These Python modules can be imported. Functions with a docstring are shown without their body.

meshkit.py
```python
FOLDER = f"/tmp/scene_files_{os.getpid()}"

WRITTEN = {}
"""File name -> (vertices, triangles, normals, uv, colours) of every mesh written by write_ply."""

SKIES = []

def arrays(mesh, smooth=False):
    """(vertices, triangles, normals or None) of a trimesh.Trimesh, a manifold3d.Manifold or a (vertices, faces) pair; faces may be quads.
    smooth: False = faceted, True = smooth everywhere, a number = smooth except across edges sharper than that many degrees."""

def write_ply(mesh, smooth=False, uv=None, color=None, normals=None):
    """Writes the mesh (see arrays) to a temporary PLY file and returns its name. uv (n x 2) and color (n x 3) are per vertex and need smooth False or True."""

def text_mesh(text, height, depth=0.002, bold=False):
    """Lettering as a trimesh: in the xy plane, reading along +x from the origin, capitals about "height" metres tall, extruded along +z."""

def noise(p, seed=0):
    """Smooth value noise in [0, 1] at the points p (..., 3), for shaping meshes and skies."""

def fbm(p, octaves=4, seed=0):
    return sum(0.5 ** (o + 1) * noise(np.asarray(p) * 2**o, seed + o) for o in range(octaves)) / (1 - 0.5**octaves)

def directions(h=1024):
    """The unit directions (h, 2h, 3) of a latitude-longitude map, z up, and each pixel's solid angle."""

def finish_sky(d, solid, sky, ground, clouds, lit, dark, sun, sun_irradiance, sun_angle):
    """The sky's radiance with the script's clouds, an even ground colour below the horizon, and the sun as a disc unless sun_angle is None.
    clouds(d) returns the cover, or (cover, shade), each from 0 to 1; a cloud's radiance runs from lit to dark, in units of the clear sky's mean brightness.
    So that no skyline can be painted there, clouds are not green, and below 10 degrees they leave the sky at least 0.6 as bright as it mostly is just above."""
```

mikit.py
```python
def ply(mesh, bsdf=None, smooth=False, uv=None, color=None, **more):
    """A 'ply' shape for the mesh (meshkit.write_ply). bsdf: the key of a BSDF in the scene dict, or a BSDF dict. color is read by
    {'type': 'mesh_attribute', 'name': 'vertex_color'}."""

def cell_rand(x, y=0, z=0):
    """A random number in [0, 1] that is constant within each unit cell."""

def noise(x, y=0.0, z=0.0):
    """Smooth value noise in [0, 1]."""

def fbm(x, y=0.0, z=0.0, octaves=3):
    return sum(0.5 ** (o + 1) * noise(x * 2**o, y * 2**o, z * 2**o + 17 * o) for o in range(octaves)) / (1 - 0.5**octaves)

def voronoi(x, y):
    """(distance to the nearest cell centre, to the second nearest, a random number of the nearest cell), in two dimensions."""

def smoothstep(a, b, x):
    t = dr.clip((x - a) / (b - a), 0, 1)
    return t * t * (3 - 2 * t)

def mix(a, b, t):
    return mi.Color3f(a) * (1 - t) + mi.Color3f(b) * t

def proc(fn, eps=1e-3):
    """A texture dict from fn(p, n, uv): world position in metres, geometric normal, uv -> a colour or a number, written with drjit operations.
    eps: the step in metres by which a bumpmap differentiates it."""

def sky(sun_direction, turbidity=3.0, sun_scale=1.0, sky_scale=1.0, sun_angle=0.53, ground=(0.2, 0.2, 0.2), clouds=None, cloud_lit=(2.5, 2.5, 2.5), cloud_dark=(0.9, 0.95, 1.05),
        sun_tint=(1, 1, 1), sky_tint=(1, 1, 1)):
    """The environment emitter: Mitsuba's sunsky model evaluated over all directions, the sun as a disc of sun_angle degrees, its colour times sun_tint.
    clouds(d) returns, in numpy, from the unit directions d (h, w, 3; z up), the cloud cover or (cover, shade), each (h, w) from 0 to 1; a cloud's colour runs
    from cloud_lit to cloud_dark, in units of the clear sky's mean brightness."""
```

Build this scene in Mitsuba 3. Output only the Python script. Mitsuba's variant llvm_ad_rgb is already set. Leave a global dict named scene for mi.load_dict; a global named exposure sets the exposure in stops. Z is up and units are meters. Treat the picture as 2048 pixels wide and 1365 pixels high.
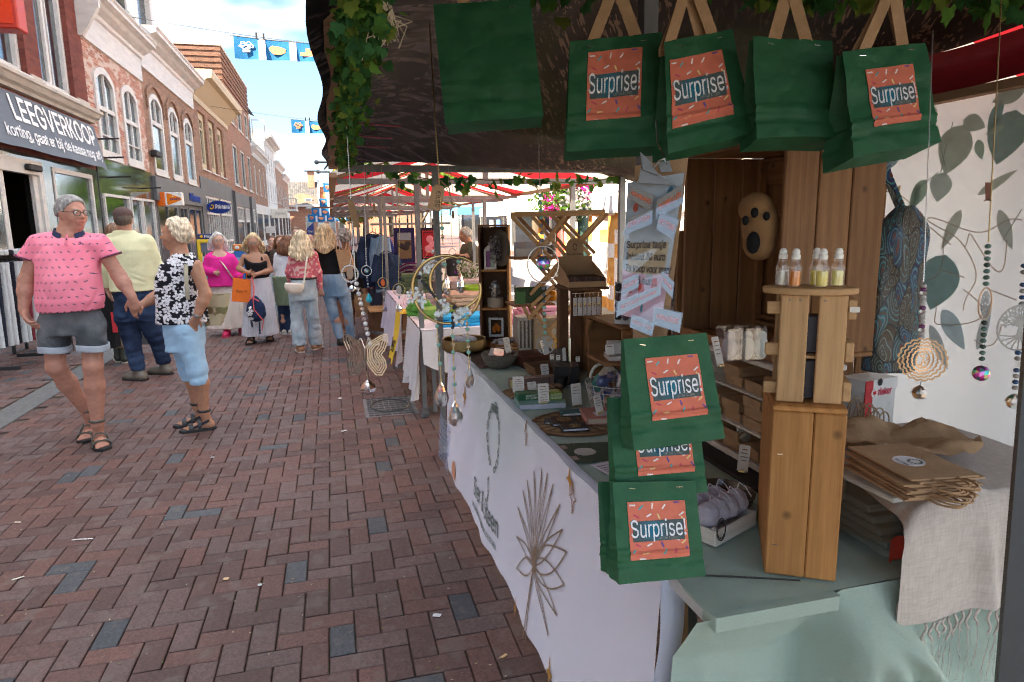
import math,random
import numpy as np,trimesh,shapely,mitsuba as mi,drjit as dr
import mikit,meshkit
from mikit import noise,fbm,voronoi,cell_rand,smoothstep,mix,proc
from shapely.geometry import Polygon,LineString,Point
T=mi.ScalarTransform4f
random.seed(7);rng=np.random.default_rng(7)
scene,labels={},{}
# ------------------------------------------------------------------ camera, light, exposure
EYE=np.array([0.0,0.0,1.68])
YAW,PITCH,ROLL,FPX=math.radians(14.7),math.radians(10.0),math.radians(-0.9),1350.0
_f=np.array([math.sin(YAW)*math.cos(PITCH),math.cos(YAW)*math.cos(PITCH),-math.sin(PITCH)])
_r0=np.array([math.cos(YAW),-math.sin(YAW),0.0]);_u0=np.cross(_r0,_f)
_r=_r0*math.cos(ROLL)+_u0*math.sin(ROLL);_u=np.cross(_r,_f)
exposure=4.2
scene['camera']={'type':'perspective','fov':2*math.degrees(math.atan(1024/FPX)),'fov_axis':'x','near_clip':0.02,'far_clip':3000.0,
                   'to_world':T().look_at(origin=EYE.tolist(),target=(EYE+_f).tolist(),up=_u.tolist())}
SUN=(-0.68,-0.34,0.65)
def _fill_clouds(d):
    # bright cloud added for fill, mostly out of view, thicker towards the horizon
    el=np.clip(d[...,2],0.02,1)
    q=np.stack([d[...,0]/(el+.18)*1.5,d[...,1]/(el+.18)*1.5,np.zeros_like(el)],-1)
    n=meshkit.fbm(q*1.15+21.0,5,seed=1)
    c=np.clip((n-.47)*4.5,0,1)
    return np.clip(c*.8+.06*np.exp(-el/.08),0,.9),np.clip((n-.62)*1.2,0,.35)
scene['sky']=mikit.sky(SUN,turbidity=3.0,sun_angle=0.6,clouds=_fill_clouds,cloud_lit=(4.6,4.6,4.6),cloud_dark=(2.4,2.45,2.55),sky_scale=.52,sun_scale=1.1,ground=(.22,.19,.17),sky_tint=(1.02,1.0,.96))
# ------------------------------------------------------------------ helpers
def ray(px,py):return _f*FPX+_r*(px-1024)-_u*(py-682.5)
def at(px,py,x=None,y=None,z=None,d=None):
    """the point of the photograph's pixel that lies on the plane x=, y=, z= or at the forward distance d="""
    v=ray(px,py)
    s=(x-EYE[0])/v[0]if x is not None else(y-EYE[1])/v[1]if y is not None else(z-EYE[2])/v[2]if z is not None else d/FPX
    return EYE+v*s
A=lambda*a:np.array(a,float)
def nrm(v):v=np.asarray(v,float);return v/max(np.linalg.norm(v),1e-12)
def cat(ms):
    V,F,n=[],[],0
    for m in ms:
        v,f=(m.vertices,m.faces)if hasattr(m,'vertices')else m
        V.append(np.asarray(v,float));F.append(np.asarray(f,int)+n);n+=len(v)
    return np.vstack(V),np.vstack(F)
def fr(o=(0,0,0),a=(1,0,0),b=(0,1,0),c=None):
    """frame: 4x4 whose columns are a, b, c at o"""
    m=np.eye(4);a=np.asarray(a,float);b=np.asarray(b,float)
    m[:3,0],m[:3,1],m[:3,2],m[:3,3]=a,b,np.cross(a,b)if c is None else c,o
    return m
def rot(deg,ax=(0,0,1),o=(0,0,0)):
    m=trimesh.transformations.rotation_matrix(math.radians(deg),ax);m[:3,3]+=np.asarray(o,float);return m
def mv(m,M):
    v,f=m[0],m[1]
    v=np.asarray(v)@M[:3,:3].T+M[:3,3]
    if np.linalg.det(M[:3,:3])<0:f=np.asarray(f)[:,::-1]
    return(v,f)+tuple(m[2:])
def sh(m,x=0,y=0,z=0):return(np.asarray(m[0])+A(x,y,z),m[1])+tuple(m[2:])
_S=np.array([[x,y,z]for x in(-1,1)for y in(-1,1)for z in(-1,1)],float)
def _bevtopo():
    P=np.array([[s[k]*(1.0 if k==j else .8)for k in range(3)]for s in _S for j in range(3)])
    h=trimesh.convex.convex_hull(P)
    idx=np.array([np.argmin(((P-v)**2).sum(1))for v in h.vertices])
    return idx[h.faces]
_BF=_bevtopo();_BM=np.array([[0. if k==j else 1. for k in range(3)]for s in _S for j in range(3)]);_BS=np.repeat(_S,3,0)
def box(lo,hi,bev=0.0):
    lo,hi=np.minimum(lo,hi).astype(float),np.maximum(lo,hi).astype(float);c,h=(lo+hi)/2,(hi-lo)/2
    if bev<=0:
        m=trimesh.creation.box(hi-lo);return np.array(m.vertices)+c,np.array(m.faces)
    b=min(bev,.45*h.min())
    return c+_BS*(h-b*_BM),_BF
def cbox(c,s,bev=0.0,M=None):
    c,s=np.asarray(c,float),np.asarray(s,float);m=box(c-s/2,c+s/2,bev)
    return mv(m,M)if M is not None else m
def bar(p,q,w,t=None,up=(0,0,1),bev=0.0):
    """box beam from p to q, w wide, t thick"""
    p,q=np.asarray(p,float),np.asarray(q,float);d=q-p;L=np.linalg.norm(d);d=d/L
    if abs(d@nrm(up))>.99:up=(0,1,0)if abs(d[1])<.9 else(1,0,0)
    a=nrm(np.cross(up,d));b=np.cross(d,a)
    return mv(box((0,-w/2,-(t or w)/2),(L,w/2,(t or w)/2),bev),fr(p,d,a,b))
def wuv(m,M=None,seed=None):
    """wood uv from the piece's own long axis; then moved by M"""
    v=np.asarray(m[0]);e=np.ptp(v,axis=0);o=np.argsort(-e);r=rng.random(2)*30
    uv=np.stack([v[:,o[0]]+r[0],v[:,o[1]]+.63*v[:,o[2]]+r[1]],1)
    return(mv(m,M)if M is not None else m)[:2]+(uv,)
def barw(p,q,w,t=None,up=(0,0,1),bev=0.0):
    p,q=np.asarray(p,float),np.asarray(q,float);d=q-p;L=np.linalg.norm(d);d=d/L
    if abs(d@nrm(up))>.99:up=(0,1,0)if abs(d[1])<.9 else(1,0,0)
    a=nrm(np.cross(up,d));b=np.cross(d,a)
    return wuv(box((0,-w/2,-(t or w)/2),(L,w/2,(t or w)/2),bev),fr(p,d,a,b))
def catw(ms):
    return cat([m[:2]for m in ms])+(np.vstack([m[2]for m in ms]),)
def tube(pts,r,n=6,cap=True,closed=False):
    p=np.asarray(pts,float);k=len(p);rr=np.broadcast_to(r,(k,)).astype(float)
    t=(np.roll(p,-1,0)-np.roll(p,1,0))if closed else np.gradient(p,axis=0)
    t/=np.linalg.norm(t,axis=1,keepdims=True)+1e-12
    a=np.cross(t[0],[0,0,1.]if abs(t[0][2])<.9 else[1.,0,0]);As=[]
    for i in range(k):
        a=a-t[i]*(a@t[i]);a/=np.linalg.norm(a)+1e-12;As.append(a)
    As=np.array(As);B=np.cross(t,As);g=np.arange(n)*2*np.pi/n
    v=p[:,None]+rr[:,None,None]*(np.cos(g)[None,:,None]*As[:,None]+np.sin(g)[None,:,None]*B[:,None])
    i,j=np.meshgrid(np.arange(k if closed else k-1),np.arange(n),indexing='ij');i2=(i+1)%k;j2=(j+1)%n
    q=np.stack([i*n+j,i*n+j2,i2*n+j2,i2*n+j],-1).reshape(-1,4)
    F=np.vstack([q[:,[0,1,2]],q[:,[0,2,3]]]);V=v.reshape(-1,3)
    if cap and not closed:
        V=np.vstack([V,p[0],p[-1]]);j=np.arange(n);c0,c1=len(V)-2,len(V)-1
        F=np.vstack([F,np.stack([np.full(n,c0),(j+1)%n,j],1),np.stack([np.full(n,c1),(k-1)*n+j,(k-1)*n+(j+1)%n],1)])
    return V,F
def lathe(prof,n=24,M=None):
    """profile of (r, z) turned about z"""
    p=np.asarray(prof,float);k=len(p);g=np.arange(n)*2*np.pi/n
    V=np.stack([p[:,None,0]*np.cos(g),p[:,None,0]*np.sin(g),np.repeat(p[:,1:],n,1)],-1).reshape(-1,3)
    i,j=np.meshgrid(np.arange(k-1),np.arange(n),indexing='ij');j2=(j+1)%n
    q=np.stack([i*n+j,i*n+j2,(i+1)*n+j2,(i+1)*n+j],-1).reshape(-1,4)
    m=V,np.vstack([q[:,[0,1,2]],q[:,[0,2,3]]])
    return mv(m,M)if M is not None else m
_ICO={}
def ball(c,r,sub=2):
    if sub not in _ICO:s=trimesh.creation.icosphere(subdivisions=sub);_ICO[sub]=np.array(s.vertices),np.array(s.faces)
    v,f=_ICO[sub];return v*np.asarray(r)+np.asarray(c,float),f
def ext(poly,d,M=None,w0=0.0):
    """shapely polygon(s) in the frame's first two axes extruded from w0 to w0+d along its third"""
    gs=[g for g in getattr(poly,'geoms',[poly])if getattr(g,'area',0)>1e-9]
    m=cat([trimesh.creation.extrude_polygon(g,d,engine='earcut')for g in gs]);m=sh(m,z=w0)
    return mv(m,M)if M is not None else m
def rect(x0,y0,x1,y1):return shapely.box(min(x0,x1),min(y0,y1),max(x0,x1),max(y0,y1))
def sheet(fn,nu,nv,uvs=None):
    """grid surface fn(u, v) -> (.., 3) for u, v in [0, 1]"""
    u,v=np.meshgrid(np.linspace(0,1,nu),np.linspace(0,1,nv),indexing='ij')
    P=np.asarray(fn(u,v)).reshape(-1,3);i,j=np.meshgrid(np.arange(nu-1),np.arange(nv-1),indexing='ij')
    q=np.stack([i*nv+j,(i+1)*nv+j,(i+1)*nv+j+1,i*nv+j+1],-1).reshape(-1,4)
    return P,np.vstack([q[:,[0,1,2]],q[:,[0,2,3]]]),np.stack([u.ravel(),v.ravel()],1)
def solidify(m,t):
    v,f=np.asarray(m[0]),np.asarray(m[1]);tm=trimesh.Trimesh(v,f,process=False);n=tm.vertex_normals
    e=np.sort(np.vstack([f[:,[0,1]],f[:,[1,2]],f[:,[2,0]]]),1);d=np.vstack([f[:,[0,1]],f[:,[1,2]],f[:,[2,0]]])
    _,inv,c=np.unique(e,axis=0,return_inverse=True,return_counts=True);b=d[c[inv.ravel()]==1];k=len(v)
    side=np.vstack([np.stack([b[:,1],b[:,0],b[:,0]+k],1),np.stack([b[:,1],b[:,0]+k,b[:,1]+k],1)])
    return np.vstack([v,v-n*t]),np.vstack([f,f[:,::-1]+k,side])
def text(s,h,M=None,d=.0015,bold=False,w=None):
    m=meshkit.text_mesh(s,h,d,bold);v=np.array(m.vertices)
    if w:v[:,0]*=w/np.ptp(v[:,0])
    m=v,np.array(m.faces)
    return mv(m,M)if M is not None else m
# ---- scene book-keeping
_used={}
def num(name):
    k=_used.get(name,-1)+1;_used[name]=k
    return name if k==0 else f'{name}_{k:03d}'
def thing(name,label=None,cat_=None,group=None,kind=None):
    key=num(name);lab={}
    if label:lab['label']=label
    if cat_:lab['category']=cat_
    if group:lab['group']=group
    if kind:lab['kind']=kind
    labels[key]=lab;return key
def put(key,m,b,smooth=False,color=None,uv=None,**k):
    if uv is None and len(m)>2:uv=m[2]
    if color is not None:
        color=np.asarray(color,float)
        if color.ndim==1:color=np.tile(color,(len(m[0]),1))
    if color is not None and b in PACKED:
        f=np.asarray(m[1]);cf=color[f]
        if np.abs(cf-cf[:,:1]).max()<1e-9:uv,color=pack(color,len(color)),None
        else:b=own_vc(b)
    if(uv is not None or color is not None)and smooth not in(True,False):
        v,f,n=meshkit.arrays(m[:2],smooth) # split at sharp edges, carry uv/colour along
        if len(v)!=len(m[0]):
            from scipy.spatial import cKDTree
            ix=cKDTree(np.asarray(m[0])).query(v)[1]
            uv=None if uv is None else np.asarray(uv)[ix];color=None if color is None else color[ix]
        m=v,f;smooth=True
    scene[key]=mikit.ply((np.asarray(m[0]),np.asarray(m[1])),b,smooth=smooth,uv=uv,color=color,**k);return key
def part(parent,name,m,b,smooth=False,label=None,kind=None,**k):
    key=num(parent+'__'+name)
    if label or kind:labels[key]={kk:vv for kk,vv in(('label',label),('kind',kind))if vv}
    return put(key,m,b,smooth,**k)
def solo(name,m,b,label=None,cat_=None,smooth=False,group=None,kind=None,**k):
    return put(thing(name,label,cat_,group,kind),m,b,smooth,**k)
def copy(parent,name,src,M):
    """another entry with the shape of entry src under its own placement"""
    key=num(parent+'__'+name);scene[key]={**scene[src],'to_world':T(np.asarray(M).tolist())};return key
def vary(c,n,amt=.06,seed=0):
    return np.clip(np.asarray(c)*(1+amt*(np.random.default_rng(seed).random((n,1))*2-1)),0,1)
# ------------------------------------------------------------------ materials
def ref(k):return{'type':'ref','id':k}
def colr(c):return c if isinstance(c,dict)else{'type':'rgb','value':list(map(float,c))}
VC={'type':'mesh_attribute','name':'vertex_color'}
def mat(key,c,rough=.6,spec=.5,bump=None,bscale=1.0,two=True,**k):
    b={'type':'principled','base_color':colr(c),'roughness':rough,'specular':spec,**k}
    if bump is not None:b={'type':'bumpmap','arbitrary':bump,'scale':bscale,'bsdf':b}
    scene[key]={'type':'twosided','bsdf':b}if two else b;return key
def f_weave(p,n,uv):return(noise(p.x*900,p.y*900,p.z*900)*.0006+fbm(p.x*14,p.y*14,p.z*14,3)*.006)
def f_crease(p,n,uv):
    q=fbm(p.x*9,p.y*9,p.z*9,2);r=fbm(p.x*23+5,p.y*23,p.z*23,2)
    return dr.abs(q-.5)*.012+dr.abs(r-.5)*.004
B_WEAVE,B_CREASE=proc(f_weave),proc(f_crease,2e-3)
# shared finishes: the mesh's own colour comes packed in its uv (one colour per face), or per vertex for the '_vc' twins
def unpack(uv):r=dr.floor(uv.x);return mi.Color3f(r/255.0,(uv.x-r-.02)/.96,uv.y)
def f_own(p,n,uv):return unpack(uv)*(.90+.20*fbm(p.x*40,p.y*40,p.z*40,3))
def f_owncloth(p,n,uv):return unpack(uv)*(.80+.20*fbm(p.x*9,p.y*9,p.z*9,3)+.22*noise(p.x*420,p.y*420,p.z*420))
def f_ownhair(p,n,uv):return unpack(uv)*(.45+1.0*noise(p.x*170,p.y*170,p.z*16)*noise(p.x*60+4,p.y*60,p.z*7)*2)
def f_ownskin(p,n,uv):return unpack(uv)*(.82+.36*fbm(p.x*45,p.y*45,p.z*45,3))
OWN,OWNC,OWNH,OWNS=proc(f_own),proc(f_owncloth),proc(f_ownhair),proc(f_ownskin)
PACKED={}
for nm,c_,rough,spec,kw in(('cloth',OWNC,.92,.2,dict(bump=B_WEAVE,sheen=.25)),('paper',OWN,.75,.3,{}),('paint',OWN,.45,.5,{}),('gloss',OWN,.15,.5,{}),('matte',OWN,.85,.3,{}),('skin',OWNS,.5,.4,dict(flatness=.3)),('hair',OWNH,.5,.4,{}),('metal',OWN,.32,.5,dict(metallic=1.0)),('flag',OWN,.7,.2,{})):
    PACKED[nm]=(rough,spec,kw);mat(nm,c_,rough,spec,**kw)
for nm,dt in(('leaf',.9),('thinprint',1.1)):
    PACKED[nm]=None;scene[nm]={'type':'principledthin','base_color':OWN,'roughness':.6,'diff_trans':dt,'spec_trans':0.0,'eta':1.35}
def own_vc(nm):
    k=nm+'_vc'
    if k not in scene:
        if PACKED[nm]is None:scene[k]={**scene[nm],'base_color':VC}
        else:rough,spec,kw=PACKED[nm];mat(k,VC,rough,spec,**{a:b for a,b in kw.items()if a!='bump'})
    return k
def pack(color,n):
    c=np.clip(color,0,1);return np.stack([np.floor(c[:,0]*255)+.02+.96*c[:,1],c[:,2]],1)
mat('steel',proc(lambda p,n,uv:mix((.17,.18,.19),(.30,.31,.32),fbm(p.x*18,p.y*18,p.z*7,3))),.52,.5,metallic=.75)
mat('chrome',(.82,.80,.77),.08,.5,metallic=1.0)
mat('brass',(.62,.47,.22),.28,.5,metallic=1.0)
mat('copper',(.60,.40,.24),.35,.5,metallic=1.0)
mat('rubber',(.02,.02,.022),.6,.4)
scene['crystal']={'type':'dielectric','int_ior':1.55}
scene['clear']={'type':'thindielectric','int_ior':1.5}
scene['glazing']={'type':'twosided','bsdf':{'type':'blendbsdf','weight':.38,'a':{'type':'diffuse','reflectance':colr((.02,.025,.03))},
                    'b':{'type':'roughconductor','alpha':.012,'specular_reflectance':colr((.86,.92,.96))}}}
mat('granite',proc(lambda p,n,uv:mix((.012,.014,.014),(.05,.055,.05),noise(p.x*90,p.y*90,p.z*90))),.06,.9,clearcoat=1.0,clearcoat_gloss=.95)
def wood(key,dark,light,rough=.62,kn=1.0):
    def fn(p,n,uv):
        u,v=uv.x,uv.y
        w=noise(u*1.6,v*7)*2.2+noise(u*5,v*16)*.5
        rings=.5+.5*dr.sin(v*150+w*6.2)
        fine=noise(u*22,v*700)*.55+noise(u*6,v*260)*.45
        k1=dr.exp(-(dr.square((u*2.3-dr.floor(u*2.3)-.5+.3*(cell_rand(dr.floor(u*2.3),3.0)-.5))/.022)+dr.square((v*9-dr.floor(v*9)-cell_rand(dr.floor(v*9),dr.floor(u*2.3)))/.075))*.8)*kn
        c=mix(dark,light,dr.clip(.25+.4*rings*.6+.5*(fine-.3),0,1))
        c=c*(.82+.36*noise(u*.9+4,v*3.1))
        return c*(1-.6*dr.select(k1>.25,k1,0.0))
    return mat(key,proc(fn),rough,.35,None)
wood('wood_crate',(.15,.066,.026),(.34,.175,.075))
wood('wood_honey',(.28,.115,.032),(.52,.26,.088))
wood('wood_dark',(.075,.035,.018),(.17,.085,.04))
wood('wood_pale',(.34,.19,.085),(.56,.36,.18))
wood('wood_white',(.52,.48,.42),(.74,.71,.66),kn=.6)
def f_pave(p,n,uv):
    # uv carries two random numbers of the brick
    t,s=uv.x,uv.y
    c=mix((.078,.045,.041),(.128,.064,.053),t)
    c=mix(c,(.115,.078,.074),smoothstep(.50,.8,s)*.85)
    c=dr.select(s>.95,mix((.045,.050,.058),(.075,.08,.088),t),c)
    g=fbm(p.x*130,p.y*130,p.z*130,2);big=fbm(p.x*2.1,p.y*2.1,0,3);st=fbm(p.x*13+9,p.y*13,0,3)
    c=c*(.62+.75*g)*(.80+.42*big)
    return mix(c,(.135,.115,.10),smoothstep(.58,.80,st)*.4)
mat('paving',proc(f_pave),.6,.45,proc(lambda p,n,uv:fbm(p.x*190,p.y*190,p.z*190,2)*.0022),1.0)
mat('sand',proc(lambda p,n,uv:mix(mix((.04,.035,.03),(.11,.092,.075),fbm(p.x*60,p.y*60,0,3)),(.05,.075,.02),smoothstep(.62,.72,fbm(p.x*7,p.y*7,0,3))*.8)),.95,.2)
def f_farpave(p,n,uv):
    bx,by=p.x/.21,p.y/.105;j=dr.floor(by);r=cell_rand(dr.floor(bx+.5*j),j)
    c=mix((.095,.050,.043),(.15,.07,.056),r);big=fbm(p.x*.7,p.y*.7,0,3)
    return c*(.8+.4*big)*dr.select((by-j)<.07,.5,1.0)
mat('farpaving',proc(f_farpave),.55,.45)
def brickwork(key,a,b,mortar,hgt=.0625,wid=.22,amt=.12,wear=0.0):
    def fn(p,n,uv):
        along=dr.select(dr.abs(n.x)>.5,p.y,p.x);row=dr.floor(p.z/hgt);fz=p.z/hgt-row
        q=along/wid+.5*(row-2*dr.floor(row/2));col=dr.floor(q);fx=q-col
        r=cell_rand(col,row,5);c=mix(a,b,r)*(.8+.4*noise(p.y*1.3,p.z*1.3,p.x))
        if wear:c=mix(c,mortar,smoothstep(.5,.62,noise(along*3.2,p.z*9)*.6+r*.4)*wear)
        m=(fz<amt*1.3)|(fx<amt*.45)
        return dr.select(m,mi.Color3f(mortar),c)
    mat(key,proc(fn),.85,.25)
brickwork('brick_red',(.13,.034,.028),(.20,.055,.04),(.10,.07,.06))
brickwork('brick_pink',(.27,.10,.065),(.42,.19,.13),(.50,.45,.40),wear=.75)
brickwork('brick_brown',(.17,.095,.065),(.29,.165,.11),(.28,.245,.21))
brickwork('brick_modern',(.19,.095,.065),(.30,.16,.11),(.24,.20,.17))
brickwork('brick_dimmed',(.12,.058,.040),(.20,.10,.068),(.20,.165,.14))  # strong sun offset in the colour: darker brick for end wall and ribs
brickwork('brick_orange',(.30,.13,.08),(.42,.20,.12),(.42,.36,.30))
mat('stone',proc(lambda p,n,uv:mix((.36,.335,.30),(.50,.47,.42),fbm(p.x*5,p.y*5,p.z*5,4))),.8,.3)
mat('whitewood',proc(lambda p,n,uv:mix((.46,.455,.44),(.62,.615,.59),fbm(p.x*3,p.y*3,p.z*9,4))),.5,.4)
mat('slate',proc(lambda p,n,uv:mix((.035,.038,.042),(.075,.08,.085),fbm(p.x*3,p.y*3,p.z*3,4))),.5,.5)
mat('bluestone',proc(lambda p,n,uv:mix((.085,.088,.09),(.15,.15,.148),fbm(p.x*35,p.y*35,p.z*35,3))),.6,.4)
# ------------------------------------------------------------------ ground
mat('greypavers',proc(lambda p,n,uv:mix((.24,.23,.21),(.34,.33,.31),cell_rand(dr.floor(p.x/.3),dr.floor(p.y/.3)))*(.8+.4*fbm(p.x*2,p.y*2,0,3))*dr.select(((p.x/.3-dr.floor(p.x/.3))<.03)|((p.y/.3-dr.floor(p.y/.3))<.03),.5,1.0)),.8,.3)
labels['pavement']={'kind':'structure','label':'red-brown herringbone brick street with a few blue-grey bricks'}
BW,JT=.105,.004
def brick_mesh(vert,seed):
    r=np.random.default_rng(seed);L,W=(2*BW-JT)/2,(BW-JT)/2;hx,hy=(W,L)if vert else(L,W);b=.004
    hx,hy=hx-r.random()*.0018,hy-r.random()*.0018
    tz=(r.random(4)-.5)*.003
    o=np.array([[-1,-1],[1,-1],[1,1],[-1,1]],float)
    top=np.c_[o*[hx-b,hy-b],tz];mid=np.c_[o*[hx,hy],tz-.004];bot=np.c_[o*[hx,hy],np.full(4,-.03)]
    V=np.vstack([top,mid,bot]);F=[[0,1,2],[0,2,3]]
    for k in range(4):
        a,c=k,(k+1)%4
        for s in(0,4):F+=[[s+4+a,s+4+c,s+c],[s+4+a,s+c,s+a]]
    return V,np.array(F)
_pv={}
for vert in(0,1):
    for s in range(6):
        _pv[vert,s]=brick_mesh(vert,10*s+vert)
bricks=[]
GUT=(-3.12,-2.84)
for i in range(int(-6.2/BW),int(3.4/BW)):
    for j in range(int(.6/BW),int(27/BW)):
        k=(i-j)%4
        if k==0:c,vert=((i+1)*BW,(j+.5)*BW),0
        elif k==2:c,vert=((i+.5)*BW,j*BW),1
        else:continue
        if GUT[0]-.05<c[0]<GUT[1]+.05:continue
        bricks.append((c[0],c[1],vert))
bricks=np.array(bricks);NB=len(bricks)
br=np.random.default_rng(3);b_tone=br.random(NB);b_kind=br.random(NB);b_shape=br.integers(0,6,NB);b_dz=(br.random(NB)-.5)*.004
vv=np.c_[bricks[:,:2],np.zeros(NB)]-EYE;dep=vv@_f
bpx,bpy=1024+FPX*(vv@_r)/np.maximum(dep,.1),682.5-FPX*(vv@_u)/np.maximum(dep,.1)
vis=(dep>.5)&(bpx>-10)&(bpy<1375)&(bpx<1330)&(bricks[:,0]<.68)
order=np.argsort(np.where(vis,dep,1e9));near=set(order[:300].tolist())
put('pavement',box((-14,-25,-.2),(16,27,-.016)),'sand')
far=[box((-14,27,-.2),(16,420,-.002)),box((-14,.6,-.2),(-6.2,27,-.002))]
part('pavement','far_paving',cat(far),'farpaving')
part('pavement','grey_paving',box((3.36,-25,-.2),(16,27,-.002)),'greypavers')  # grey put in to bounce neutral light behind the stalls
TONES=[(t,s)for t in(.15,.5,.85)for s in(.3,.7,.97)]
_src={}
for q in order[:300]:
    vert,sp=int(bricks[q,2]),int(b_shape[q])%3;s=b_kind[q];ti=int(b_tone[q]*3)*3+(2 if s>.94 else 1 if s>.6 else 0)
    M=np.eye(4);M[:3,3]=[bricks[q,0],bricks[q,1],b_dz[q]]
    if(vert,sp,ti)not in _src:
        m=_pv[vert,sp];key=num('pavement__brick');put(key,m,'paving',uv=np.tile(TONES[ti],(len(m[0]),1)));scene[key]['to_world']=T(M.tolist());_src[vert,sp,ti]=key
    else:copy('pavement','brick',_src[vert,sp,ti],M)
Vs,Fs,Us,n0=[],[],[],0
for q in range(NB):
    if q in near:continue
    v,f=_pv[int(bricks[q,2]),int(b_shape[q])]
    Vs.append(v+[bricks[q,0],bricks[q,1],b_dz[q]]);Fs.append(f+n0);n0+=len(v);Us.append(np.tile([b_tone[q],b_kind[q]],(len(v),1)))
part('pavement','brick_field',(np.vstack(Vs),np.vstack(Fs),np.vstack(Us)),'paving',kind='stuff')
# the grey gutter strip along the shops
labels['gutter']={'kind':'structure','label':'blue-grey stone gutter strip along the shops'}
put('gutter',box((GUT[0],.5,-.2),(GUT[1],27,-.012)),'sand')
y=.6
gkey=None
while y<26:
    L=.5;M=np.eye(4);M[:3,3]=[(GUT[0]+GUT[1])/2,y+L/2,-.012+(rng.random()-.5)*.004]
    if gkey is None:gkey=part('gutter','stone',cbox((0,0,0),(GUT[1]-GUT[0]-.006,L-.008,.03),.004),'bluestone');scene[gkey]['to_world']=T(M.tolist())
    else:copy('gutter','stone',gkey,M)
    y+=L
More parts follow.
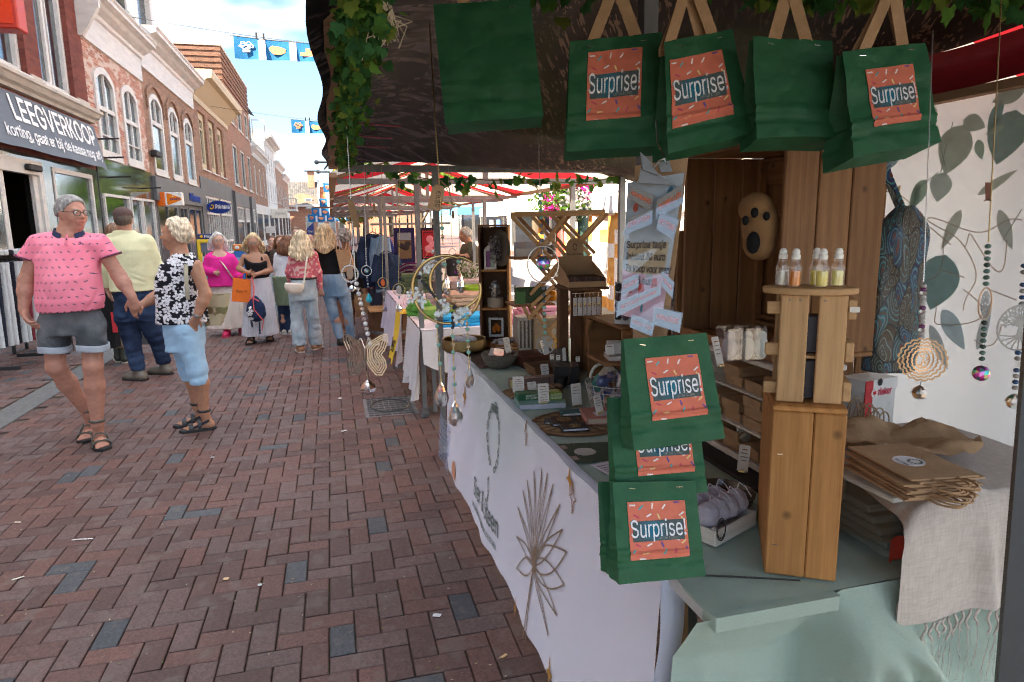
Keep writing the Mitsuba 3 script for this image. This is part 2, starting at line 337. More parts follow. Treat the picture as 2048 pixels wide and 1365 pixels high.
# ------------------------------------------------------------------ the buildings on the left (their fronts stand in the plane x = -5.5)
FX=-5.5
def FR(x=FX):return fr((x,0,0),(0,1,0),(0,0,1)) # (along the street, up, out of the wall)
def seg_arch(y0,y1,z0,z1,rise,n=10):
    c=(y0+y1)/2;t=np.linspace(1,-1,n);w=(y1-y0)/2
    return Polygon([(y0,z0),(y1,z0)]+[(c+w*q,z1-rise+rise*(1-q*q))for q in t])
def wall(key,y0,y1,z0,z1,holes,m,t=.32,x=FX,name='wall'):
    p=rect(y0,z0,y1,z1)
    for h in holes:p=p.difference(h)
    return part(key,name,ext(p,t,FR(x),-t),m)
def window(key,p,x=FX,set_=.14,fw=.09,bars=(),fm='whitewood',sill=True,sm='whitewood',blind=None,glass='glazing'):
    y0,z0,y1,z1=p.bounds;inner=p.buffer(-fw,join_style=2)
    f=[ext(p.difference(inner),.09,FR(x-set_))]
    for b in bars:
        if b.intersection(inner).area>1e-4:f.append(ext(b.intersection(inner),.06,FR(x-set_),.012))
    w=part(key,'window',cat(f),fm)
    part(w,'pane',ext(inner,.012,FR(x-set_),-.004),glass)
    if sill:part(w,'sill',box((x-set_+.09,y0-.06,z0-.07),(x+.07,y1+.06,z0-.002),.01),sm)
    return w
def hb(z,w,y0=-99,y1=99):return rect(y0,z-w/2,y1,z+w/2)
def vb(y,w,z0=-99,z1=99):return rect(y-w/2,z0,y+w/2,z1)
def cornice(key,prof,y0,y1,m='whitewood',name='cornice',x=FX):
    """profile of (out of the wall, up)"""
    return part(key,name,ext(Polygon(prof),y1-y0,fr((x,y1,0),(1,0,0),(0,0,1))),m)
def CP(z0,z1,o):
    h=z1-z0
    return[(-.1,z0),(.05,z0),(.05,z0+.12*h),(.1,z0+.2*h),(.12,z0+.35*h),(o*.55,z0+.5*h),(o*.7,z0+.62*h),(o,z0+.72*h),(o,z0+.86*h),(o+.05,z0+.95*h),(o+.05,z1),(-.1,z1)]
def tiles(key,y0,y1,x0,z0,x1,z1,m,name='roof',pitch=.24,row=.33):
    """a pan-tiled slope from the eave (x0, z0) up to the ridge (x1, z1)"""
    L=math.hypot(x1-x0,z1-z0);d=A((x1-x0)/L,0,(z1-z0)/L);n_=A(-d[2],0,d[0])*(1 if x1<x0 else-1)
    n_=n_ if n_[2]>0 else-n_
    nr=max(2,int(L/row));ny=int((y1-y0)/pitch*6)+1;ys=np.linspace(y0,y1,ny);rows=[]
    for k in range(nr):
        for e,hgt in((0,.05),(1,.015)):rows.append(((k+e)*L/nr+(.03 if e else 0),hgt))
    rows=np.array(rows);wv=.03*np.abs(np.sin(ys/pitch*math.pi))**.7
    P=np.array([x0,0,z0])+rows[:,0,None,None]*d+(rows[:,1,None,None]+wv[None,:,None])*n_+ys[None,:,None]*A(0,1,0)
    i,j=np.meshgrid(np.arange(len(rows)-1),np.arange(ny-1),indexing='ij');q=np.stack([i*ny+j,(i+1)*ny+j,(i+1)*ny+j+1,i*ny+j+1],-1).reshape(-1,4)
    return part(key,name,(P.reshape(-1,3),np.vstack([q[:,[0,1,2]],q[:,[0,2,3]]])),m)
mat('tile_black',(.02,.021,.024),.16,.6)
mat('tile_red',proc(lambda p,n,uv:mix((.30,.10,.045),(.45,.18,.09),cell_rand(dr.floor(p.y/.24),dr.floor(p.z/.22)))),.7,.3)
mat('tile_grey',proc(lambda p,n,uv:mix(mix((.07,.072,.078),(.13,.13,.135),cell_rand(dr.floor(p.x/.3),dr.floor(p.z/.25))),(.33,.17,.10),smoothstep(.55,.7,noise(p.x*.5,p.z*.7))*.7)),.6,.4)
mat('plaster',proc(lambda p,n,uv:mix((.46,.455,.44),(.58,.575,.555),fbm(p.x*2,p.y*2,p.z*2,4))),.8,.3)
mat('cream',(.46,.40,.27),.6,.4)
mat('greyfront',proc(lambda p,n,uv:mix((.075,.082,.088),(.115,.12,.125),fbm(p.x*1.5,p.y*1.5,p.z*1.5,4))),.55,.45)
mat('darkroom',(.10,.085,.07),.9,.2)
mat('banner_grey',proc(lambda p,n,uv:mix((.10,.125,.155),(.125,.15,.185),fbm(p.y*2,p.z*3,0,3))),.6,.4)

# -- first house: dark red brick, over a shop with a clearance banner
B1=thing('brick_house','dark red brick house over the open shop with the grey clearance banner','house')
w1,w2=rect(13.1,4.62,15.75,7.55),rect(16.45,4.62,18.32,7.55)
oth=[]
door_h,pane_h=rect(12.2,.02,15.75,2.98),rect(16.3,.35,18.75,2.95)
wall(B1,11.9,19.18,3.1,9.4,[w1,w2]+oth,'brick_red')
wall(B1,11.9,19.18,0,3.1,[door_h,pane_h],'granite',name='shop_front')
for p in(w1,w2):
    y0,z0,y1,z1=p.bounds
    w=window(B1,p,fw=.13,bars=[vb((y0+y1)/2-.08,.11),vb((y0+y1)/2+.1,.05)],set_=.2)
for p in oth:window(B1,p,fw=.13,bars=[vb((p.bounds[0]+p.bounds[2])/2,.11)])
cornice(B1,[(-.02,4.2),(.1,4.2),(.12,4.26),(.2,4.3),(.26,4.38),(.3,4.4),(.3,4.46),(-.02,4.47)],11.9,19.2,'stone','string_course')
for a,b,z in((12.3,13.05,6.98),(15.8,16.4,6.98),(18.38,19.18,6.98),(15.84,16.36,4.54),(18.42,19.18,4.54)):part(B1,'stone_band',box((FX,a,z),(FX+.035,b,z+.14),.004),'stone')
part(B1,'side_wall',box((-13,11.9,3.1),(FX-.33,12.1,9.4)),'brick_red')
tiles(B1,11.9,19.18,FX-.1,9.4,-9.6,12.6,'tile_black')
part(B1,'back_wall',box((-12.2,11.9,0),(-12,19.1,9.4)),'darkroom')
cornice(B1,CP(9.0,9.6,.45),11.9,19.18)
B0=thing('brick_house','unseen brick house before the clearance shop, added to keep sun off the foreground stall','house')  # unseen house, eave height set to block the sun from the stall
hs0=[rect(y,3.9,y+1.3,5.7)for y in(-2.6,.2,3,5.8,8.8)];wall(B0,-4,11.88,0,8.4,hs0+[rect(-2.5,.4,3.5,2.8),rect(4.2,.4,10.8,2.8)],'brick_brown')
for p in hs0:window(B0,p)
for p in(rect(-2.5,.4,3.5,2.8),rect(4.2,.4,10.8,2.8)):w=part(B0,'shop_window',ext(p.difference(p.buffer(-.1)),.1,FR(FX),-.1),'whitewood');part(w,'pane',ext(p.buffer(-.09),.012,FR(FX-.06)),'glazing')
tiles(B0,-4,11.88,FX-.1,8.4,-9.2,10.8,'tile_red');part(B0,'rear_roof',ext(Polygon([(-9.2,10.8),(-9.2,10.6),(-13,8.2),(-13,8.4)]),15.88,fr((0,11.88,0),(1,0,0),(0,0,1))),'slate');part(B0,'end_wall',cat([ext(Polygon([(-13,0),(FX-.33,0),(FX-.33,8.4),(-9.2,10.7),(-13,8.2)]),.2,fr((0,y+.2,0),(1,0,0),(0,0,1)))for y in(-4,11.6)]),'brick_brown')
# the open shop: doorway frame, room, window pane
df=part(B1,'door_frame',cat([ext(door_h.difference(rect(12.34,.0,15.56,2.72)),.12,FR(FX),-.09),box((FX-.1,13.95,.02),(FX-.02,14.12,2.74),.01),box((FX-.1,15.38,.02),(FX-.02,15.6,2.74),.01)]),'whitewood',label='white door frame of the shop')
part(df,'sliding_door',ext(rect(12.34,.05,13.94,2.7),.02,FR(FX-.06)),'glazing')
part(B1,'door_sensor',cat([box((FX+.031,14.9,2.78),(FX+.13,15.5,2.9),.03)]),'rubber',label='black door sensor above the entrance')
sw=part(B1,'shop_window',cat([ext(pane_h.difference(pane_h.buffer(-.1,join_style=2)),.1,FR(FX),-.08)]),'whitewood');part(sw,'pane',ext(pane_h.buffer(-.09,join_style=2),.012,FR(FX-.05)),'glazing')
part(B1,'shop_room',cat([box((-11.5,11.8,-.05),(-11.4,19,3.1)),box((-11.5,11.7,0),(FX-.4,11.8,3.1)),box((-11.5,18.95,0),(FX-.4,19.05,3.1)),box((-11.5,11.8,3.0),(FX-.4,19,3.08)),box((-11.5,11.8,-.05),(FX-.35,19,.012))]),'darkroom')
# projecting red light box
q0,q1=at(-60,58,y=12.5),at(38,58,y=12.5);LB=thing('light_box','red light box sign projecting from the dark red brick house','sign')
part(LB,'housing',box((q0[0],12.5,q1[2]),(q1[0],12.85,q1[2]+1.1),.02),'paint',color=(.42,.035,.02))
part(LB,'face',box((q0[0]+.04,12.485,q1[2]+.07),(q1[0]-.06,12.499,q1[2]+1.05)),'gloss',color=(.62,.05,.015))
part(LB,'bracket',bar((FX,12.67,q1[2]+.5),(q0[0],12.67,q1[2]+.5),.06),'steel')
# the clearance banner
BN=thing('banner','long grey clearance sale banner with white lettering over the shop entrance','banner')
def ban(u,v):
    y=11.95+u*7.05;z=3.12+v*1.0+.008*np.sin(u*21)*(1-v)-.05*np.exp(-((u-.985)/.03)**2)*(1-v)
    x=FX+.30-.20*v+.006*np.sin(u*40+v*4)*(1-v)+.003*np.sin(u*70-v*7)
    return np.stack([x,y,z],-1)
bm=sheet(ban,320,14);part(BN,'sheet',bm[:2],'banner_grey',smooth=True)
def on_ban(m):
    """lettering wrapped on the banner's bulge"""
    m=trimesh.remesh.subdivide_to_size(m[0],m[1],.07,max_iter=9);v=np.array(m[0]);u,w=(v[:,0]-11.95)/7.05,(v[:,1]-3.12)/1.0
    p=ban(u,w);p[:,0]+=v[:,2]+.014;return p,m[1]
part(BN,'lettering',on_ban(sh(text('LEEGVERKOOP',.42,bold=True,w=4.45),14.25,3.62)),'matte',color=(.78,.8,.82))
part(BN,'small_lettering',on_ban(sh(text('korting, gaat er bij de kassa nog af)',.2,bold=True,w=5.0),13.75,3.3)),'matte',color=(.74,.77,.8))
for k,(yy,zz)in enumerate(((19.3,3.85),(19.5,3.42),(20.0,2.98),(23.2,2.86))):
    solo('flag_rod',tube([(FX,yy,zz),(FX+.55,yy,zz+.02),(FX+.56,yy,zz+.02)],.022,8),'rubber',('black rod beside the end of the clearance banner, topmost','black rod below the end of the clearance banner','black rod in the middle of the polished shop front','black rod close to the orange box sign')[k],'rod',group='rods on the shop front')

# -- second house: pale red brick, two arched windows, polished black shop front
B2=thing('brick_house','narrow weathered red brick house with two tall arched windows','house')
aw=[seg_arch(19.72,21.42,3.5,5.78,.3),seg_arch(22.05,23.72,3.5,5.78,.3)]
wall(B2,19.2,24.58,3.42,6.2,aw,'brick_pink')
for p in aw:
    y0,z0,y1,z1=p.bounds;c=(y0+y1)/2
    window(B2,p,fw=.17,bars=[hb(4.72,.11),vb(c,.05),hb(4.05,.035)],set_=.05)
part(B2,'frieze',box((FX-.3,19.2,6.2),(FX+.06,24.58,6.85),.008),'whitewood')
cornice(B2,CP(6.8,7.4,.5),19.1,24.72)
part(B2,'end_bracket',ext(Polygon([(0,6.2),(.1,6.2),(.5,6.85),(.55,7.4),(0,7.4)]),.16,fr((FX,19.16,0),(1,0,0),(0,0,1))),'whitewood')
g2=[rect(19.35,.25,21.6,2.55),rect(21.75,.25,22.9,2.55),rect(23.0,.25,24.4,2.55)]
wall(B2,19.2,24.58,0,3.42,g2,'granite',name='shop_front',x=FX+.02)
for p in g2:w=part(B2,'shop_window',ext(p.difference(p.buffer(-.07,join_style=2)),.08,FR(FX+.03),-.04),'whitewood');part(w,'pane',ext(p.buffer(-.06,join_style=2),.012,FR(FX-.02)),'glazing')
tiles(B2,19.2,22.2,FX-.25,7.3,-8.8,11.2,'tile_red');tiles(B2,22.2,24.58,FX-.25,7.3,-8.8,11.2,'tile_black')
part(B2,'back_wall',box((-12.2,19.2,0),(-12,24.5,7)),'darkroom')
# -- third house: brown brick, three arched windows, dormer
B3=thing('brick_house','brown brick house with three arched windows and a tall white dormer','house')
aw=[seg_arch(a,b,3.46,6.1,.33)for a,b in((25.2,26.98),(27.93,29.58),(30.62,32.4))]
wall(B3,24.6,33.2,3.38,6.7,aw,'brick_brown')
for p in aw:
    y0,z0,y1,z1=p.bounds
    window(B3,p,fw=.17,bars=[hb(5.12,.14),vb((y0+y1)/2,.05,5.1)],set_=.05)
    a_=seg_arch(y0-.3,y1+.3,5.5,6.42,.4).difference(seg_arch(y0-.17,y1+.17,5.4,6.3,.38));part(B3,'arch_moulding',ext(a_,.07,FR()),'brick_brown')
part(B3,'frieze',box((FX-.3,24.62,6.7),(FX+.06,33.2,7.38),.008),'whitewood')
cornice(B3,CP(7.3,7.95,.55),24.74,33.3)
tiles(B3,24.6,33.2,FX-.25,7.85,-9.2,11.8,'tile_black')
dm=part(B3,'dormer',cat([box((-6.05,25.9,7.95),(-5.75,26.35,10.0),.02),box((-6.05,28.2,7.95),(-5.75,28.6,10.0),.02),box((-6.0,26.3,7.95),(-5.8,28.25,8.3),.02),ext(seg_arch(25.75,28.75,9.9,10.6,.3),.55,FR(-6.2)),box((-8.8,28.5,7.95),(-6.0,28.6,10.2))]),'whitewood')
part(dm,'cheek',box((-8.9,25.86,7.9),(-6.04,25.96,10.4)),'granite',label='dark shiny side of the dormer')
part(dm,'pane',box((-5.96,26.35,8.3),(-5.93,28.2,9.9)),'glazing')
part(dm,'dormer_roof',ext(Polygon([(-9.0,10.2),(-5.45,10.35),(-5.45,10.5),(-5.6,10.75),(-9.0,10.9)]),3.3,fr((0,28.95,0),(1,0,0),(0,0,1))),'stone')
g3=[rect(25.0,.3,28.0,2.45),rect(28.4,.05,29.9,2.45),rect(30.2,.3,32.9,2.45)]
wall(B3,24.6,33.2,0,3.38,g3,'greyfront',name='shop_front')
for p in g3:w=part(B3,'shop_window',ext(p.difference(p.buffer(-.07,join_style=2)).union(vb((p.bounds[0]+p.bounds[2])/2,.06,.3,2.4)),.07,FR(FX),-.05),'greyfront');part(w,'pane',ext(p.buffer(-.06,join_style=2),.012,FR(FX-.04)),'glazing')
part(B3,'fascia',box((FX+.002,24.65,2.55),(FX+.12,33.15,3.33),.01),'greyfront')
part(B3,'fascia_lettering',text('Primera',.3,fr((FX+.13,29.9,2.72),(0,1,0),(0,0,1)),.03,True,w=2.2),'matte',color=(.03,.06,.26))
part(B3,'security_camera',cat([box((FX,24.9,3.95),(FX+.1,25.05,4.05)),box((FX+.06,24.6,3.95),(FX+.24,25.3,4.15),.03)]),'rubber')
# -- fourth house: cream cornice, three cream windows
B4=thing('brick_house','brown brick house with a broad cream cornice and three cream framed windows','house')
rw=[rect(a,4.32,b,6.9)for a,b in((34.4,36.3),(37.15,39.0),(39.9,41.75))]
wall(B4,33.22,43.38,3.92,7.35,rw,'brick_brown')
for p in rw:window(B4,p,fw=.3,bars=[vb((p.bounds[0]+p.bounds[2])/2,.08),hb(6.2,.1)],set_=.2,fm='cream')
cornice(B4,[(-.1,7.2),(.05,7.2),(.07,7.42),(.62,8.05),(.85,8.1),(.9,8.3),(.9,8.45),(-.1,8.45)],33.35,43.8,'cream')
g4=[rect(34.2,.2,38.2,3.1),rect(38.6,.2,42.8,3.1)]
wall(B4,33.22,43.38,0,3.92,g4,'greyfront',name='shop_front',x=FX+.05)
for p in g4:
    y0,z0,y1,z1=p.bounds;bb=shapely.union_all([vb(y,.06,z0,z1)for y in np.linspace(y0,y1,7)]+[hb(2.3,.1,y0,y1),hb(.9,.1,y0,y1)])
    w=part(B4,'shop_window',ext(p.difference(p.buffer(-.1,join_style=2)).union(bb.intersection(p)),.07,FR(FX),-.05),'whitewood');part(w,'pane',ext(p.buffer(-.06,join_style=2),.012,FR(FX-.04)),'glazing')
part(B4,'gable_coping',bar((-5.9,33.4,7.9),(-9.5,33.4,10.8),.5,.22),'whitewood')
tiles(B4,33.5,43.3,FX-.25,8.3,-9,10.4,'tile_black')
# -- fifth: modern brick block with a ribbed parapet, lit by the sun on its end wall
B5=thing('brick_block','tall flat roofed brick block with a ribbed parapet and two rows of windows','building')
cols=((45.4,47.9),(49.4,51.8),(53.4,55.5))
rw=[rect(a,z0,b,z1)for a,b in cols for z0,z1 in((7.95,9.72),(4.2,6.72))]
wall(B5,43.4,56.3,3.75,11.75,rw,'brick_modern')
for p in rw:window(B5,p,fw=.14,bars=[vb(p.bounds[0]+.75,.1)],set_=.12,fm='stone')
part(B5,'end_wall',box((-13,43.4,0),(FX-.33,43.7,11.75)),'brick_dimmed');part(B5,'end_wall',box((-13,56,0),(FX-.33,56.3,11.75)),'brick_orange')
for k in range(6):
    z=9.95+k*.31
    part(B5,'brick_rib',cat([box((-13,43.34,z),(FX+.06,43.42,z+.16)),box((FX-.05,43.42,z),(FX+.06,56.34,z+.16))]),'brick_dimmed')
part(B5,'coping',box((-13.05,43.3,11.75),(FX+.1,56.4,11.87),.01),'stone')
part(B5,'flat_roof',box((-13,43.5,11.5),(FX-.1,56.2,11.6)),'slate')
g5=[rect(44.2,.2,48.5,2.9),rect(49.2,.2,52.0,2.9),rect(52.8,.2,55.8,2.9)]
wall(B5,43.4,56.3,0,3.75,g5,'greyfront',name='shop_front',x=FX+.06)
for p in g5:
    y0,z0,y1,z1=p.bounds;bb=shapely.union_all([vb(y,.06,2.0,z1)for y in np.linspace(y0,y1,7)]+[hb(2.0,.12,y0,y1)])
    w=part(B5,'shop_window',ext(p.difference(p.buffer(-.1,join_style=2)).union(bb.intersection(p)),.07,FR(FX),-.05),'whitewood');part(w,'pane',ext(p.buffer(-.06,join_style=2),.012,FR(FX-.04)),'glazing')
part(B5,'pilaster',box((FX+.06,43.45,0),(FX+.2,43.9,3.75)),'greyfront');part(B5,'pilaster',box((FX+.06,52.1,0),(FX+.2,52.6,3.75)),'greyfront')
# -- further houses
def far_house(label,y0,y1,zt,m,rows,ncol,ww=1.1,roof='tile_black',rz=3.0,cm='whitewood',gf='plaster',dorm=False,corn=.4):
    b=thing('terraced_house',label,'house');st=(y1-y0)/ncol
    hs=[rect(y0+st*(k+.5)-ww/2,z,y0+st*(k+.5)+ww/2,z+h)for k in range(ncol)for z,h in rows]
    wall(b,y0,y1,3.4,zt,hs,m);wall(b,y0,y1,0,3.4,[rect(y0+.5,.3,(y0+y1)/2-.3,2.8),rect((y0+y1)/2+.3,.3,y1-.5,2.8)],gf,name='shop_front')
    for p in hs:window(b,p,fw=.12,bars=[hb((p.bounds[1]+p.bounds[3])/2,.1),vb((p.bounds[0]+p.bounds[2])/2,.06)],set_=.12)
    for p in(rect(y0+.5,.3,(y0+y1)/2-.3,2.8),rect((y0+y1)/2+.3,.3,y1-.5,2.8)):
        w=part(b,'shop_window',ext(p.difference(p.buffer(-.15)),.07,FR(FX),-.05),'whitewood');part(w,'pane',ext(p.buffer(-.1),.012,FR(FX-.04)),'glazing')
    cornice(b,CP(zt-.6,zt+.1,corn),y0-.1,y1+.1,cm)
    if roof:tiles(b,y0,y1,FX-.2,zt,-9,zt+rz,roof)
    part(b,'end_wall',cat([ext(Polygon([(-12,0),(FX-.33,0),(FX-.33,zt),(-9,zt+rz),(-12,zt)]),.2,fr((0,y+.2,0),(1,0,0),(0,0,1)))for y in(y0,y1-.2)]),m)
    return b
b6=far_house('brick house with white dormer and glossy black roof past the ribbed block',56.4,68,7.6,'brick_brown',((4.2,2.2),),3,roof='tile_black',rz=4.2)
dm=part(b6,'dormer',box((-8.5,57.5,7.8),(FX-.4,62,10.6),.02),'plaster');part(dm,'pane',box((FX-.41,58.2,8.4),(FX-.37,61.3,10.2)),'glazing');tiles(b6,57.2,62.3,FX-.1,10.6,-8.5,12.2,'tile_black',name='dormer_roof')
part(b6,'open_casement',cat([bar((FX-.3,61.5,z),(FX+.75,61.5,z),.08)for z in(8.3,10.3)]+[bar((x,61.5,8.3),(x,61.5,10.3),.08)for x in(FX-.26,FX+.7)]),'whitewood')
b7=far_house('white plastered house with a heavy white cornice and pediment',68.2,80,9.9,'plaster',((4.0,2.0),(6.7,1.9)),4,roof=None,rz=1.2,corn=.7)
b8=far_house('brown brick terrace house with black dormered roof and white cornice near the end',80.2,92,8.6,'brick_brown',((4.2,2.2),),5,rz=2.6)
part(b8,'dormer',box((-7.6,83,8.7),(FX-.1,85.5,10.6),.05),'plaster')
b9=far_house('last brown brick house of the row before the square',92.2,103,8.0,'brick_brown',((4.0,2.2),),4,rz=2.4)
bal=thing('balcony','white railed balcony high on the last brick house','balcony')
part(bal,'floor',box((FX,88.5,3.4),(FX+1.6,93,3.65),.02),'whitewood')
for k in range(9):part(bal,'baluster',box((FX+1.5,88.6+k*.53,3.65),(FX+1.56,88.68+k*.53,4.9)),'whitewood')
part(bal,'rail',cat([box((FX,88.5,4.9),(FX+1.6,88.62,5.02)),box((FX+1.48,88.5,4.9),(FX+1.6,93,5.02))]+[box((FX+.1+k*.3,88.52,3.65),(FX+.16+k*.3,88.6,4.9))for k in range(5)]),'whitewood')
for k_,(ya,yb,xr,zr)in{B1:(11.9,19.18,-9.6,12.6),B2:(19.2,24.58,-8.8,11.2),B3:(24.6,33.2,-9.2,11.8),B4:(33.3,43.3,-9,10.4)}.items():
    part(k_,'rear_roof',ext(Polygon([(xr,zr),(xr,zr-.12),(-14,5.9),(-14,6.1)]),yb-ya,fr((0,yb,0),(1,0,0),(0,0,1))),'slate')  # unseen slab added to stop sun leaking into the houses
    part(k_,'rear_wall',box((-14,ya,0),(-13.8,yb,6)),'brick_brown')
# shop signs that stick out
def face_sign(name,label,y,x0p,x1p,y0p,y1p,t=.14):
    a,b=at(x0p,y1p,y=y),at(x1p,y0p,y=y);k=thing(name,label,'sign');return k,a,b
PS,a,b=face_sign('shop_sign','white and orange box sign with an orange arrow on the grey shop front',25.0,331,364,385,412)
part(PS,'housing',box((a[0],25.0,a[2]),(b[0],25.22,b[2]),.02),'gloss',color=(.78,.78,.76))
part(PS,'orange_panel',box((a[0]-.28,25.002,a[2]-.01),(a[0]-.002,25.2,b[2]+.01),.01),'gloss',color=(.72,.14,.01))
w_,h_=b[0]-a[0],b[2]-a[2];c_=((a[0]+b[0])/2,(a[2]+b[2])/2)
tri=Polygon([(-.3*w_,-.32*h_),(-.3*w_,.32*h_),(.34*w_,0)]).buffer(.05*w_).buffer(.02)
part(PS,'logo',ext(tri,.006,fr((c_[0],24.999,c_[1]),(1,0,0),(0,0,1))),'matte',color=(.75,.20,.01))
part(PS,'lettering',text('postnl',.075,fr((c_[0]-.22*w_,24.991,c_[1]-.03),(1,0,0),(0,0,1)),.003,True),'matte',color=(.05,.03,.16))
part(PS,'crown',ball((c_[0]-.03,24.99,c_[1]+.2*h_),.025,1),'matte',color=(.8,.7,.4))
part(PS,'bracket',cat([bar((FX,25.1,a[2]+h_*q),(a[0]-.28,25.1,a[2]+h_*q),.05)for q in(.25,.75)]),'steel')
OS,a,b=face_sign('shop_sign','blue oval shop sign with white lettering projecting over the street',34.6,415,461,402,428)
c_,w_,h_=((a[0]+b[0])/2,(a[2]+b[2])/2),(b[0]-a[0]),(b[2]-a[2])
el=shapely.affinity.scale(Point(0,0).buffer(1,32),w_/2,h_/2)
part(OS,'board',ext(el,.14,fr((c_[0],34.6,c_[1]),(1,0,0),(0,0,1))),'gloss',color=(.012,.035,.20))
part(OS,'lettering',text('Primera',.2,fr((c_[0]-.14*w_,34.455,c_[1]-.08),(1,0,0),(0,0,1)),.006,True,w=.58*w_),'matte',color=(.8,.8,.8))
part(OS,'emblem',tube([(c_[0]-.36*w_,34.45,c_[1]-.02),(c_[0]-.30*w_,34.45,c_[1]-.09),(c_[0]-.22*w_,34.45,c_[1]-.03),(c_[0]-.2*w_,34.45,c_[1]+.08),(c_[0]-.3*w_,34.45,c_[1]+.1)],.03,6),'matte',color=(.75,.42,.02))
part(OS,'bracket',cat([bar((FX,34.53,c_[1]+q),(c_[0]-.42*w_,34.53,c_[1]+q),.05)for q in(-.16,.16)]),'whitewood')
CS=thing('shop_sign','cream rectangular hanging sign below the white balcony','sign')
a,b=at(543,437,y=70),at(574,418,y=70);part(CS,'board',box((a[0],70,a[2]),(b[0],70.15,b[2]),.02),'paint',color=(.72,.68,.6));part(CS,'bracket',bar((FX,70.07,b[2]-.1),(a[0],70.07,b[2]-.1),.06),'steel');part(CS,'lettering',text('Huizen',.22,fr((a[0]+.35,69.99,(a[2]+b[2])/2-.1),(1,0,0),(0,0,1)),.005),'matte',color=(.25,.22,.2))

# ------------------------------------------------------------------ the far end: a house across the street, and the bunting
FH=thing('end_house','brick house with steep grey tiled roof and chimney closing the far end of the street','house')
hp=lambda*r:[rect(*q)for q in r]
ws=hp((-3.5,1,-2.4,3),(-1.8,1,-.8,3),(1.2,1,2.2,3),(-.2,.1,.8,2.6),(-3.4,4,-2.4,5.6))
wp=rect(-9,0,14,4.6)
for h in ws:wp=wp.difference(h)
FF=fr((0,106,0),(1,0,0),(0,0,1))
part(FH,'wall',ext(wp,.3,FF,-.3),'brick_orange')
for h in ws:w=part(FH,'window',ext(h.difference(h.buffer(-.12)),.1,FF,-.12),'whitewood');part(w,'pane',ext(h.buffer(-.1),.02,FF,-.1),'glazing')
def slope(key,x0,x1,y0,z0,y1,z1,m,name='roof'):
    n=int((x1-x0)/.3*4);u=np.linspace(x0,x1,n);P=[]
    for k in range(26):
        for e in(0,1):
            t=min((k+e)/26,1);P.append(np.stack([u,np.full(n,y0+(y1-y0)*t),z0+(z1-z0)*t+.06*(1-e)+.05*np.abs(np.sin(u/.3*math.pi))],-1))
    P=np.array(P);r_=len(P);i,j=np.meshgrid(np.arange(r_-1),np.arange(n-1),indexing='ij');q=np.stack([i*n+j,i*n+j+1,(i+1)*n+j+1,(i+1)*n+j],-1).reshape(-1,4)
    return part(key,name,(P.reshape(-1,3),np.vstack([q[:,[0,1,2]],q[:,[0,2,3]]])),m)
slope(FH,-9,-1.4,105.5,4.5,109,8.1,'tile_grey');slope(FH,-1.4,14,105.5,4.5,109,7.4,'tile_red')
part(FH,'gutter_board',box((-9,105.3,4.35),(14,105.6,4.65)),'whitewood')
part(FH,'chimney',box((-2.9,108,7.2),(-1.9,109,9.6),.02),'brick_orange');part(FH,'chimney_cap',box((-3.3,107.7,9.62),(-1.5,109.3,9.72)),'slate')
part(FH,'dormer',box((-.4,105.8,5.0),(1.8,108,6.9),.05),'plaster');part(FH,'dormer_pane',box((.1,105.72,5.4),(1.3,105.78,6.6)),'glazing')
part(FH,'roof_verge',bar((-1.4,105.4,4.7),(-1.4,109,8.3),.3,.16),'whitewood')
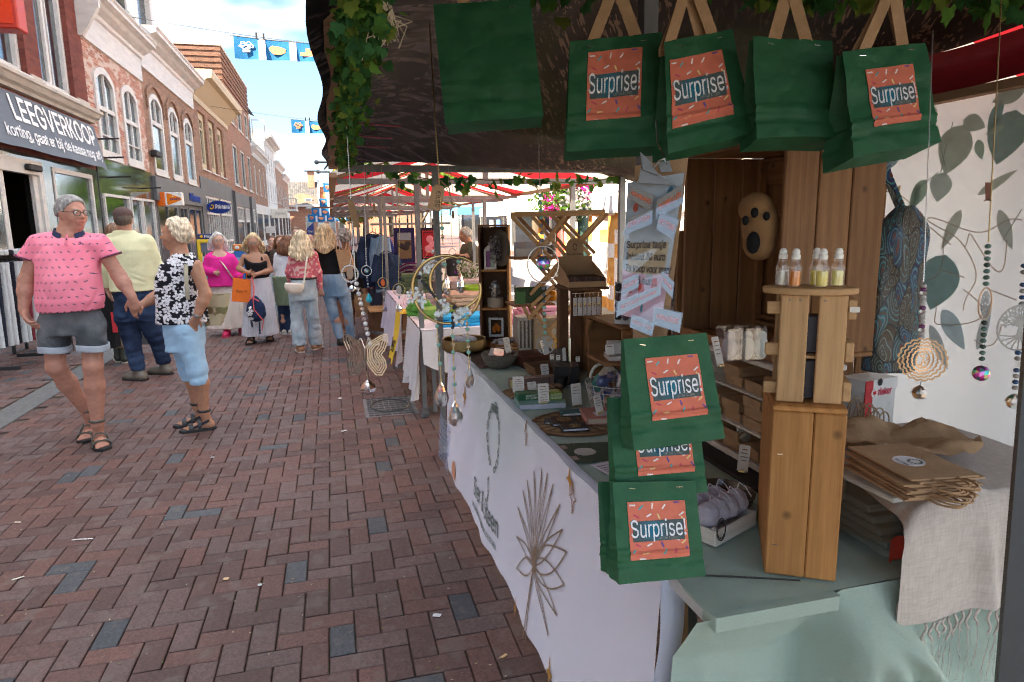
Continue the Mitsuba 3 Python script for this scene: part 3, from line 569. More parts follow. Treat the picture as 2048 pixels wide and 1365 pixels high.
def bunting(label,y,x0,x1,z,n,w,h,gap,first,group=None,cable=None,icons=True,sag=.12):
    """a cord with printed cloths; each cloth is a part"""
    k=thing('bunting',label,'bunting',group)
    zc=lambda x:z-sag*(1-((x-(x0+x1)/2)/((x1-x0)/2))**2)
    xs=np.linspace(x0,x1,20);part(k,'cord',tube([(x,y,zc(x))for x in xs],.012,5),'steel')
    for i in range(n):
        a=first+i*(w+gap);fw=w+gap
        def cl(u,v,a=a):
            x=a+u*fw;dz=h*(1-.0)-(.16*h*np.sin(math.pi*np.clip((u*fw+(i*fw))/(n*fw),0,1)))
            return np.stack([x+.0*v,y+.05*np.sin(u*5+i)*v,zc(x)-v*dz],-1)
        m=sheet(cl,13,7);u=m[2][:,0];col=np.where((u<w/fw)[:,None],A(.02,.15,.36),A(.55,.62,.70));f=part(k,'cloth',m[:2],'flag',color=col,smooth=False)
        if icons:
            cx,cz=a+w/2,zc(a+w/2)-h*.45;oc=(.75,.78,.8)if i==0 and icons==2 else(.72,.30,.16);q=[]
            if i%3==0:
                t=np.linspace(0,2*math.pi,40);q.append(tube([(cx+.30*w*math.cos(s),y-.03,cz+.09*h*math.sin(s)+.07*h*abs(math.sin(2*s+.6)))for s in t],.022*w,4))
                for s in(-1,1):q.append(tube([(cx+s*w*(.12+.1*math.cos(r)),y-.03,cz+.13*h+h*.1*math.sin(r))for r in np.linspace(0,6.3,20)],.022*w,4))
                for s in range(3):q.append(tube([(cx-.16*w,y-.03,cz-h*(.1+.06*s)),(cx+.16*w,y-.03,cz-h*(.08+.06*s))],.016*w,4))
            elif i%3==1:
                pz=Polygon([(-.34,.1),(-.22,.2),(.1,.16),(.34,.06),(.3,-.1),(.1,-.2),(-.16,-.18),(-.3,-.05)]).buffer(.02)
                q.append(ext(shapely.affinity.scale(pz,w,h*.9,origin=(0,0)),.01,fr((cx,y-.025,cz),(1,0,0),(0,0,1))))
            else:
                pz=Polygon([(-.34,-.2),(.3,-.2),(.36,-.05),(.2,-.02),(.2,.12),(.08,.12),(.08,.24),(-.1,.24),(-.1,.02),(-.36,0)])
                q.append(ext(shapely.affinity.scale(pz,w,h*.8,origin=(0,0)),.01,fr((cx,y-.025,cz),(1,0,0),(0,0,1))))
            part(f,'print',cat(q),'matte',color=oc)
    if cable:part(k,'wire',tube([(cable[0][0]+(cable[1][0]-cable[0][0])*t,y,cable[0][1]+(cable[1][1]-cable[0][1])*t-.5*math.sin(math.pi*t))for t in np.linspace(0,1,24)],.008,4),'rubber')
    part(k,'clip',cat([bar((x,y,zc(x)),(x,y,zc(x)+.16),.05)for x in(x0+.75,x0+.95)]),'rubber')
    return k
bunting('nearest blue bunting printed with a crown and shells, high over the street',22,-2.5,2.4,7.1,5,.66,.62,.2,-2.38,cable=((-5.5,7.5),(9,7.3)),icons=2)
bunting('second blue bunting, half hidden by the leaf garland',37,-1.65,3.2,6.95,5,.66,.66,.2,-1.6,cable=((-5.5,7.5),(9,7.1)))
for k,(yy,zz,x0)in enumerate(((86,6.65,-.55),(91,5.05,-1.2),(95,3.95,-2.3),(98,3.15,-2.9))):
    bunting(('highest small far blue bunting, before the tiled roof of the end house','small far blue bunting second from the top, before the dormer of the end house','small far blue bunting third from the top, along the gutter of the end house','lowest small far blue bunting, before the windows of the end house')[k],yy,x0-.2,3.8,zz,5,.95,1.05,.3,x0,group='far bunting at the end of the street')
# ------------------------------------------------------------------ trees
mat('bark',proc(lambda p,n,uv:mix((.07,.055,.04),(.17,.14,.11),fbm(p.x*14,p.y*14,p.z*4,4))),.9,.2)
def leafcloud(centres,radii,n,size,cols,seed,hole=.35):
    r=np.random.default_rng(seed);w=np.array([q[0]*q[1]*q[2]for q in radii])**.7;k=r.choice(len(centres),n,p=w/w.sum())
    d=r.normal(size=(n,3));d/=np.linalg.norm(d,axis=1,keepdims=True);rad=r.random(n)**.45
    P=np.asarray(centres)[k]+d*rad[:,None]*np.asarray(radii)[k]
    keep=meshkit.fbm(P*1.4+seed,3,seed)>hole;P,d=P[keep],d[keep];n=len(P)
    nn=d*.6+r.normal(size=(n,3))*.7;nn/=np.linalg.norm(nn,axis=1,keepdims=True)
    a=np.cross(nn,r.normal(size=(n,3)));a/=np.linalg.norm(a,axis=1,keepdims=True);b=np.cross(nn,a);s=size*(.6+.8*r.random((n,1)))
    V=np.stack([P-a*s,P+b*s*.55+nn*s*.12,P+a*s,P-b*s*.55+nn*s*.12],1).reshape(-1,3);i=np.arange(n)[:,None]*4
    F=np.vstack([i+[0,1,2],i+[0,2,3]]);C=np.repeat(np.asarray(cols)[r.integers(0,len(cols),n)]*(.75+.5*r.random((n,1))),4,0)
    return V,F,np.clip(C,0,1)
def tree(label,x,y,h,cr,seed,n=4500,size=.13,cols=((.07,.15,.02),(.10,.19,.03),(.05,.11,.018)),trunk=2.4):
    r=np.random.default_rng(seed);k=thing('tree',label,'tree',group=None)
    tr=[tube([(x+.06*math.sin(t*5+seed),y,t*h*.8)for t in np.linspace(0,1,8)],np.linspace(.16,.05,8),8)]
    cs,rs=[],[]
    for i in range(15):
        a=r.random()*6.28;q=r.random()**.6*cr*.75;z=trunk+(h-trunk)*r.random();q*=1-.5*abs((z-trunk)/(h-trunk)-.4)
        c=A(x+q*math.cos(a),y+q*math.sin(a),z);cs.append(c);rs.append(A(1,1,.75)*cr*(.26+.2*r.random()))
        tr.append(tube([(x,y,max(1.6,z-1.2)),(c+A(x,y,z-.5))/2,c],[.06,.035,.015],5))
    part(k,'trunk',cat(tr),'bark',smooth=True);v,f,c=leafcloud(cs,rs,n,size,cols,seed);part(k,'crown',(v,f),'leaf',color=c);return k
tree('sunlit green tree at the end of the stall row, right of the far bunting',2.2,46,6.3,2.3,11,4500,.17,((.12,.22,.03),(.16,.27,.04),(.09,.18,.03)))
tree('bright green tree seen between the striped stall roofs',3.8,30,8.0,2.6,12,4500,.17,((.13,.22,.03),(.18,.26,.05),(.10,.17,.03)),2.8)
tree('leafy street tree behind the flower baskets, over the opposite stalls',5.1,13.4,6.2,1.8,13,5000,.10,((.13,.22,.03),(.17,.25,.04),(.10,.17,.03)),2.3)
tree('slim street tree with a pale trunk behind the wooden lattice rack',5.6,18.5,6.5,1.9,14,3500,.13,((.10,.18,.03),(.14,.21,.04)),2.6)
tree('tall dark tree behind the far end of the stall row',4.6,54,9.0,2.8,16,2500,.2,((.07,.14,.02),(.10,.18,.03)),3.0)
tree('broad tree behind the last stalls, near the yellowing one',6.0,70,9.5,3.2,17,2500,.22,((.09,.17,.03),(.12,.2,.03)),3.0)
tree('yellowing tree far down the stall row',3.0,62,7.5,2.6,15,2500,.22,((.22,.24,.05),(.26,.22,.06)))
# ------------------------------------------------------------------ the opposite side: sunlit shops, stalls, lamp post with flower baskets
def FL(x):return fr((x,0,0),(0,-1,0),(0,0,1))
def opp(label,y0,y1,h,m,rows,ncol,gf='whitewood',x=10.5):
    b=thing('shop_house',label,'house');st=(y1-y0)/ncol
    hs=[rect(-(y0+st*(k+.5)+.6),z,-(y0+st*(k+.5)-.6),z+hh)for k in range(ncol)for z,hh in rows];p=rect(-y1,3.6,-y0,h)
    for q in hs:p=p.difference(q)
    part(b,'wall',ext(p,.3,FL(x),-.3),m)
    for q in hs:w=part(b,'window',ext(q.difference(q.buffer(-.1,join_style=2)).union(hb((q.bounds[1]+q.bounds[3])/2,.08).intersection(q)),.08,FL(x),-.14),'whitewood');part(w,'pane',ext(q.buffer(-.09),.012,FL(x),-.13),'glazing')
    gp=[rect(-y1+.4,.25,-(y0+y1)/2-.2,2.9),rect(-(y0+y1)/2+.2,.05,-y0-.4,2.9)];p=rect(-y1,0,-y0,3.6)
    for q in gp:p=p.difference(q)
    part(b,'shop_front',ext(p,.3,FL(x-.05),-.3),gf)
    for q in gp:w=part(b,'shop_window',ext(q.difference(q.buffer(-.09)),.08,FL(x),-.06),'greyfront');part(w,'pane',ext(q.buffer(-.08),.012,FL(x),-.05),'glazing')
    part(b,'cornice',ext(Polygon([(.1,h-.5),(-.1,h-.5),(-.3,h),(-.35,h+.15),(.1,h+.15)]),y1-y0,fr((x,y1,0),(1,0,0),(0,0,1))),'whitewood')
    part(b,'roof',ext(Polygon([(x-.1,h+.1),(x+4,h+3),(x+8,h+.1)]),y1-y0,fr((0,y1,0),(1,0,0),(0,0,1))),'tile_red');return b
opp('white fronted shop with an orange sign board across the street',12,27,6.4,'plaster',((4.4,1.7),),4)
opp('red brick shop house across the street beyond the orange sign',27.2,40,7.0,'brick_orange',((4.4,1.9),),4)
opp('cream plastered shop house far across the street',40.2,56,7.4,'plaster',((4.4,1.9),),5)
opp('hidden house across the street, added with white walls to bounce light onto the stall',-8,11.8,7.2,'plaster',((4.4,1.9),),6)  # unseen house, walls made white to throw light at the back cloth
SG=thing('shop_sign','orange shop sign board with white lettering across the street','sign')
a,b=at(1200,424,x=10.3),at(1300,376,x=10.3)
part(SG,'board',box((10.3,b[1],a[2]),(10.44,a[1],b[2]),.01),'paint',color=(.72,.13,.02));part(SG,'panel',box((10.27,b[1],a[2]+.1),(10.298,at(1228,400,x=10.3)[1],b[2]-.05),.004),'paint',color=(.78,.07,.02))
part(SG,'lettering',text('scapino',.5,fr((10.262,at(1236,410,x=10.3)[1],at(1236,409,x=10.3)[2]),(0,-1,0),(0,0,1)),.01,True),'paint',color=(.85,.85,.85))
LP=thing('lamp_post','dark green lamp post with a swollen collar behind the lattice rack','lamp post');c=at(1166,470,y=9.6)
part(LP,'post',lathe([(.085,0),(.085,1.75),(.1,1.78),(.1,1.9),(.11,2.1),(.105,2.25),(.055,2.42),(.05,5.2),(0,5.21)],24,fr((c[0],9.6,0))),'paint',smooth=40,color=(.02,.055,.045))
part(LP,'lantern',cat([lathe([(.0,5.9),(.28,5.65),(.3,5.6),(.18,5.2),(.12,5.15)],12,fr((c[0],9.6,0)))]),'paint',color=(.02,.05,.04));part(LP,'basket_arm',bar((c[0]-.75,9.6,2.95),(c[0]+.75,9.6,2.95),.04),'paint',color=(.02,.05,.04))
fb=thing('flower_basket','hanging basket of pink and white flowers on the lamp post','flower basket')
bx=at(1125,405,y=9.6)
part(fb,'bowl',lathe([(0,.0),(.16,.03),(.24,.16),(.25,.2),(.22,.2),(0,.16)],16,fr((bx[0],9.6,bx[2]+.1))),'rubber',smooth=40)
v,f,c_=leafcloud([(bx[0],9.6,bx[2]+.15),(bx[0]+.1,9.6,bx[2]-.05),(bx[0]-.15,9.6,bx[2])],[A(.36,.3,.24)]*3,1500,.035,((.10,.2,.03),(.08,.16,.03)),5,.1);part(fb,'foliage',(v,f),'leaf',color=c_,kind='stuff')
v,f,c_=leafcloud([(bx[0]+.05,9.55,bx[2]+.12),(bx[0]+.12,9.55,bx[2]-.02)],[A(.36,.32,.25)]*2,900,.032,((.7,.68,.7),(.75,.72,.74)),6,.3);part(fb,'white_blossom',(v,f),'leaf',color=c_,kind='stuff')
v,f,c_=leafcloud([(bx[0]-.22,9.5,bx[2]-.05),(bx[0]+.3,9.5,bx[2]+.2)],[A(.14,.18,.22)]*2,220,.034,((.6,.02,.25),(.7,.04,.32)),7,.2);part(fb,'pink_blossom',(v,f),'leaf',color=c_,kind='stuff')
part(fb,'hanger',cat([tube([(bx[0]+.24*math.cos(q),9.6+.24*math.sin(q),bx[2]+.28),(bx[0],9.6,2.95)],.006,4)for q in(0,2.1,4.2)]),'rubber')
mat('tentcloth',proc(lambda p,n,uv:mix((.70,.70,.72),(.80,.80,.80),noise(p.x*2,p.y*2,p.z*2))),.7,.3)
def tent(label,x0,x1,y0,y1,ze,zr,m,posts=True):
    k=thing('market_tent',label,'tent');cx,cy=(x0+x1)/2,(y0+y1)/2
    def roof(u,v):
        a,b=2*u-1,2*v-1;t=np.maximum(abs(a),abs(b));return np.stack([cx+a*(x1-x0)/2,cy+b*(y1-y0)/2,zr-(zr-ze)*t**.8],-1)
    part(k,'roof',sheet(roof,21,21)[:2],m,smooth=50);part(k,'valance',cat([box((x0,y0,ze-.25),(x0+.012,y1,ze)),box((x0+.014,y0,ze-.25),(x1,y0+.012,ze))]),m)
    for x in(x0+.05,x1-.05):
        for y in(y0+.05,y1-.05):part(k,'leg',bar((x,y,0),(x,y,ze),.04),'steel')
    return k
mat('tent_blue',(.10,.32,.55),.7,.3)
tent('white market tent across the street behind the lattice rack',4.4,7.4,13.6,16.6,2.15,3.0,'tentcloth');tent('white market tent with a checked orange side cloth, right of the lamp post',4.2,7.2,9.4,12.4,2.05,2.9,'tentcloth')
tent('white market tent furthest down the opposite row',4.6,7.6,18.4,21.4,2.1,2.9,'tentcloth');tent('blue market tent behind the stall keeper',4.2,7.0,23,28,2.2,2.7,'tent_blue')
mat('orangecheck',proc(lambda p,n,uv:dr.select(cell_rand(dr.floor(p.y/.22),dr.floor(p.z/.22),dr.floor(p.x/.22))>.5,mix((.62,.26,.06),(.72,.40,.12),noise(p.y*12,p.z*12)),mi.Color3f(.78,.74,.70))),.9,.2)
solo('side_cloth',sheet(lambda u,v:np.stack([4.3+.05*np.sin(u*25),9.5+u*2.8,.25+1.65*v],-1),60,4)[:2],'orangecheck','orange and white checked cloth hanging from the sunlit tent','cloth',smooth=True)
solo('side_cloth',sheet(lambda u,v:np.stack([4.3+u*2.5,9.45+.05*np.sin(u*25),.25+1.65*v],-1),60,4)[:2],'orangecheck','orange and white checked cloth across the near end of the sunlit tent','cloth',smooth=True)
for k,(x,y,c,lab)in enumerate(((4.9,14.2,(.6,.05,.04),'red coat hanging at the opposite stall'),(4.9,15.2,(.05,.06,.1),'dark coat hanging at the opposite stall'),(5.0,16.0,(.65,.25,.03),'orange coat hanging at the opposite stall'),(4.7,19.2,(.1,.2,.45),'blue coat hanging at the far opposite stall'),(4.7,20.1,(.5,.5,.52),'grey coat hanging at the far opposite stall'))):
    solo('coat',sheet(lambda u,v:np.stack([x+.12*np.cos(u*6.28)*(.5+.5*v),y+.3*np.sin(u*6.28)*(.45+.55*v),1.75-v*1.0],-1),17,6)[:2],'cloth',lab,'coat',smooth=True,color=c)
solo('goods_table',cat([box((4.4,13.4,.78),(5.6,17,.82)),box((4.42,13.4,.1),(4.45,17,.78))]),'cloth','cloth covered sales table of the opposite stall','table',color=(.3,.3,.34))
# ------------------------------------------------------------------ the row of striped market stalls
def stripe(p,n,uv):
    t=p.y/2.7;fr_=t-dr.floor(t)
    c=dr.select((fr_>.37)&(fr_<.80),mi.Color3f(.50,.025,.035),mi.Color3f(.66,.62,.56))
    return c*(.85+.25*fbm(p.x*4,p.y*4,p.z*4,3))
scene['canvas']={'type':'principledthin','base_color':proc(stripe),'roughness':.6,'diff_trans':.8,'spec_trans':0.0,'eta':1.4}
mat('woodbeam',(.30,.19,.12),.8,.3)
E0,E1,RX,ZE,ZR=0.02,2.62,1.32,2.10,2.52
def roof_pt(u,v,y0,y1,ze=ZE,zr=ZR):
    x=E0+(E1-E0)*u;t=1-abs(2*u-1);y=y0+(y1-y0)*v
    sag=.05*np.sin(math.pi*np.clip(t,0,1))*1+.035*np.sin(v*math.pi*3)**2*t
    return np.stack([x,y,ze+(zr-ze)*t-sag*.8],-1)
def stall(label,y0,y1,full=True,dz=0.0,high=None):
    k=thing('market_stall',label,'market stall')
    part(k,'canvas_roof',sheet(lambda u,v:roof_pt(u,v,(y0-.3)if not high else .2,y1+.25,ZE+dz+(.10 if high else 0),ZR+dz+(.46 if high else 0)),25,25)[:2],'canvas',smooth=True)  # foreground roof lengthened overhead to block a streak of sun
    for yy in(y0,y1):
        zb=high if high and yy==y0 else ZE-.05+dz
        part(k,'cross_bar',bar((E0+.05,yy,zb),(E1-.02,yy,zb),.045),'steel')
        for x in((.845,2.29)if yy==1.75 else(.72,2.12)):part(k,'post',bar((x,yy,.0),(x,yy,zb-.02),.04),'steel');part(k,'foot',cat([bar((x-.02,yy-.12,.02),(x+.02,yy+.12,.02),.05,.03),bar((x,yy,.05),(x,yy-.14,.03),.045,.03)]),'steel')
        part(k,'ridge_post',bar((RX,yy,zb+.02),(RX,yy,ZR-.04+dz+(.36 if high else 0)),.04),'steel')
        for s in(()if high and yy==y0 else(0,1)):part(k,'rafter',bar((E0+.05 if s else E1-.05,yy,ZE-.02+dz),(RX,yy,ZR-.03+dz+(.36 if high else 0)),.04,.03),'woodbeam')
    for x in(E0+.02,E1-.02):part(k,'eave_beam',bar((x,y0-.3,ZE-.02+dz),(x,y1+.25,ZE-.02+dz),.06,.035),'woodbeam')
    zr_=ZR-.02+dz+(.36 if high else 0);part(k,'ridge_beam',bar((RX,y0-.3,zr_),(RX,y1+.25,zr_),.05,.035),'woodbeam');return k
S1=stall('market stall in the foreground hung with green paper bags',1.75,4.78,high=2.36)
S2=stall('second striped market stall, with folded clothes on its table',5.85,9.5,dz=-.02)
S3=stall('third striped market stall, hung with jackets and framed pictures',10.3,13.9,dz=-.04)
S4=stall('fourth striped market stall in the row',14.9,18.5,dz=-.06);S5=stall('fifth striped market stall in the row',19.5,23.1,dz=-.06);S6=stall('last striped market stall of the row',24.2,27.8,dz=-.06)
part(S1,'eave_clip',cat([tube([(E0-.0,4.9,2.1),(E0-.07,4.9,2.1)],.008,6),ball((E0-.085,4.9,2.1),.016,1)]),'steel');part(S1,'eave_clip',cat([tube([(E0-.0,5.5,2.08),(E0-.07,5.5,2.08)],.008,6),ball((E0-.085,5.5,2.08),.016,1)]),'steel')
# printed dark tarpaulin slung under the foreground roof
def f_tarp(p,n,uv):
    w=fbm(p.x*2.0,p.y*1.3,0,3);a=p.x*.5+p.y*.87+w*.8;b=p.x*.87-p.y*.5
    side=smoothstep(.7,1.25,p.x+.5*w)
    c=mix(mix((.006,.007,.012),(.020,.018,.026),w),mix((.020,.013,.011),(.075,.045,.033),w),side)
    st=noise(a*16+w*3,b*95,1.0)*.6+noise(a*45,b*190,2.0)*.4;msk=smoothstep(.42,.62,fbm(p.x*3.1+4,p.y*2.6,5.0,3))
    c=mix(c,mix((.13,.095,.10),(.26,.16,.11),side),smoothstep(.60,.74,st)*(.15+.85*msk))
    c=mix(c,(.045,.05,.014),smoothstep(.60,.72,noise(p.x*2.6+9,p.y*2.2))*.55*side)
    return mix(c,(.16,.12,.15),smoothstep(.70,.78,noise(a*6,b*40,7.0))*.4*(1-side))
mat('tarp',proc(f_tarp),.6,.12,proc(lambda p,n,uv:fbm(p.x*8,p.y*6,p.z*8,3)*.012,3e-3))
def tarp(u,v):
    # u: from the street side inwards, v: from over our heads to the far end
    y=-.6+5.45*v;xr=2.26;x=.05+(xr-.05)*u
    z=2.09+np.clip((3.6-y)/1.3,0,1)*(.34*np.sin(math.pi*np.clip((x-.06)/2.2,0,1))**.8+.21*np.clip((x-.06)/2.2,0,1)**2)+.07*np.sin(math.pi*u)-.13*u*np.clip((v-.62)/.38,0,1)-.05*np.exp(-((v-.93)/.05)**2)+.018*np.sin(u*9+v*7)-.018*np.sin(v*21+u*3)*u+.12*np.clip((.5-v),0,1)*u
    return np.stack([x,y,z],-1)
TP=thing('tarpaulin','dark rock print tarpaulin slung under the foreground stall roof','tarpaulin')
part(TP,'sheet',sheet(tarp,60,120)[:2],'tarp',smooth=True)
part(TP,'side_flap',sheet(lambda u,v:np.stack([.05-.06*v+.012*np.sin(u*30),-.6+5.45*u,2.1-.06*v],-1),60,5)[:2],'tarp',smooth=True)
for k in range(4):
    yy=3.0+.42*k;part(TP,'strap',ext(rect(0,-.014,.2,.014),.003,fr((.12,yy,2.095),(1,.25,-.02),(-.25,1,0))),'paint',color=(.22,.015,.03))
# leaf print cloth at the back
scene['backcloth']={'type':'principledthin','base_color':proc(lambda p,n,uv:mix((.66,.72,.82),(.71,.77,.86),fbm(p.y*1.2,p.z*1.2,0,3))),'roughness':.8,'diff_trans':.8,'spec_trans':0.0,'eta':1.3}
XB=2.2
BC=thing('backdrop_cloth','white backdrop cloth printed with eucalyptus leaves and golden branches','cloth')
def bsurf(y,z):return XB+.012*np.sin(y*5+z*2)+.01*np.sin(z*9-y*3)*np.clip((z-1.6)*2,0,1)
part(BC,'sheet',sheet(lambda u,v:np.stack([bsurf(.3+3.0*u,.55+1.55*v),.3+3.0*u,.55+1.55*v],-1),60,40)[:2],'backcloth',smooth=True)
part(BC,'red_valance',sheet(lambda u,v:np.stack([2.2+.08*np.sin(v*2.4),.2+3.4*u,2.13+.16*v+.01*np.sin(u*20)],-1),40,8)[:2],'paint',color=(.42,.03,.045),smooth=True)
part(BC,'batten',bar((2.185,.2,2.1),(2.185,3.4,2.1),.05,.03),'woodbeam')
def on_back(poly,k=1,seed=0,colr_=(.3,.5,.45),name='printed_leaf'):
    m=ext(poly,.0012,fr((0,0,0),(0,-1,0),(0,0,1)));v=np.array(m[0]);v[:,0]+=bsurf(v[:,1],v[:,2])-.0025-.0004*k
    w=meshkit.fbm(v*14+seed,3,2)[:,None]
    return part(BC,name,(v,m[1]),'thinprint',color=np.asarray(colr_)*.50+.43)
def leafpoly(c,L,W,ang,tip=.25,n=14):
    t=np.linspace(0,1,n);w=W*np.sin(math.pi*t**(.5+tip))**.9;p=np.r_[np.c_[t*L,w],np.c_[t[::-1]*L,-w[::-1]]]
    return shapely.affinity.translate(shapely.affinity.rotate(Polygon(p).buffer(0),ang,origin=(0,0)),c[0],c[1])
def bk(px,py):q=at(px,py,x=XB);return A(-q[1],q[2])
LV=[((1890,510),(1860,620),.42,(.07,.33,.33)),((2030,220),(1995,330),.42,(.16,.36,.31)),((1925,250),(1888,350),.40,(.47,.56,.46)),((1885,345),(1870,405),.45,(.55,.65,.60)),((1925,240),(1970,255),.3,(.50,.60,.52)),((1955,280),(1965,320),.25,(.35,.55,.45)),((2000,200),(1975,270),.2,(.12,.38,.36)),((2010,250),(1970,270),.18,(.42,.56,.44)),((1850,360),(1815,420),.25,(.40,.60,.48)),((1835,370),(1822,420),.2,(.10,.38,.26)),((1885,620),(1935,700),.22,(.52,.68,.74)),((1860,650),(1900,740),.14,(.58,.66,.68)),((2048,170),(1980,205),.3,(.4,.5,.42)),((1800,290),(1765,345),.3,(.28,.5,.55)),((1870,215),(1850,260),.3,(.64,.68,.62)),((1920,420),(1880,500),.16,(.62,.67,.60)),((2000,420),(2030,500),.16,(.60,.66,.60)),((1955,390),(2040,340),.1,(.60,.66,.56)),((1400,350),(1392,420),.35,(.30,.40,.33)),((1390,330),(1410,380),.3,(.38,.50,.46)),((1840,560),(1838,620),.3,(.48,.66,.62)),((1780,400),(1800,370),.2,(.62,.5,.2)),((1768,330),(1775,360),.2,(.6,.48,.16)),((1960,700),(1990,600),.1,(.62,.68,.70))]
for k,(p0,p1,wd,c)in enumerate(LV):
    a,b=bk(*p0),bk(*p1);d=b-a;L=np.hypot(*d);on_back(leafpoly(a,L,L*wd,math.degrees(math.atan2(d[1],d[0]))),1+k%3,k,c)
BR=[[(1765,385),(1810,400),(1850,440),(1895,465),(1930,495),(1955,545),(1945,580),(1930,620)],[(1850,440),(1890,445),(1955,465),(2000,450),(2048,440)],[(1895,465),(1885,500),(1880,540),(1850,560)],[(1930,495),(1938,470),(1950,480),(1985,530),(2010,540),(2018,480)],[(1880,540),(1930,555)],[(1930,580),(1960,640),(1890,650),(1870,640),(1872,600)],[(1985,580),(2040,600)],[(1820,430),(1850,450),(1900,490)],[(1376,430),(1395,400),(1420,390)],[(1385,420),(1410,410),(1420,430)],[(1955,680),(1990,690),(2010,650)]]
for k,p in enumerate(BR):
    q=np.array([bk(*w)for w in p]);ts=np.arange(len(q));from scipy.interpolate import PchipInterpolator,CubicSpline
    on_back(LineString((CubicSpline if len(q)>2 else PchipInterpolator)(ts,q)(np.linspace(0,len(q)-1,40))).buffer(.0017),4,k,(.46,.30,.15),'printed_branch')
for k,p in enumerate([[(1905,245),(1890,300),(1880,345)],[(1825,425),(1830,380),(1875,345)],[(2000,200),(1985,240)],[(1890,335),(1880,290)],[(2010,480),(2048,420)]]):
    on_back(LineString([bk(*w)for w in p]).buffer(.0015),4,k,(.12,.20,.16),'printed_branch')
# ------------------------------------------------------------------ table, green cloth, white banner
ZT=.85
mat('greencloth',proc(lambda p,n,uv:mix((.30,.39,.335),(.37,.455,.40),fbm(p.x*3,p.y*3,p.z*3,3))*(.9+.2*noise(p.x*700,p.y*700,p.z*700))),.92,.2,B_WEAVE,sheen=.2)
TB=thing('table','long folding market table under the green cloth','table')
part(TB,'top',box((.74,1.2,.80),(2.14,4.5,.843),.01),'paint',color=(.5,.5,.5))
for x in(.85,2.05):
    for yy in(1.45,4.3):part(TB,'leg',bar((x,yy,0),(x,yy,.8),.03),'steel')
part(TB,'brace',bar((.80,1.5,.42),(1.0,1.3,.62),.035),'steel');part(TB,'wheel_stop',ball((.99,1.19,.80),(.02,.012,.012),2),'rubber')
GC=thing('tablecloth','sage green tablecloth hanging in folds at the near end of the stall table','tablecloth')
def gtop(u,v):
    x=.735+1.42*u;y=1.175+3.36*v
    w=meshkit.fbm(np.stack([x*5,y*4,x*0],-1),3,9);w2=np.abs(meshkit.noise(np.stack([x*9+y*5,y*16-x*3,x*0],-1),4)-.5)
    return np.stack([x,y,ZT-.002+.006*(w-.5)+.006*w2*np.clip(1-np.abs(u-.1)*1.2,0,1)],-1)
part(GC,'top',sheet(gtop,80,170)[:2],'greencloth',smooth=True)
part(GC,'board_edge',catm:=cat([ext(shapely.union_all([rect(.745,1.16,1.05,1.3),Point(.765,1.18).buffer(.02)]).buffer(.004),.034,fr((0,0,.811)))]),'greencloth',smooth=30)
def gdrop(u,v):
    x=.705+1.36*u;rp=np.clip(v*6,0,1);z=.849*(1-v);fold=(np.sin(x*17+.8*np.sin(x*5)+v*1.2)*.045+np.sin(x*41+2*v+np.sin(x*9))*.009+np.sin(x*29-v*3)*.012)*v
    bul=.075*np.exp(-((x-1.16-.30*v)/.09)**2)*np.exp(-v*1.6)+.03*np.exp(-((x-1.35-.4*v)/.05)**2)*np.exp(-v*2)+.04*np.exp(-((x-.86)/.05)**2)*v
    ray_=sum(a_*np.exp(-((x-1.08-s_*v)/(.03+.05*v))**2)for a_,s_ in((.055,.12),(.06,.42),(.05,.80),(-.03,.28),(-.03,.60)))*1.5*np.clip(v*9,0,1)+.03*v*np.exp(-((x-.78)/.025)**2)+.03*v*np.exp(-((x-.96)/.03)**2);bul=bul+ray_
    board=np.clip((1.07-x)*25,0,1)*.085
    return np.stack([x-.03*v*np.clip(.2-u,0,.2)*5,1.172-(fold+bul)*rp+board*rp,z-.018*np.clip((1.07-x)*25,0,1)*(1-v)],-1)
part(GC,'front_drop',sheet(gdrop,120,50)[:2],'greencloth',smooth=True)
mat('bannercloth',proc(lambda p,n,uv:mix(mix((.63,.65,.77),(.68,.695,.80),fbm(p.y*2,p.z*2,0,3)),(.50,.62,.64),smoothstep(.5,.75,noise(p.y*.9+2.2,p.z*.8+3.0))*.6)),.85,.25,B_WEAVE)
BA=thing('stall_banner','white printed cloth banner along the front of the foreground stall','banner')
def bx_(y,z):
    return .675+.05*np.clip(z/.86,0,1.1)+.010*np.sin(y*7.3+z*3)*np.clip(.9-z,0,1)+.003*np.sin(y*17+z*9)-.006*np.exp(-((z-.86)/.03)**2)
def bpt(u,v):
    y=1.36+3.10*u;z=.045+.83*v+.006*np.sin(y*23)*(1-v);return np.stack([bx_(y,z),y,z],-1)
part(BA,'sheet',sheet(bpt,330,50)[:2],'bannercloth',smooth=True)
part(BA,'top_fold',sheet(lambda u,v:np.stack([bx_(1.36+3.09*u,.875)+.05*v,1.36+3.09*u,.876-.018*v**2+.0015*np.sin(u*40)],-1),90,5)[:2],'bannercloth',smooth=True)
part(BA,'wrapped_end',sheet(lambda u,v:np.stack([bx_(1.36,.045+.83*v)+.10*u,1.36+.06*u-.03*np.sin(u*3.1)+.012*np.sin(v*14),.045+.80*v],-1),12,30)[:2],'bannercloth',smooth=True)
def on_ba(poly,c,k=1,name='print',mesh=None):
    if mesh is None and poly.area<1e-7:return
    m=mesh if mesh is not None else ext(poly,.001,fr((0,0,0),(0,-1,0),(0,0,1)));v=np.array(m[0])
    if len(v)<9000:
        tm=trimesh.Trimesh(v,m[1],process=False);v,f=trimesh.remesh.subdivide_to_size(v,m[1],.04,max_iter=8);m=v,f
    v[:,0]+=bx_(v[:,1],v[:,2])-.0045-.0005*k
    return part(BA,name,(v,m[1]),'matte',color=c)
def ba(px,py):q=at(px,py,x=.70);return A(-q[1],q[2])
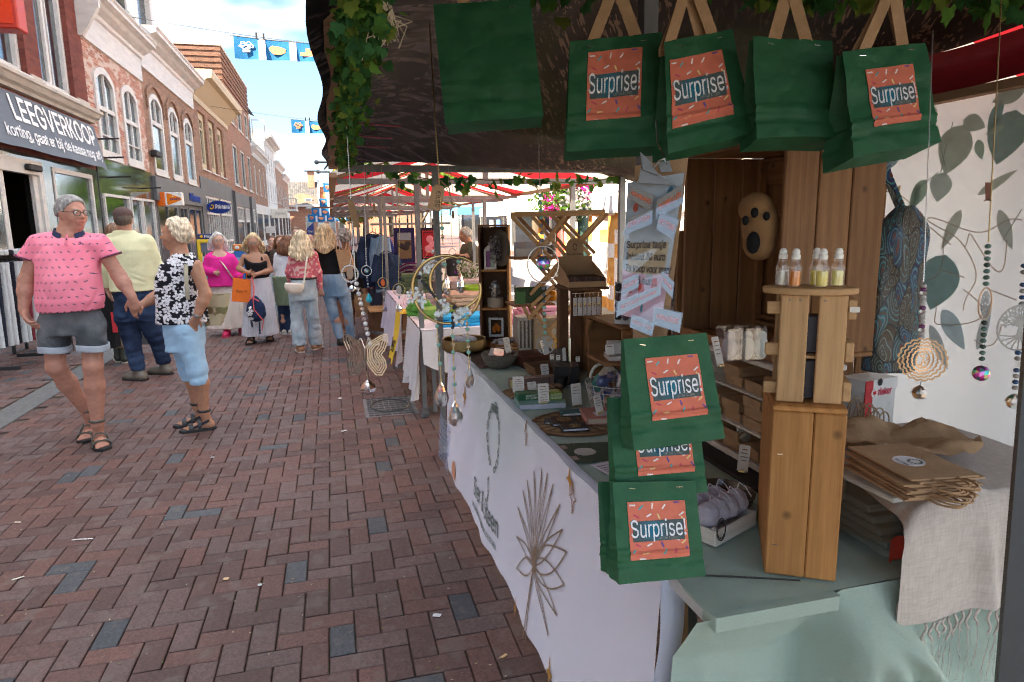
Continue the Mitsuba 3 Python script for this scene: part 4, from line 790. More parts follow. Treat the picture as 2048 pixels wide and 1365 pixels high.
# print on the banner
GP=(.115,.15,.135)
def ring(c,rx,rz,w,ang=0):e=shapely.affinity.rotate(shapely.affinity.scale(Point(0,0).buffer(1,10),rx,rz),ang);e2=shapely.affinity.rotate(shapely.affinity.scale(Point(0,0).buffer(1,10),rx-w,rz-w),ang);return shapely.affinity.translate(e.difference(e2),*c)
cen=ba(984,880);rx_,rz_=abs(ba(996,880)[0]-ba(973,880)[0])/2,(ba(984,815)[1]-ba(984,930)[1])/2
links=[]
for q in np.linspace(-60,240,13):links.append(ring((cen[0]+rx_*math.cos(math.radians(q)),cen[1]+rz_*math.sin(math.radians(q))),.028,.016,.007,q+90))
for q in np.linspace(65,115,5):links.append(ring((cen[0]+rx_*.9*math.cos(math.radians(q)),cen[1]+rz_*1.05*math.sin(math.radians(q))+.01*(q%3)),.017,.017,.006))
dz_=ba(979,960);links.append(LineString([(dz_[0]-.01,dz_[1]-.0),(dz_[0]+.02,dz_[1]+.02),(dz_[0]+.05,dz_[1]-.03),(dz_[0]+.03,dz_[1]-.10),(dz_[0]-.0,dz_[1]-.05),(dz_[0]-.01,dz_[1])]).buffer(.004))
on_ba(shapely.union_all(links),GP,name='necklace_logo')
a,b=ba(952,985),ba(1001,1066)
on_ba(None,GP,name='lettering',mesh=mv(text('Sier & Steen',.105,None,.001,w=(b-a)[0]),fr((0,0,0),(0,-1,0),(0,0,1))@rot(0)@fr((a[0],a[1]-.0,0))))
a,b=ba(952,1010),ba(999,1108)
on_ba(None,(.22,.26,.26),name='small_lettering',mesh=mv(text('BETEKENISVOLLE SIERADEN & EDELSTENEN',.03,None,.001,w=(b-a)[0]),fr((0,0,0),(0,-1,0),(0,0,1))@fr((a[0],a[1],0))))
BRN,gold=(.23,.17,.12),(.42,.22,.055)
base=ba(1074,1130);pal=[]
tips=[(1036,1015),(1044,982),(1051,962),(1062,944),(1075,940),(1086,948),(1100,970),(1116,1010)]
def loop(p,q,w): # a thin leaf outline from p to q
    d=q-p;L=np.hypot(*d);n_=A(-d[1],d[0])/L;t=np.linspace(0,1,16);s=w*np.sin(math.pi*t**.8)
    m=p+t[:,None]*d;return LineString(np.vstack([m+s[:,None]*n_,(m-s[:,None]*n_)[::-1]])).buffer(.0028)
for t_ in tips:pal.append(loop(base,ba(*t_),.014))
for t_,w in(((1036,1073),.02),((1122,1060),.025),((1131,1105),.05),((1130,1170),.05),((1120,1230),.025),((1107,1270),.012),((1038,1136),.035)):pal.append(loop(base,ba(*t_),w))
pal.append(LineString([base,ba(1070,1190),ba(1064,1275)]).buffer(.004));pal.append(LineString([base+A(.008,0),ba(1072,1190),ba(1068,1283)]).buffer(.003))
on_ba(shapely.union_all(pal),BRN,name='palm_leaf')
def star(c,w,h):return Polygon([(c[0],c[1]+h),(c[0]+w*.22,c[1]+h*.2),(c[0]+w,c[1]),(c[0]+w*.22,c[1]-h*.2),(c[0],c[1]-h),(c[0]-w*.22,c[1]-h*.2),(c[0]-w,c[1]),(c[0]-w*.22,c[1]+h*.2)])
for p_,w,h in(((926,793),.05,.075),((1132,962),.03,.05),((1042,1215),.025,.05),((1113,1345),.03,.07),((901,867),.02,.03)):on_ba(star(ba(*p_),w,h),gold,2,'gold_star')
for p_ in((1044,868),(1137,998)):on_ba(star(ba(*p_),.022,.05).buffer(.004).difference(star(ba(*p_),.022,.05)),(.30,.16,.09),2,'star_outline')
ar=ba(917,975);arch=shapely.union_all([rect(ar[0]-.075,ar[1]-.12,ar[0]+.075,ar[1]+.1),Point(ar[0],ar[1]+.1).buffer(.075)]);on_ba(arch.intersection(rect(-9,.07,9,9)),(.50,.24,.15),1,'arch_print')
ar2=(ar[0]+.13,ar[1]-.13);on_ba(shapely.union_all([Point(ar2[0],ar2[1]).buffer(.06),rect(ar2[0]-.06,.07,ar2[0]+.06,ar2[1])]).intersection(rect(-9,.07,9,9)),(.58,.36,.32),2,'arch_print')
for r_ in(.02,.034,.048):on_ba(ring((ar[0]+.01,ar[1]+.1),r_,r_,.004).intersection(rect(-9,ar[1]+.09,9,9)),(.64,.40,.30),2,'arch_print')
net=[]
c0=ba(893,900)
for i in range(-3,4):
    for j in range(-5,6):net.append(ring((c0[0]+i*.055+(j%2)*.027,c0[1]+j*.04),.034,.02,.0035,30))
on_ba(shapely.union_all(net),(.36,.44,.62),1,'net_print')
we=np.array(bpt(np.zeros(30),np.linspace(0,1,30)))
part(BA,'gold_edge',sheet(lambda u,v:np.stack([bx_(1.36,.045+.83*v)+.055+.04*u,1.392+.014*u-.012+.012*np.sin(v*14),.05+.74*v],-1),5,30)[:2],'matte',color=(.42,.25,.13),smooth=True)
# ------------------------------------------------------------------ green paper carrier bags
mat('greenpaper',proc(lambda p,n,uv:mix((.012,.078,.034),(.022,.120,.052),fbm(p.x*30,p.y*30,p.z*30,3))*(.85+.3*noise(p.x*500,p.y*500,p.z*500))),.6,.35,B_CREASE,1.6)
KR=(.42,.28,.17)
mat('kraft',proc(lambda p,n,uv:mix((.33,.205,.11),(.43,.28,.165),fbm(p.x*25,p.y*25,p.z*25,3))*(.88+.24*noise(p.x*400,p.y*400,p.z*400))),.75,.3,B_CREASE,.5)
class Bag:
    def __init__(s,TL,TR,BL,BR,dtop,dbot,seed=0):
        s.c=[np.asarray(q,float)for q in(TL,TR,BL,BR)];s.dt,s.db,s.seed=dtop,dbot,seed
        s.n=nrm(np.cross(s.c[1]-s.c[0],s.c[2]-s.c[0]));s.n*=-1 if s.n@(EYE-s.c[0])<0 else 1
        s.W,s.H=np.linalg.norm(s.c[1]-s.c[0]),np.linalg.norm(s.c[2]-s.c[0])
    def front(s,u,v,off=0.0):
        u,v=np.asarray(u,float),np.asarray(v,float);U,V=u[...,None],v[...,None]
        P=(s.c[0]*(1-U)+s.c[1]*U)*(1-V)+(s.c[2]*(1-U)+s.c[3]*U)*V
        h=.011*(meshkit.fbm(np.stack([u*3+s.seed,v*4,u*0],-1),3,s.seed)-.5)+.006*np.exp(-((v-.70-.02*u)/.014)**2)-.0065*np.exp(-((v-.82+.015*np.sin(u*6))/.014)**2)+.004*np.sin(math.pi*u)*v
        return P+s.n*(h[...,None]+off)
def paper_bag(label,TL,TR,BL,BR,dtop=.02,dbot=.09,seed=0,face=True,handle=None,handle_to=None,group='green paper bags hung on the stall'):
    k=thing('paper_bag',label,'paper bag',group);B=Bag(TL,TR,BL,BR,dtop,dbot,seed);nv=34;ring_=[]
    vs=np.linspace(0,1,nv);us=np.linspace(0,1,22);gus=.03
    r=np.random.default_rng(seed)
    for v in vs:
        dep=dtop+(dbot-dtop)*min(1,v/.85)**1.1;f=B.front(us,np.full(22,v));bk_=f[::-1]-B.n*dep
        e=nrm(B.c[1]-B.c[0]);ins=gus*(1-v**3)+.004*r.random()
        rs=[f[-1]-B.n*dep*q-e*ins*(1-abs(2*q-1))for q in(.25,.5,.75)];ls=[f[0]-B.n*dep*q+e*ins*(1-abs(2*q-1))for q in(.75,.5,.25)]
        ring_.append(np.vstack([f,rs,bk_,ls]))
    P=np.array(ring_);m=P.shape[1];i,j=np.meshgrid(np.arange(nv-1),np.arange(m),indexing='ij');j2=(j+1)%m
    q=np.stack([i*m+j,(i+1)*m+j,(i+1)*m+j2,i*m+j2],-1).reshape(-1,4);V=P.reshape(-1,3)
    c=P[-1].mean(0)+(B.c[2]-B.c[0])/B.H*.006;b0=(nv-1)*m;jj=np.arange(m)
    F=np.vstack([q[:,[0,1,2]],q[:,[0,2,3]],np.stack([b0+(jj+1)%m,b0+jj,np.full(m,len(V))],1)])
    part(k,'body',(np.vstack([V,c]),F),'greenpaper',smooth=35)
    def onf(poly,off,name,colr_,mesh=None,mt='paper'):
        mm=mesh if mesh is not None else ext(poly,.0006);v=np.array(mm[0])
        if mesh is None:
            v,f=trimesh.remesh.subdivide_to_size(v,mm[1],.045,max_iter=8);mm=(v,f)
        w=B.front(v[:,0],v[:,1],0)+B.n*(v[:,2:3]+off);return part(k,name,(w,mm[1]),mt,color=colr_)
    if face:
        la,lb,ta,tb=face;L=lambda x,y:(la+(lb-la)*x,ta+(tb-ta)*y);asp=(lb-la)*B.W/((tb-ta)*B.H)
        onf(rect(la,ta,lb,tb),.0016,'sticker',(.62,.175,.115))
        for n_,(cx,cy,an,ci)in enumerate([(.08,.06,0,0),(.22,.1,45,1),(.42,.08,75,0),(.62,.1,55,0),(.85,.03,0,3),(.35,.24,25,0),(.52,.27,-70,2),(.92,.24,35,0),(.13,.25,-30,4),(.06,.34,40,1),(.25,.36,8,3),(.94,.33,-60,2),(.33,.75,25,0),(.55,.76,-75,3),(.80,.68,-25,0),(.92,.73,40,2),(.05,.86,40,1),(.25,.89,5,2),(.58,.88,55,1),(.2,.985,0,0),(.97,.86,-60,3),(.14,.75,-30,4),(.75,.88,70,4)]):
            x,y=L(cx,cy);an=math.radians(an);hx,hy=.034*(lb-la)/asp*asp,.011*(lb-la);hl=.05*(lb-la);hw=.0125*(lb-la);rr=B.W/B.H
            cs,sn=math.cos(an),math.sin(an);pts=[(x+a*cs-b*sn,y-(a*sn+b*cs)*rr)for a,b in((-hl,-hw),(hl,-hw),(hl,hw),(-hl,hw))]
            pg=Polygon(pts).intersection(rect(la,ta,lb,tb))
            if pg.area>0:onf(pg,.0022,'confetti',[(.78,.76,.78),(.10,.42,.48),(.78,.60,.28),(.13,.08,.33),(.48,.07,.14)][ci])
        x0,y0=L(.06,.335);x1,y1=L(.94,.69);g=sheet(lambda u,v:np.stack([x0+(x1-x0)*u,y0+(y1-y0)*v,0*u],-1),16,8);uu,vv_=g[2][:,0],g[2][:,1]
        t=np.exp(-((uu-.38)/.22)**2-((vv_-.45)/.5)**2)[:,None];onf(None,.0030,'teal_panel',A(.075,.10,.105)*(1-t)+A(.01,.155,.25)*t,mesh=g[:2])
        def lay(s_,h,x,y,w,c,nm,bold=False):
            mm=text(s_,1.0,None,.0005,bold);v=np.array(mm[0]);sc=w*(lb-la)/np.ptp(v[:,0]);v[:,0]=la+(lb-la)*x+(v[:,0]-v[:,0].min())*sc;v[:,1]=ta+(tb-ta)*y-v[:,1]*h*(tb-ta);onf(None,.0036,nm,c,mesh=(v,mm[1]))
        lay('Surprise!',.30,.03,.615,.94,(.80,.80,.86),'lettering');lay('van Sier & Steen',.05,.48,.67,.34,(.30,.31,.30),'small_lettering')
    for x in(.22,.80):
        p=B.front(A(x-.035,x+.035),A(.06,.06+.01*(x<.5)),.0022);part(k,'staple',bar(p[0],p[1],.0012),'chrome')
    if handle:
        for s_,(xa,xb,ha,lean)in enumerate(handle):
            up=nrm(B.c[0]-B.c[2])*.6+A(0,0,.4);pts=[]
            for x in(xa,xb):
                q=B.front(A(x),A(.02),-.003-(.0 if s_==0 else dtop*.8))[0];pts.append(q)
            to=(pts[0]+pts[1])/2+up*ha+A(lean,0,0);e=nrm(B.c[1]-B.c[0])
            for q in pts:
                mid=q*.5+to*.5+e*(.012 if q is pts[0]else-.012);th=np.array([q-up*.02,q,mid,to]);part(k,'handle',ribbon(th,e,.032),'kraft')
    return k
def ribbon(pts,e,w,n=14):
    p=np.asarray(pts,float);t=np.linspace(0,len(p)-1,n);i=np.minimum(t.astype(int),len(p)-2);f=(t-i)[:,None];c=p[i]*(1-f)+p[i+1]*f
    m=sheet(lambda u,v:c[(u*(n-1)).round().astype(int)]+(v[...,None]-.5)*w*e,n,3);return solidify(m[:2],.0016)
def q4(c,d,db=None):return[at(*c[0],d=d[0]),at(*c[1],d=d[1]),at(*c[2],d=d[2]),at(*c[3],d=d[3])]
FC=(.20,.80,.17,.80)
paper_bag('plain green paper bag showing its back, leftmost of the top row',*q4([(866,8),(1060,-2),(890,248),(1087,233)],(1.72,1.72,1.72,1.70)),seed=1,face=False,handle=[(.3,.7,.26,0)])
paper_bag('green paper bag, orange sticker, second from the left in the top row',*q4([(1140,83),(1325,64),(1133,304),(1318,293)],(1.70,1.70,1.70,1.68)),seed=2,face=(.20,.785,.12,.735),handle=[(.25,.72,.2,.0)])
paper_bag('tilted green paper bag with orange sticker, middle of the top row',*q4([(1328,85),(1463,59),(1336,308),(1512,266)],(1.62,1.66,1.60,1.62)),seed=3,face=(.06,.79,.175,.79),handle=[(.08,.72,.22,.0),(.05,.6,.2,.02)])
paper_bag('plain green paper bag between two stickered bags in the top row',*q4([(1505,73),(1663,83),(1515,276),(1684,276)],(1.58,1.6,1.56,1.58)),seed=4,face=False,handle=[(.28,.68,.22,.0)])
paper_bag('green paper bag with orange sticker, rightmost of the top row',*q4([(1684,104),(1851,86),(1709,314),(1882,284)],(1.52,1.56,1.50,1.53)),dbot=.11,seed=5,face=(.24,.80,.20,.76),handle=[(.25,.72,.22,.05),(.2,.78,.2,.05)])
paper_bag('green paper bag with orange sticker directly under the clipboard',*q4([(1246,679),(1412,666),(1268,902),(1450,877)],(1.36,1.38,1.34,1.36)),seed=6,face=(.23,.85,.19,.76))
paper_bag('green paper bag with half hidden sticker, middle of three under the clipboard',*q4([(1217,795),(1393,800),(1234,1006),(1416,984)],(1.45,1.46,1.42,1.44)),seed=7,face=(.25,.88,.18,.77),dbot=.07)
paper_bag('green paper bag with orange sticker hanging lowest, before the white banner',*q4([(1226,965),(1390,962),(1238,1170),(1411,1152)],(1.40,1.42,1.37,1.39)),seed=8,face=(.15,.84,.20,.78),dbot=.08)
paper_bag('plain green paper bag sticking out left behind the lowest bag',*q4([(1200,965),(1300,960),(1216,1150),(1330,1150)],(1.52,1.54,1.49,1.5)),seed=9,face=False,dbot=.05)
# ------------------------------------------------------------------ wooden crates and shelves on the stall
def tz(px,py):return at(px,py,z=ZT)
# closed crate whose narrow side faces us
K1=thing('wooden_crate','tall plain honey coloured wooden crate at the near end of the table','crate')
p0,p1=tz(1528,1150),tz(1671,1168);e=nrm(p1-p0);W1=np.linalg.norm(p1-p0);d1=A(-e[1],e[0],0);H1=at(1545,722,x=p0[0]+.0,)[2]
H1=.40;F1=fr(p0,e,d1,(0,0,1))
for nm,lo,hi in(('front_board',(0,0,.004),(W1*.56,.016,H1)),('front_board',(W1*.56+.0015,.0005,.004),(W1,.0165,H1)),('side_board',(0,.017,.004),(.014,.30,H1-.004)),('side_board',(W1-.014,.017,.004),(W1,.13,H1-.004)),('side_board',(W1-.014,.132,.004),(W1,.30,H1-.004)),('top_board',(.0,.0,H1+.001),(W1,.30,H1+.013)),('bottom_board',(.015,.017,.004),(W1-.015,.30,.016)),('back_board',(.0,.301,.004),(W1,.314,H1))):
    part(K1,nm,wuv(box(lo,hi,.003),F1),'wood_honey')
for x,z in((.02,.08),(.02,.3)):part(K1,'staple',mv(cbox((x,-.001,z),(.012,.002,.002)),F1),'chrome')
# pale slatted stand on top, with round board and bottles
K2=thing('slatted_stand','small pale pine slatted stand on top of the honey crate','stand')
zt=ZT+H1+.016;o2=p0+e*.008+d1*.03;o2[2]=zt;F2=fr(o2,e,d1,(0,0,1));H2=.245;ws=.062
for x in(0,.079):part(K2,'upright',wuv(box((x,0,0),(x+ws-.004,.012,H2),.002),F2),'wood_pale')
for z in(.015,.105,.20):part(K2,'cross_slat',wuv(box((-.028,.013,z),(.006,.025,z+.028),.002),F2),'wood_pale');part(K2,'side_slat',wuv(box((.138,.0,z-.008),(.155,.13,z+.036),.002),F2),'wood_pale')
for x in(0,.079):part(K2,'rear_upright',wuv(box((x,.118,0),(x+ws-.004,.13,H2),.002),F2),'wood_pale')
part(K2,'shelf',wuv(box((.0,.014,.10),(.137,.117,.106)),F2),'wood_pale')
for x in(.018,.04,.09):part(K2,'nail',mv(ball((x,-.001,H2-.012),(.0022,.0012,.0022),1),F2),'steel')
part(K2,'tag',mv(cbox((.15,-.003,.215),(.02,.001,.012),0,None),F2),'paper',color=(.75,.72,.66))
for z,n in((.0,.09),(.108,.085)):
    kb=solo('boxed_soap',mv(cbox((.066,.06,z+n/2+.001),(.05,.05,n),.002),F2),'paint',('dark patterned box on the lower shelf of the slatted stand','dark patterned box on the upper shelf of the slatted stand')[z>.05],'box',color=(.035,.028,.045))
KB=thing('serving_board','oval wooden board carrying roller bottles on the slatted stand','board')
bo=p0+e*.07+d1*.065;part(KB,'board',lathe([(0,0),(.098,0),(.1,.003),(.1,.012),(.097,.014),(0,.014)],40,fr((bo[0],bo[1],zt+H2+.002),e*1.0,d1*.62,(0,0,1))),'wood_pale',smooth=30,uv=None if 0 else rng.random((240,2)))
for i,(x,y,c,lab)in enumerate(((-.06,.0,(.62,.62,.55),'clear roller bottle at the left end of the oval board'),(-.035,-.022,(.62,.19,.01),'roller bottle of orange oil on the oval board'),(.012,.012,(.70,.60,.10),'roller bottle of yellow oil in the middle of the oval board'),(.02,-.025,(.66,.58,.12),'front roller bottle of pale yellow oil on the oval board'),(.055,.0,(.68,.64,.25),'roller bottle of pale oil at the right end of the oval board'))):
    k=thing('roller_bottle',lab,'bottle','roller bottles on the oval board');b=bo+e*x+d1*y;b[2]=zt+H2+.018;M=fr(b)
    part(k,'oil',lathe([(0,.002),(.0115,.002),(.0115,.034),(0,.034)],14,M),'gloss',smooth=40,color=c)
    part(k,'glass',lathe([(0,0),(.014,0),(.014,.042),(.009,.05),(.009,.062),(0,.063)],16,M),'clear',smooth=40)
    part(k,'roller_cap',lathe([(0,.060),(.0098,.060),(.0098,.069),(.008,.071),(.0085,.077),(.005,.083),(0,.084)],14,M),'gloss',smooth=40,color=(.78,.77,.73))
# two slatted apple crates stacked on end
def apple_crate(label,base,e,d,W,D,H,nb,seed):
    k=thing('apple_crate',label,'crate');F=fr(base,e,d,(0,0,1));g=.012;bw=(W-g*(nb-1))/nb;r=np.random.default_rng(seed)
    for i in range(nb):part(k,'slat',wuv(box((i*(bw+g),r.random()*.004,.002),(i*(bw+g)+bw,.014+r.random()*.003,H-.002),.003),F),'wood_crate')
    for i in range(3):part(k,'back_slat',wuv(box((i*W/3,D-.014,.002),(i*W/3+W/3-.02,D,H-.002),.003),F),'wood_crate')
    for z in(0.003,H-.017):part(k,'end_board',wuv(box((.004,.02,z),(W-.004,D-.016,z+.014),.003),F),'wood_crate')
    for x in(.02,W-.045):part(k,'corner_post',wuv(box((x,.02,.02),(x+.025,.045,H-.02)),F),'wood_crate')
    return k
pa,pb=at(1566,880,d=2.5),at(1738,868,d=2.62);ea=nrm(A(pb[0]-pa[0],pb[1]-pa[1],0));da=A(-ea[1],ea[0],0);pa[2]=ZT;Wa=.345
pa=at(1560,860,z=ZT)*A(1,1,0)+A(0,0,ZT)
ea=nrm(at(1748,858,z=ZT)-at(1560,890,z=ZT));ea=nrm(ea*A(1,1,0));da=A(-ea[1],ea[0],0);pa=at(1735,868,z=ZT+.004)-ea*.37
apple_crate('slatted wooden apple crate standing on end behind the pale slatted stand, lower of the stack',pa,ea,da,.37,.30,.44,4,1);apple_crate('slatted wooden apple crate stacked on top behind the bottles, reaching up to the green bags',pa+A(0,0,.445)+ea*.004,ea,da,.37,.30,.60,4,2)
# white cabinet of kraft boxes; it faces the street
CX,CY0,CY1=1.30,1.70,2.22;zc0,zc1=ZT+.02,1.235
CB=thing('cabinet','small white open cabinet full of kraft gift boxes','cabinet')
part(CB,'base_plate',box((CX-.09,CY0-.01,ZT+.003),(CX+.2,CY1,ZT+.018),.004),'rubber',label='dark slate plate under the cabinet')
part(CB,'top',box((CX-.02,CY0-.015,zc1-.018),(CX+.20,CY1+.015,zc1),.005),'wood_white',uv=rng.random((24,2)))
for y in(CY0,CY1-.012):part(CB,'side',wuv(box((CX,y,zc0),(CX+.18,y+.012,zc1-.02),.003)),'wood_white')
part(CB,'back',wuv(box((CX+.168,CY0+.013,zc0),(CX+.18,CY1-.013,zc1-.02))),'wood_white')
zs=(zc0+.012,zc0+.115,zc0+.24)
for z in zs:part(CB,'shelf',wuv(box((CX+.002,CY0+.013,z-.008),(CX+.167,CY1-.013,z),.002)),'wood_white')
part(CB,'plinth',wuv(box((CX-.012,CY0+.0,ZT+.02),(CX-.001,CY1,ZT+.042),.003)),'wood_white')
kb_n=0
KL=('upper','middle','bottom')
def kbox(c,s,rz=0,lab='kraft box',lid=True):
    k=thing('gift_box',lab,'box','kraft gift boxes in the white cabinet');M=rot(rz,o=c);a,b,h=s
    part(k,'tray',mv(cat([cbox((0,0,.002),(a,b,.004)),cbox((a/2,0,h/2),(.003,b,h)),cbox((-a/2,0,h/2),(.003,b,h)),cbox((0,b/2,h/2),(a,.003,h)),cbox((0,-b/2,h/2),(a,.003,h))]),M),'kraft')
    if lid:part(k,'lid',mv(box((-a/2-.003,-b/2-.003,h*.45),(a/2+.003,b/2+.003,h+.003),.002),M),'kraft')
    return k
for si,z in enumerate(zs):
    for j in range(4):
        y=CY0+.07+j*.122
        if si==2 and j==3:continue
        st=(2,1,2,2)[j]if si!=1 else(1,3,2,2)[j]
        hh=.032 if st>1 else .036;
        if si==0 and j<2:st=1
        for q in range(st):kbox((CX+.075+.004*((j+q)%3),y+.004*(q%2),z+.001+q*(hh+.004)),(.12,.098,hh),rng.random()*6-3,f'kraft gift box{("", ", raised", ", topmost")[q]}, {("front", "second", "third", "rear")[j]} stack on the {KL[2 - si]} shelf of the white cabinet',lid=(si+j+q)%3!=0)
for lab,y,z,c,ear in(('white toy rabbit with long ears in a box of the upper shelf',CY0+.075,zs[2]+.05,(.55,.50,.45),1),('pale toy mouse in the bottom shelf of the cabinet',CY0+.28,zs[0]+.055,(.45,.42,.36),0),('brown toy bear with a checked bow on the bottom shelf',CY0+.09,zs[0]+.05,(.35,.25,.17),0)):
    k=thing('soft_toy',lab,'soft toy');x=CX+.05
    part(k,'body',cat([ball((x,y,z-.005),(.022,.022,.026),2),ball((x-.006,y,z+.028),(.018,.019,.018),2),ball((x-.022,y,z+.024),(.008,.01,.008),1)]+[tube([(x,y+s*.01,z+.04),(x+.003,y+s*.014,z+.06),(x+.004,y+s*.016,z+(.085 if ear else .052))],[.006,.008,.003],7)for s in(-1,1)]+[tube([(x-.006,y+s*.018,z+.008),(x-.025,y+s*.02,z-.006)],[.008,.007],7)for s in(-1,1)]),'cloth',smooth=True,color=c)
    part(k,'eye',ball((x-.022,y-.009,z+.034),.0022,1),'gloss',color=(.01,.01,.01));part(k,'eye',ball((x-.022,y+.009,z+.034),.0022,1),'gloss',color=(.01,.01,.01))
def card(lab,p,w=.045,h=.065,rz=0,lean=12,stand=True,lines=4,head=(.3,.08,.06)):
    k=thing('price_card',lab,'price card','price cards on the stall');M=fr(p,(math.cos(math.radians(rz)),math.sin(math.radians(rz)),0),(-math.sin(math.radians(rz)),math.cos(math.radians(rz)),0),(0,0,1))@rot(-lean,(1,0,0))
    part(k,'card',mv(cbox((0,0,h/2+.004),(w,.0012,h)),M),'paper',color=(.70,.68,.64))
    for i in range(lines):part(k,'print_line',mv(cbox((0,-.0012,h*(.88-.14*i)),(w*(.5+.25*((i*7)%3)/2),.0004,.0028)),M),'matte',color=head if i==0 else(.25,.23,.22))
    if stand:part(k,'holder',mv(cbox((0,0,.004),(w*.7,.012,.008),.002),M),'brass')
    return k
card('white price card in a gold holder leaning before the bottom cabinet shelf',A(CX-.06,CY0+.12,ZT+.02),.035,.085,-50,15)
# open crate on the cabinet
CR=thing('wooden_crate','open dark wooden crate lying on the white cabinet, with slits of light through its back','crate');x0,x1,y0,y1,z0,z1=1.27,1.62,1.72,2.30,1.262,1.90
for i in range(3):part(CR,'back_slat',wuv(box((x1-.012,y0+i*.20,z0+.002),(x1,y0+.165+i*.20,z1),.003)),'wood_crate')
part(CR,'floor',wuv(box((x0,y0,z0-.014),(x1,y1,z0),.003)),'wood_crate');part(CR,'roof',wuv(box((x0,y0,z1),(x1,y1,z1+.012),.003)),'wood_crate')
for a in(0,1):
    for i in range(3):part(CR,'end_slat',wuv(box((x0+i*.117,(y0,y1-.014)[a]-.0005*a,z0+.001),(x0+i*.117+.112,(y0+.014,y1)[a],z1-.002),.003)),'wood_crate')
part(CR,'front_lip',wuv(box((x0-.014,y0,z0-.012),(x0-.001,y1,z0+.02),.003)),'wood_crate')
for z in(z0+.42,z1-.10):part(CR,'back_rail',wuv(box((x1-.03,y0+.016,z),(x1-.0135,y1-.016,z+.1 if z>1.7 else z+.03),.003)),'wood_crate')
for y in(y0+.016,y1-.04):part(CR,'corner_post',wuv(box((x1-.055,y,z0+.002),(x1-.031,y+.024,z1-.004))),'wood_crate')
part(CR,'corner_block',wuv(ext(Polygon([(0,0),(.07,0),(0,.07)]),.03,fr((x0+.005,y0+.016,z0+.002),(0,1,0),(0,0,1)))),'wood_crate')
# a second open crate further along
CR2=thing('wooden_crate','dark open crate behind the clipboard, half hidden, with wrapped soaps','crate');y0,y1,z1=2.34,2.74,1.62
for lo,hi,nm in(((x0,y0,ZT+.34),(x1,y1,ZT+.352),'floor'),((x0,y0,z1),(x1,y1,z1+.012),'roof'),((x0,y0,ZT+.353),(x1,y0+.013,z1-.001),'end_board'),((x0,y1-.013,ZT+.353),(x1,y1,z1-.001),'end_board'),((x1-.012,y0+.014,ZT+.353),(x1,y1-.014,z1-.001),'back_board'),((x0+.01,y0,ZT+.002),(x1,y0+.013,ZT+.338),'leg_board'),((x0+.01,y1-.013,ZT+.002),(x1,y1,ZT+.338),'leg_board')):part(CR2,nm,wuv(box(lo,hi,.003)),'wood_dark' if 'back' in nm else 'wood_crate')
solo('stacked_cards',cat([cbox((x0+.12,2.5+.05*i,ZT+.42+.015*i),(.1,.012,.12),.002,None)for i in range(4)]),'paper','pale packs standing in the crate behind the clipboard','packs',color=(.42,.36,.34))
PAW=thing('plush_paw','brown plush paw with black pads hanging in the open crate','plush toy');pc=at(1520,455,d=2.05)
part(PAW,'paw',cat([ball(pc+A(0,0,.0),(.05,.06,.085),3),ball(pc+A(-.01,.01,.055),(.048,.058,.05),3),ball(pc+A(0,0,-.05),(.045,.055,.05),3)]),'cloth',smooth=True,color=(.27,.15,.07))
nv=nrm(EYE-pc);sx=nrm(np.cross((0,0,1),nv))
for q,(dx,dz,r)in enumerate(((-.012,-.045,.022),(-.03,.02,.011),(-.012,.043,.012),(.012,.032,.011))):part(PAW,'pad',ball(pc+sx*dx*1.4+A(0,0,dz)+nv*.052,(r*.9,r*.9,r*(1.5 if q==0 else 1.25)),2),'cloth',smooth=True,color=(.012,.012,.013))
for i,(px,c,lab,w,h)in enumerate(((1462,(.40,.36,.38),'clear wrapped grey candle pack in the open crate',.06,.1),(1497,(.45,.42,.38),'clear wrapped cream figure pack in the open crate',.06,.1),(1525,(.55,.58,.55),'white pack with a green sign in the open crate',.03,.1))):
    k=thing('gift_pack',lab,'pack');p=at(px,612,d=1.98);p[2]=z0+.001
    part(k,'inner',cat([ball(p+A(0,0,.04),(.022,.022,.038),2),ball(p+A(.0,.0,.075),(.016,.016,.016),2)]),'matte',smooth=True,color=c);part(k,'wrapper',cbox(p+A(0,0,.055),(w,w,.105),.006,None),'clear')
card('leaning price card beside the wrapped packs in the open crate',at(1447,615,d=1.9)*A(1,1,0)+A(0,0,z0),.03,.085,20,18)
# ------------------------------------------------------------------ paisley bag, shoe box, kraft bags, shawl
def f_paisley(p,n,uv):
    u,v=uv.x*15,uv.y*11;d1_,d2_,w=voronoi(u+.8*noise(u,v),v+.8*noise(u+7,v));r=dr.abs(dr.sin(d1_*15));q=fbm(u*5,v*5,2.0,2)
    base=mix((.060,.048,.036),(.115,.085,.06),q);c=mix(base,(.015,.15,.20),smoothstep(.3,.6,w)*smoothstep(.45,.8,r));c=mix(c,(.03,.04,.17),smoothstep(.62,.8,w)*(1-r)*.9)
    c=mix(c,(.22,.30,.28),smoothstep(.93,.99,r)*.8);c=mix(c,(.15,.04,.03),dr.select((d1_<.12)&(w>.5),1.0,0.0));return mix(c,(.008,.01,.02),smoothstep(.10,.02,d2_-d1_)*.8)
mat('paisley',proc(f_paisley),.35,.5,B_CREASE,.8)
PB=thing('shoulder_bag','blue paisley fabric bag hanging beside the slatted crates','bag');pbc=at(1790,580,d=2.25)
sxr=_r0;pt=lambda dx,dz,dy:pbc+sxr*dx+A(0,0,dz)+np.array([_f[0],_f[1],0])*dy
cols_=[(-.095,-.275,.05,.094),(-.09,-.2,.06,.097),(-.088,-.1,.062,.095),(-.086,0,.06,.093),(-.085,.1,.055,.09),(-.08,.18,.05,.085),(-.06,.235,.04,.07),(-.03,.262,.028,.05),(.0,.275,.02,.03)]
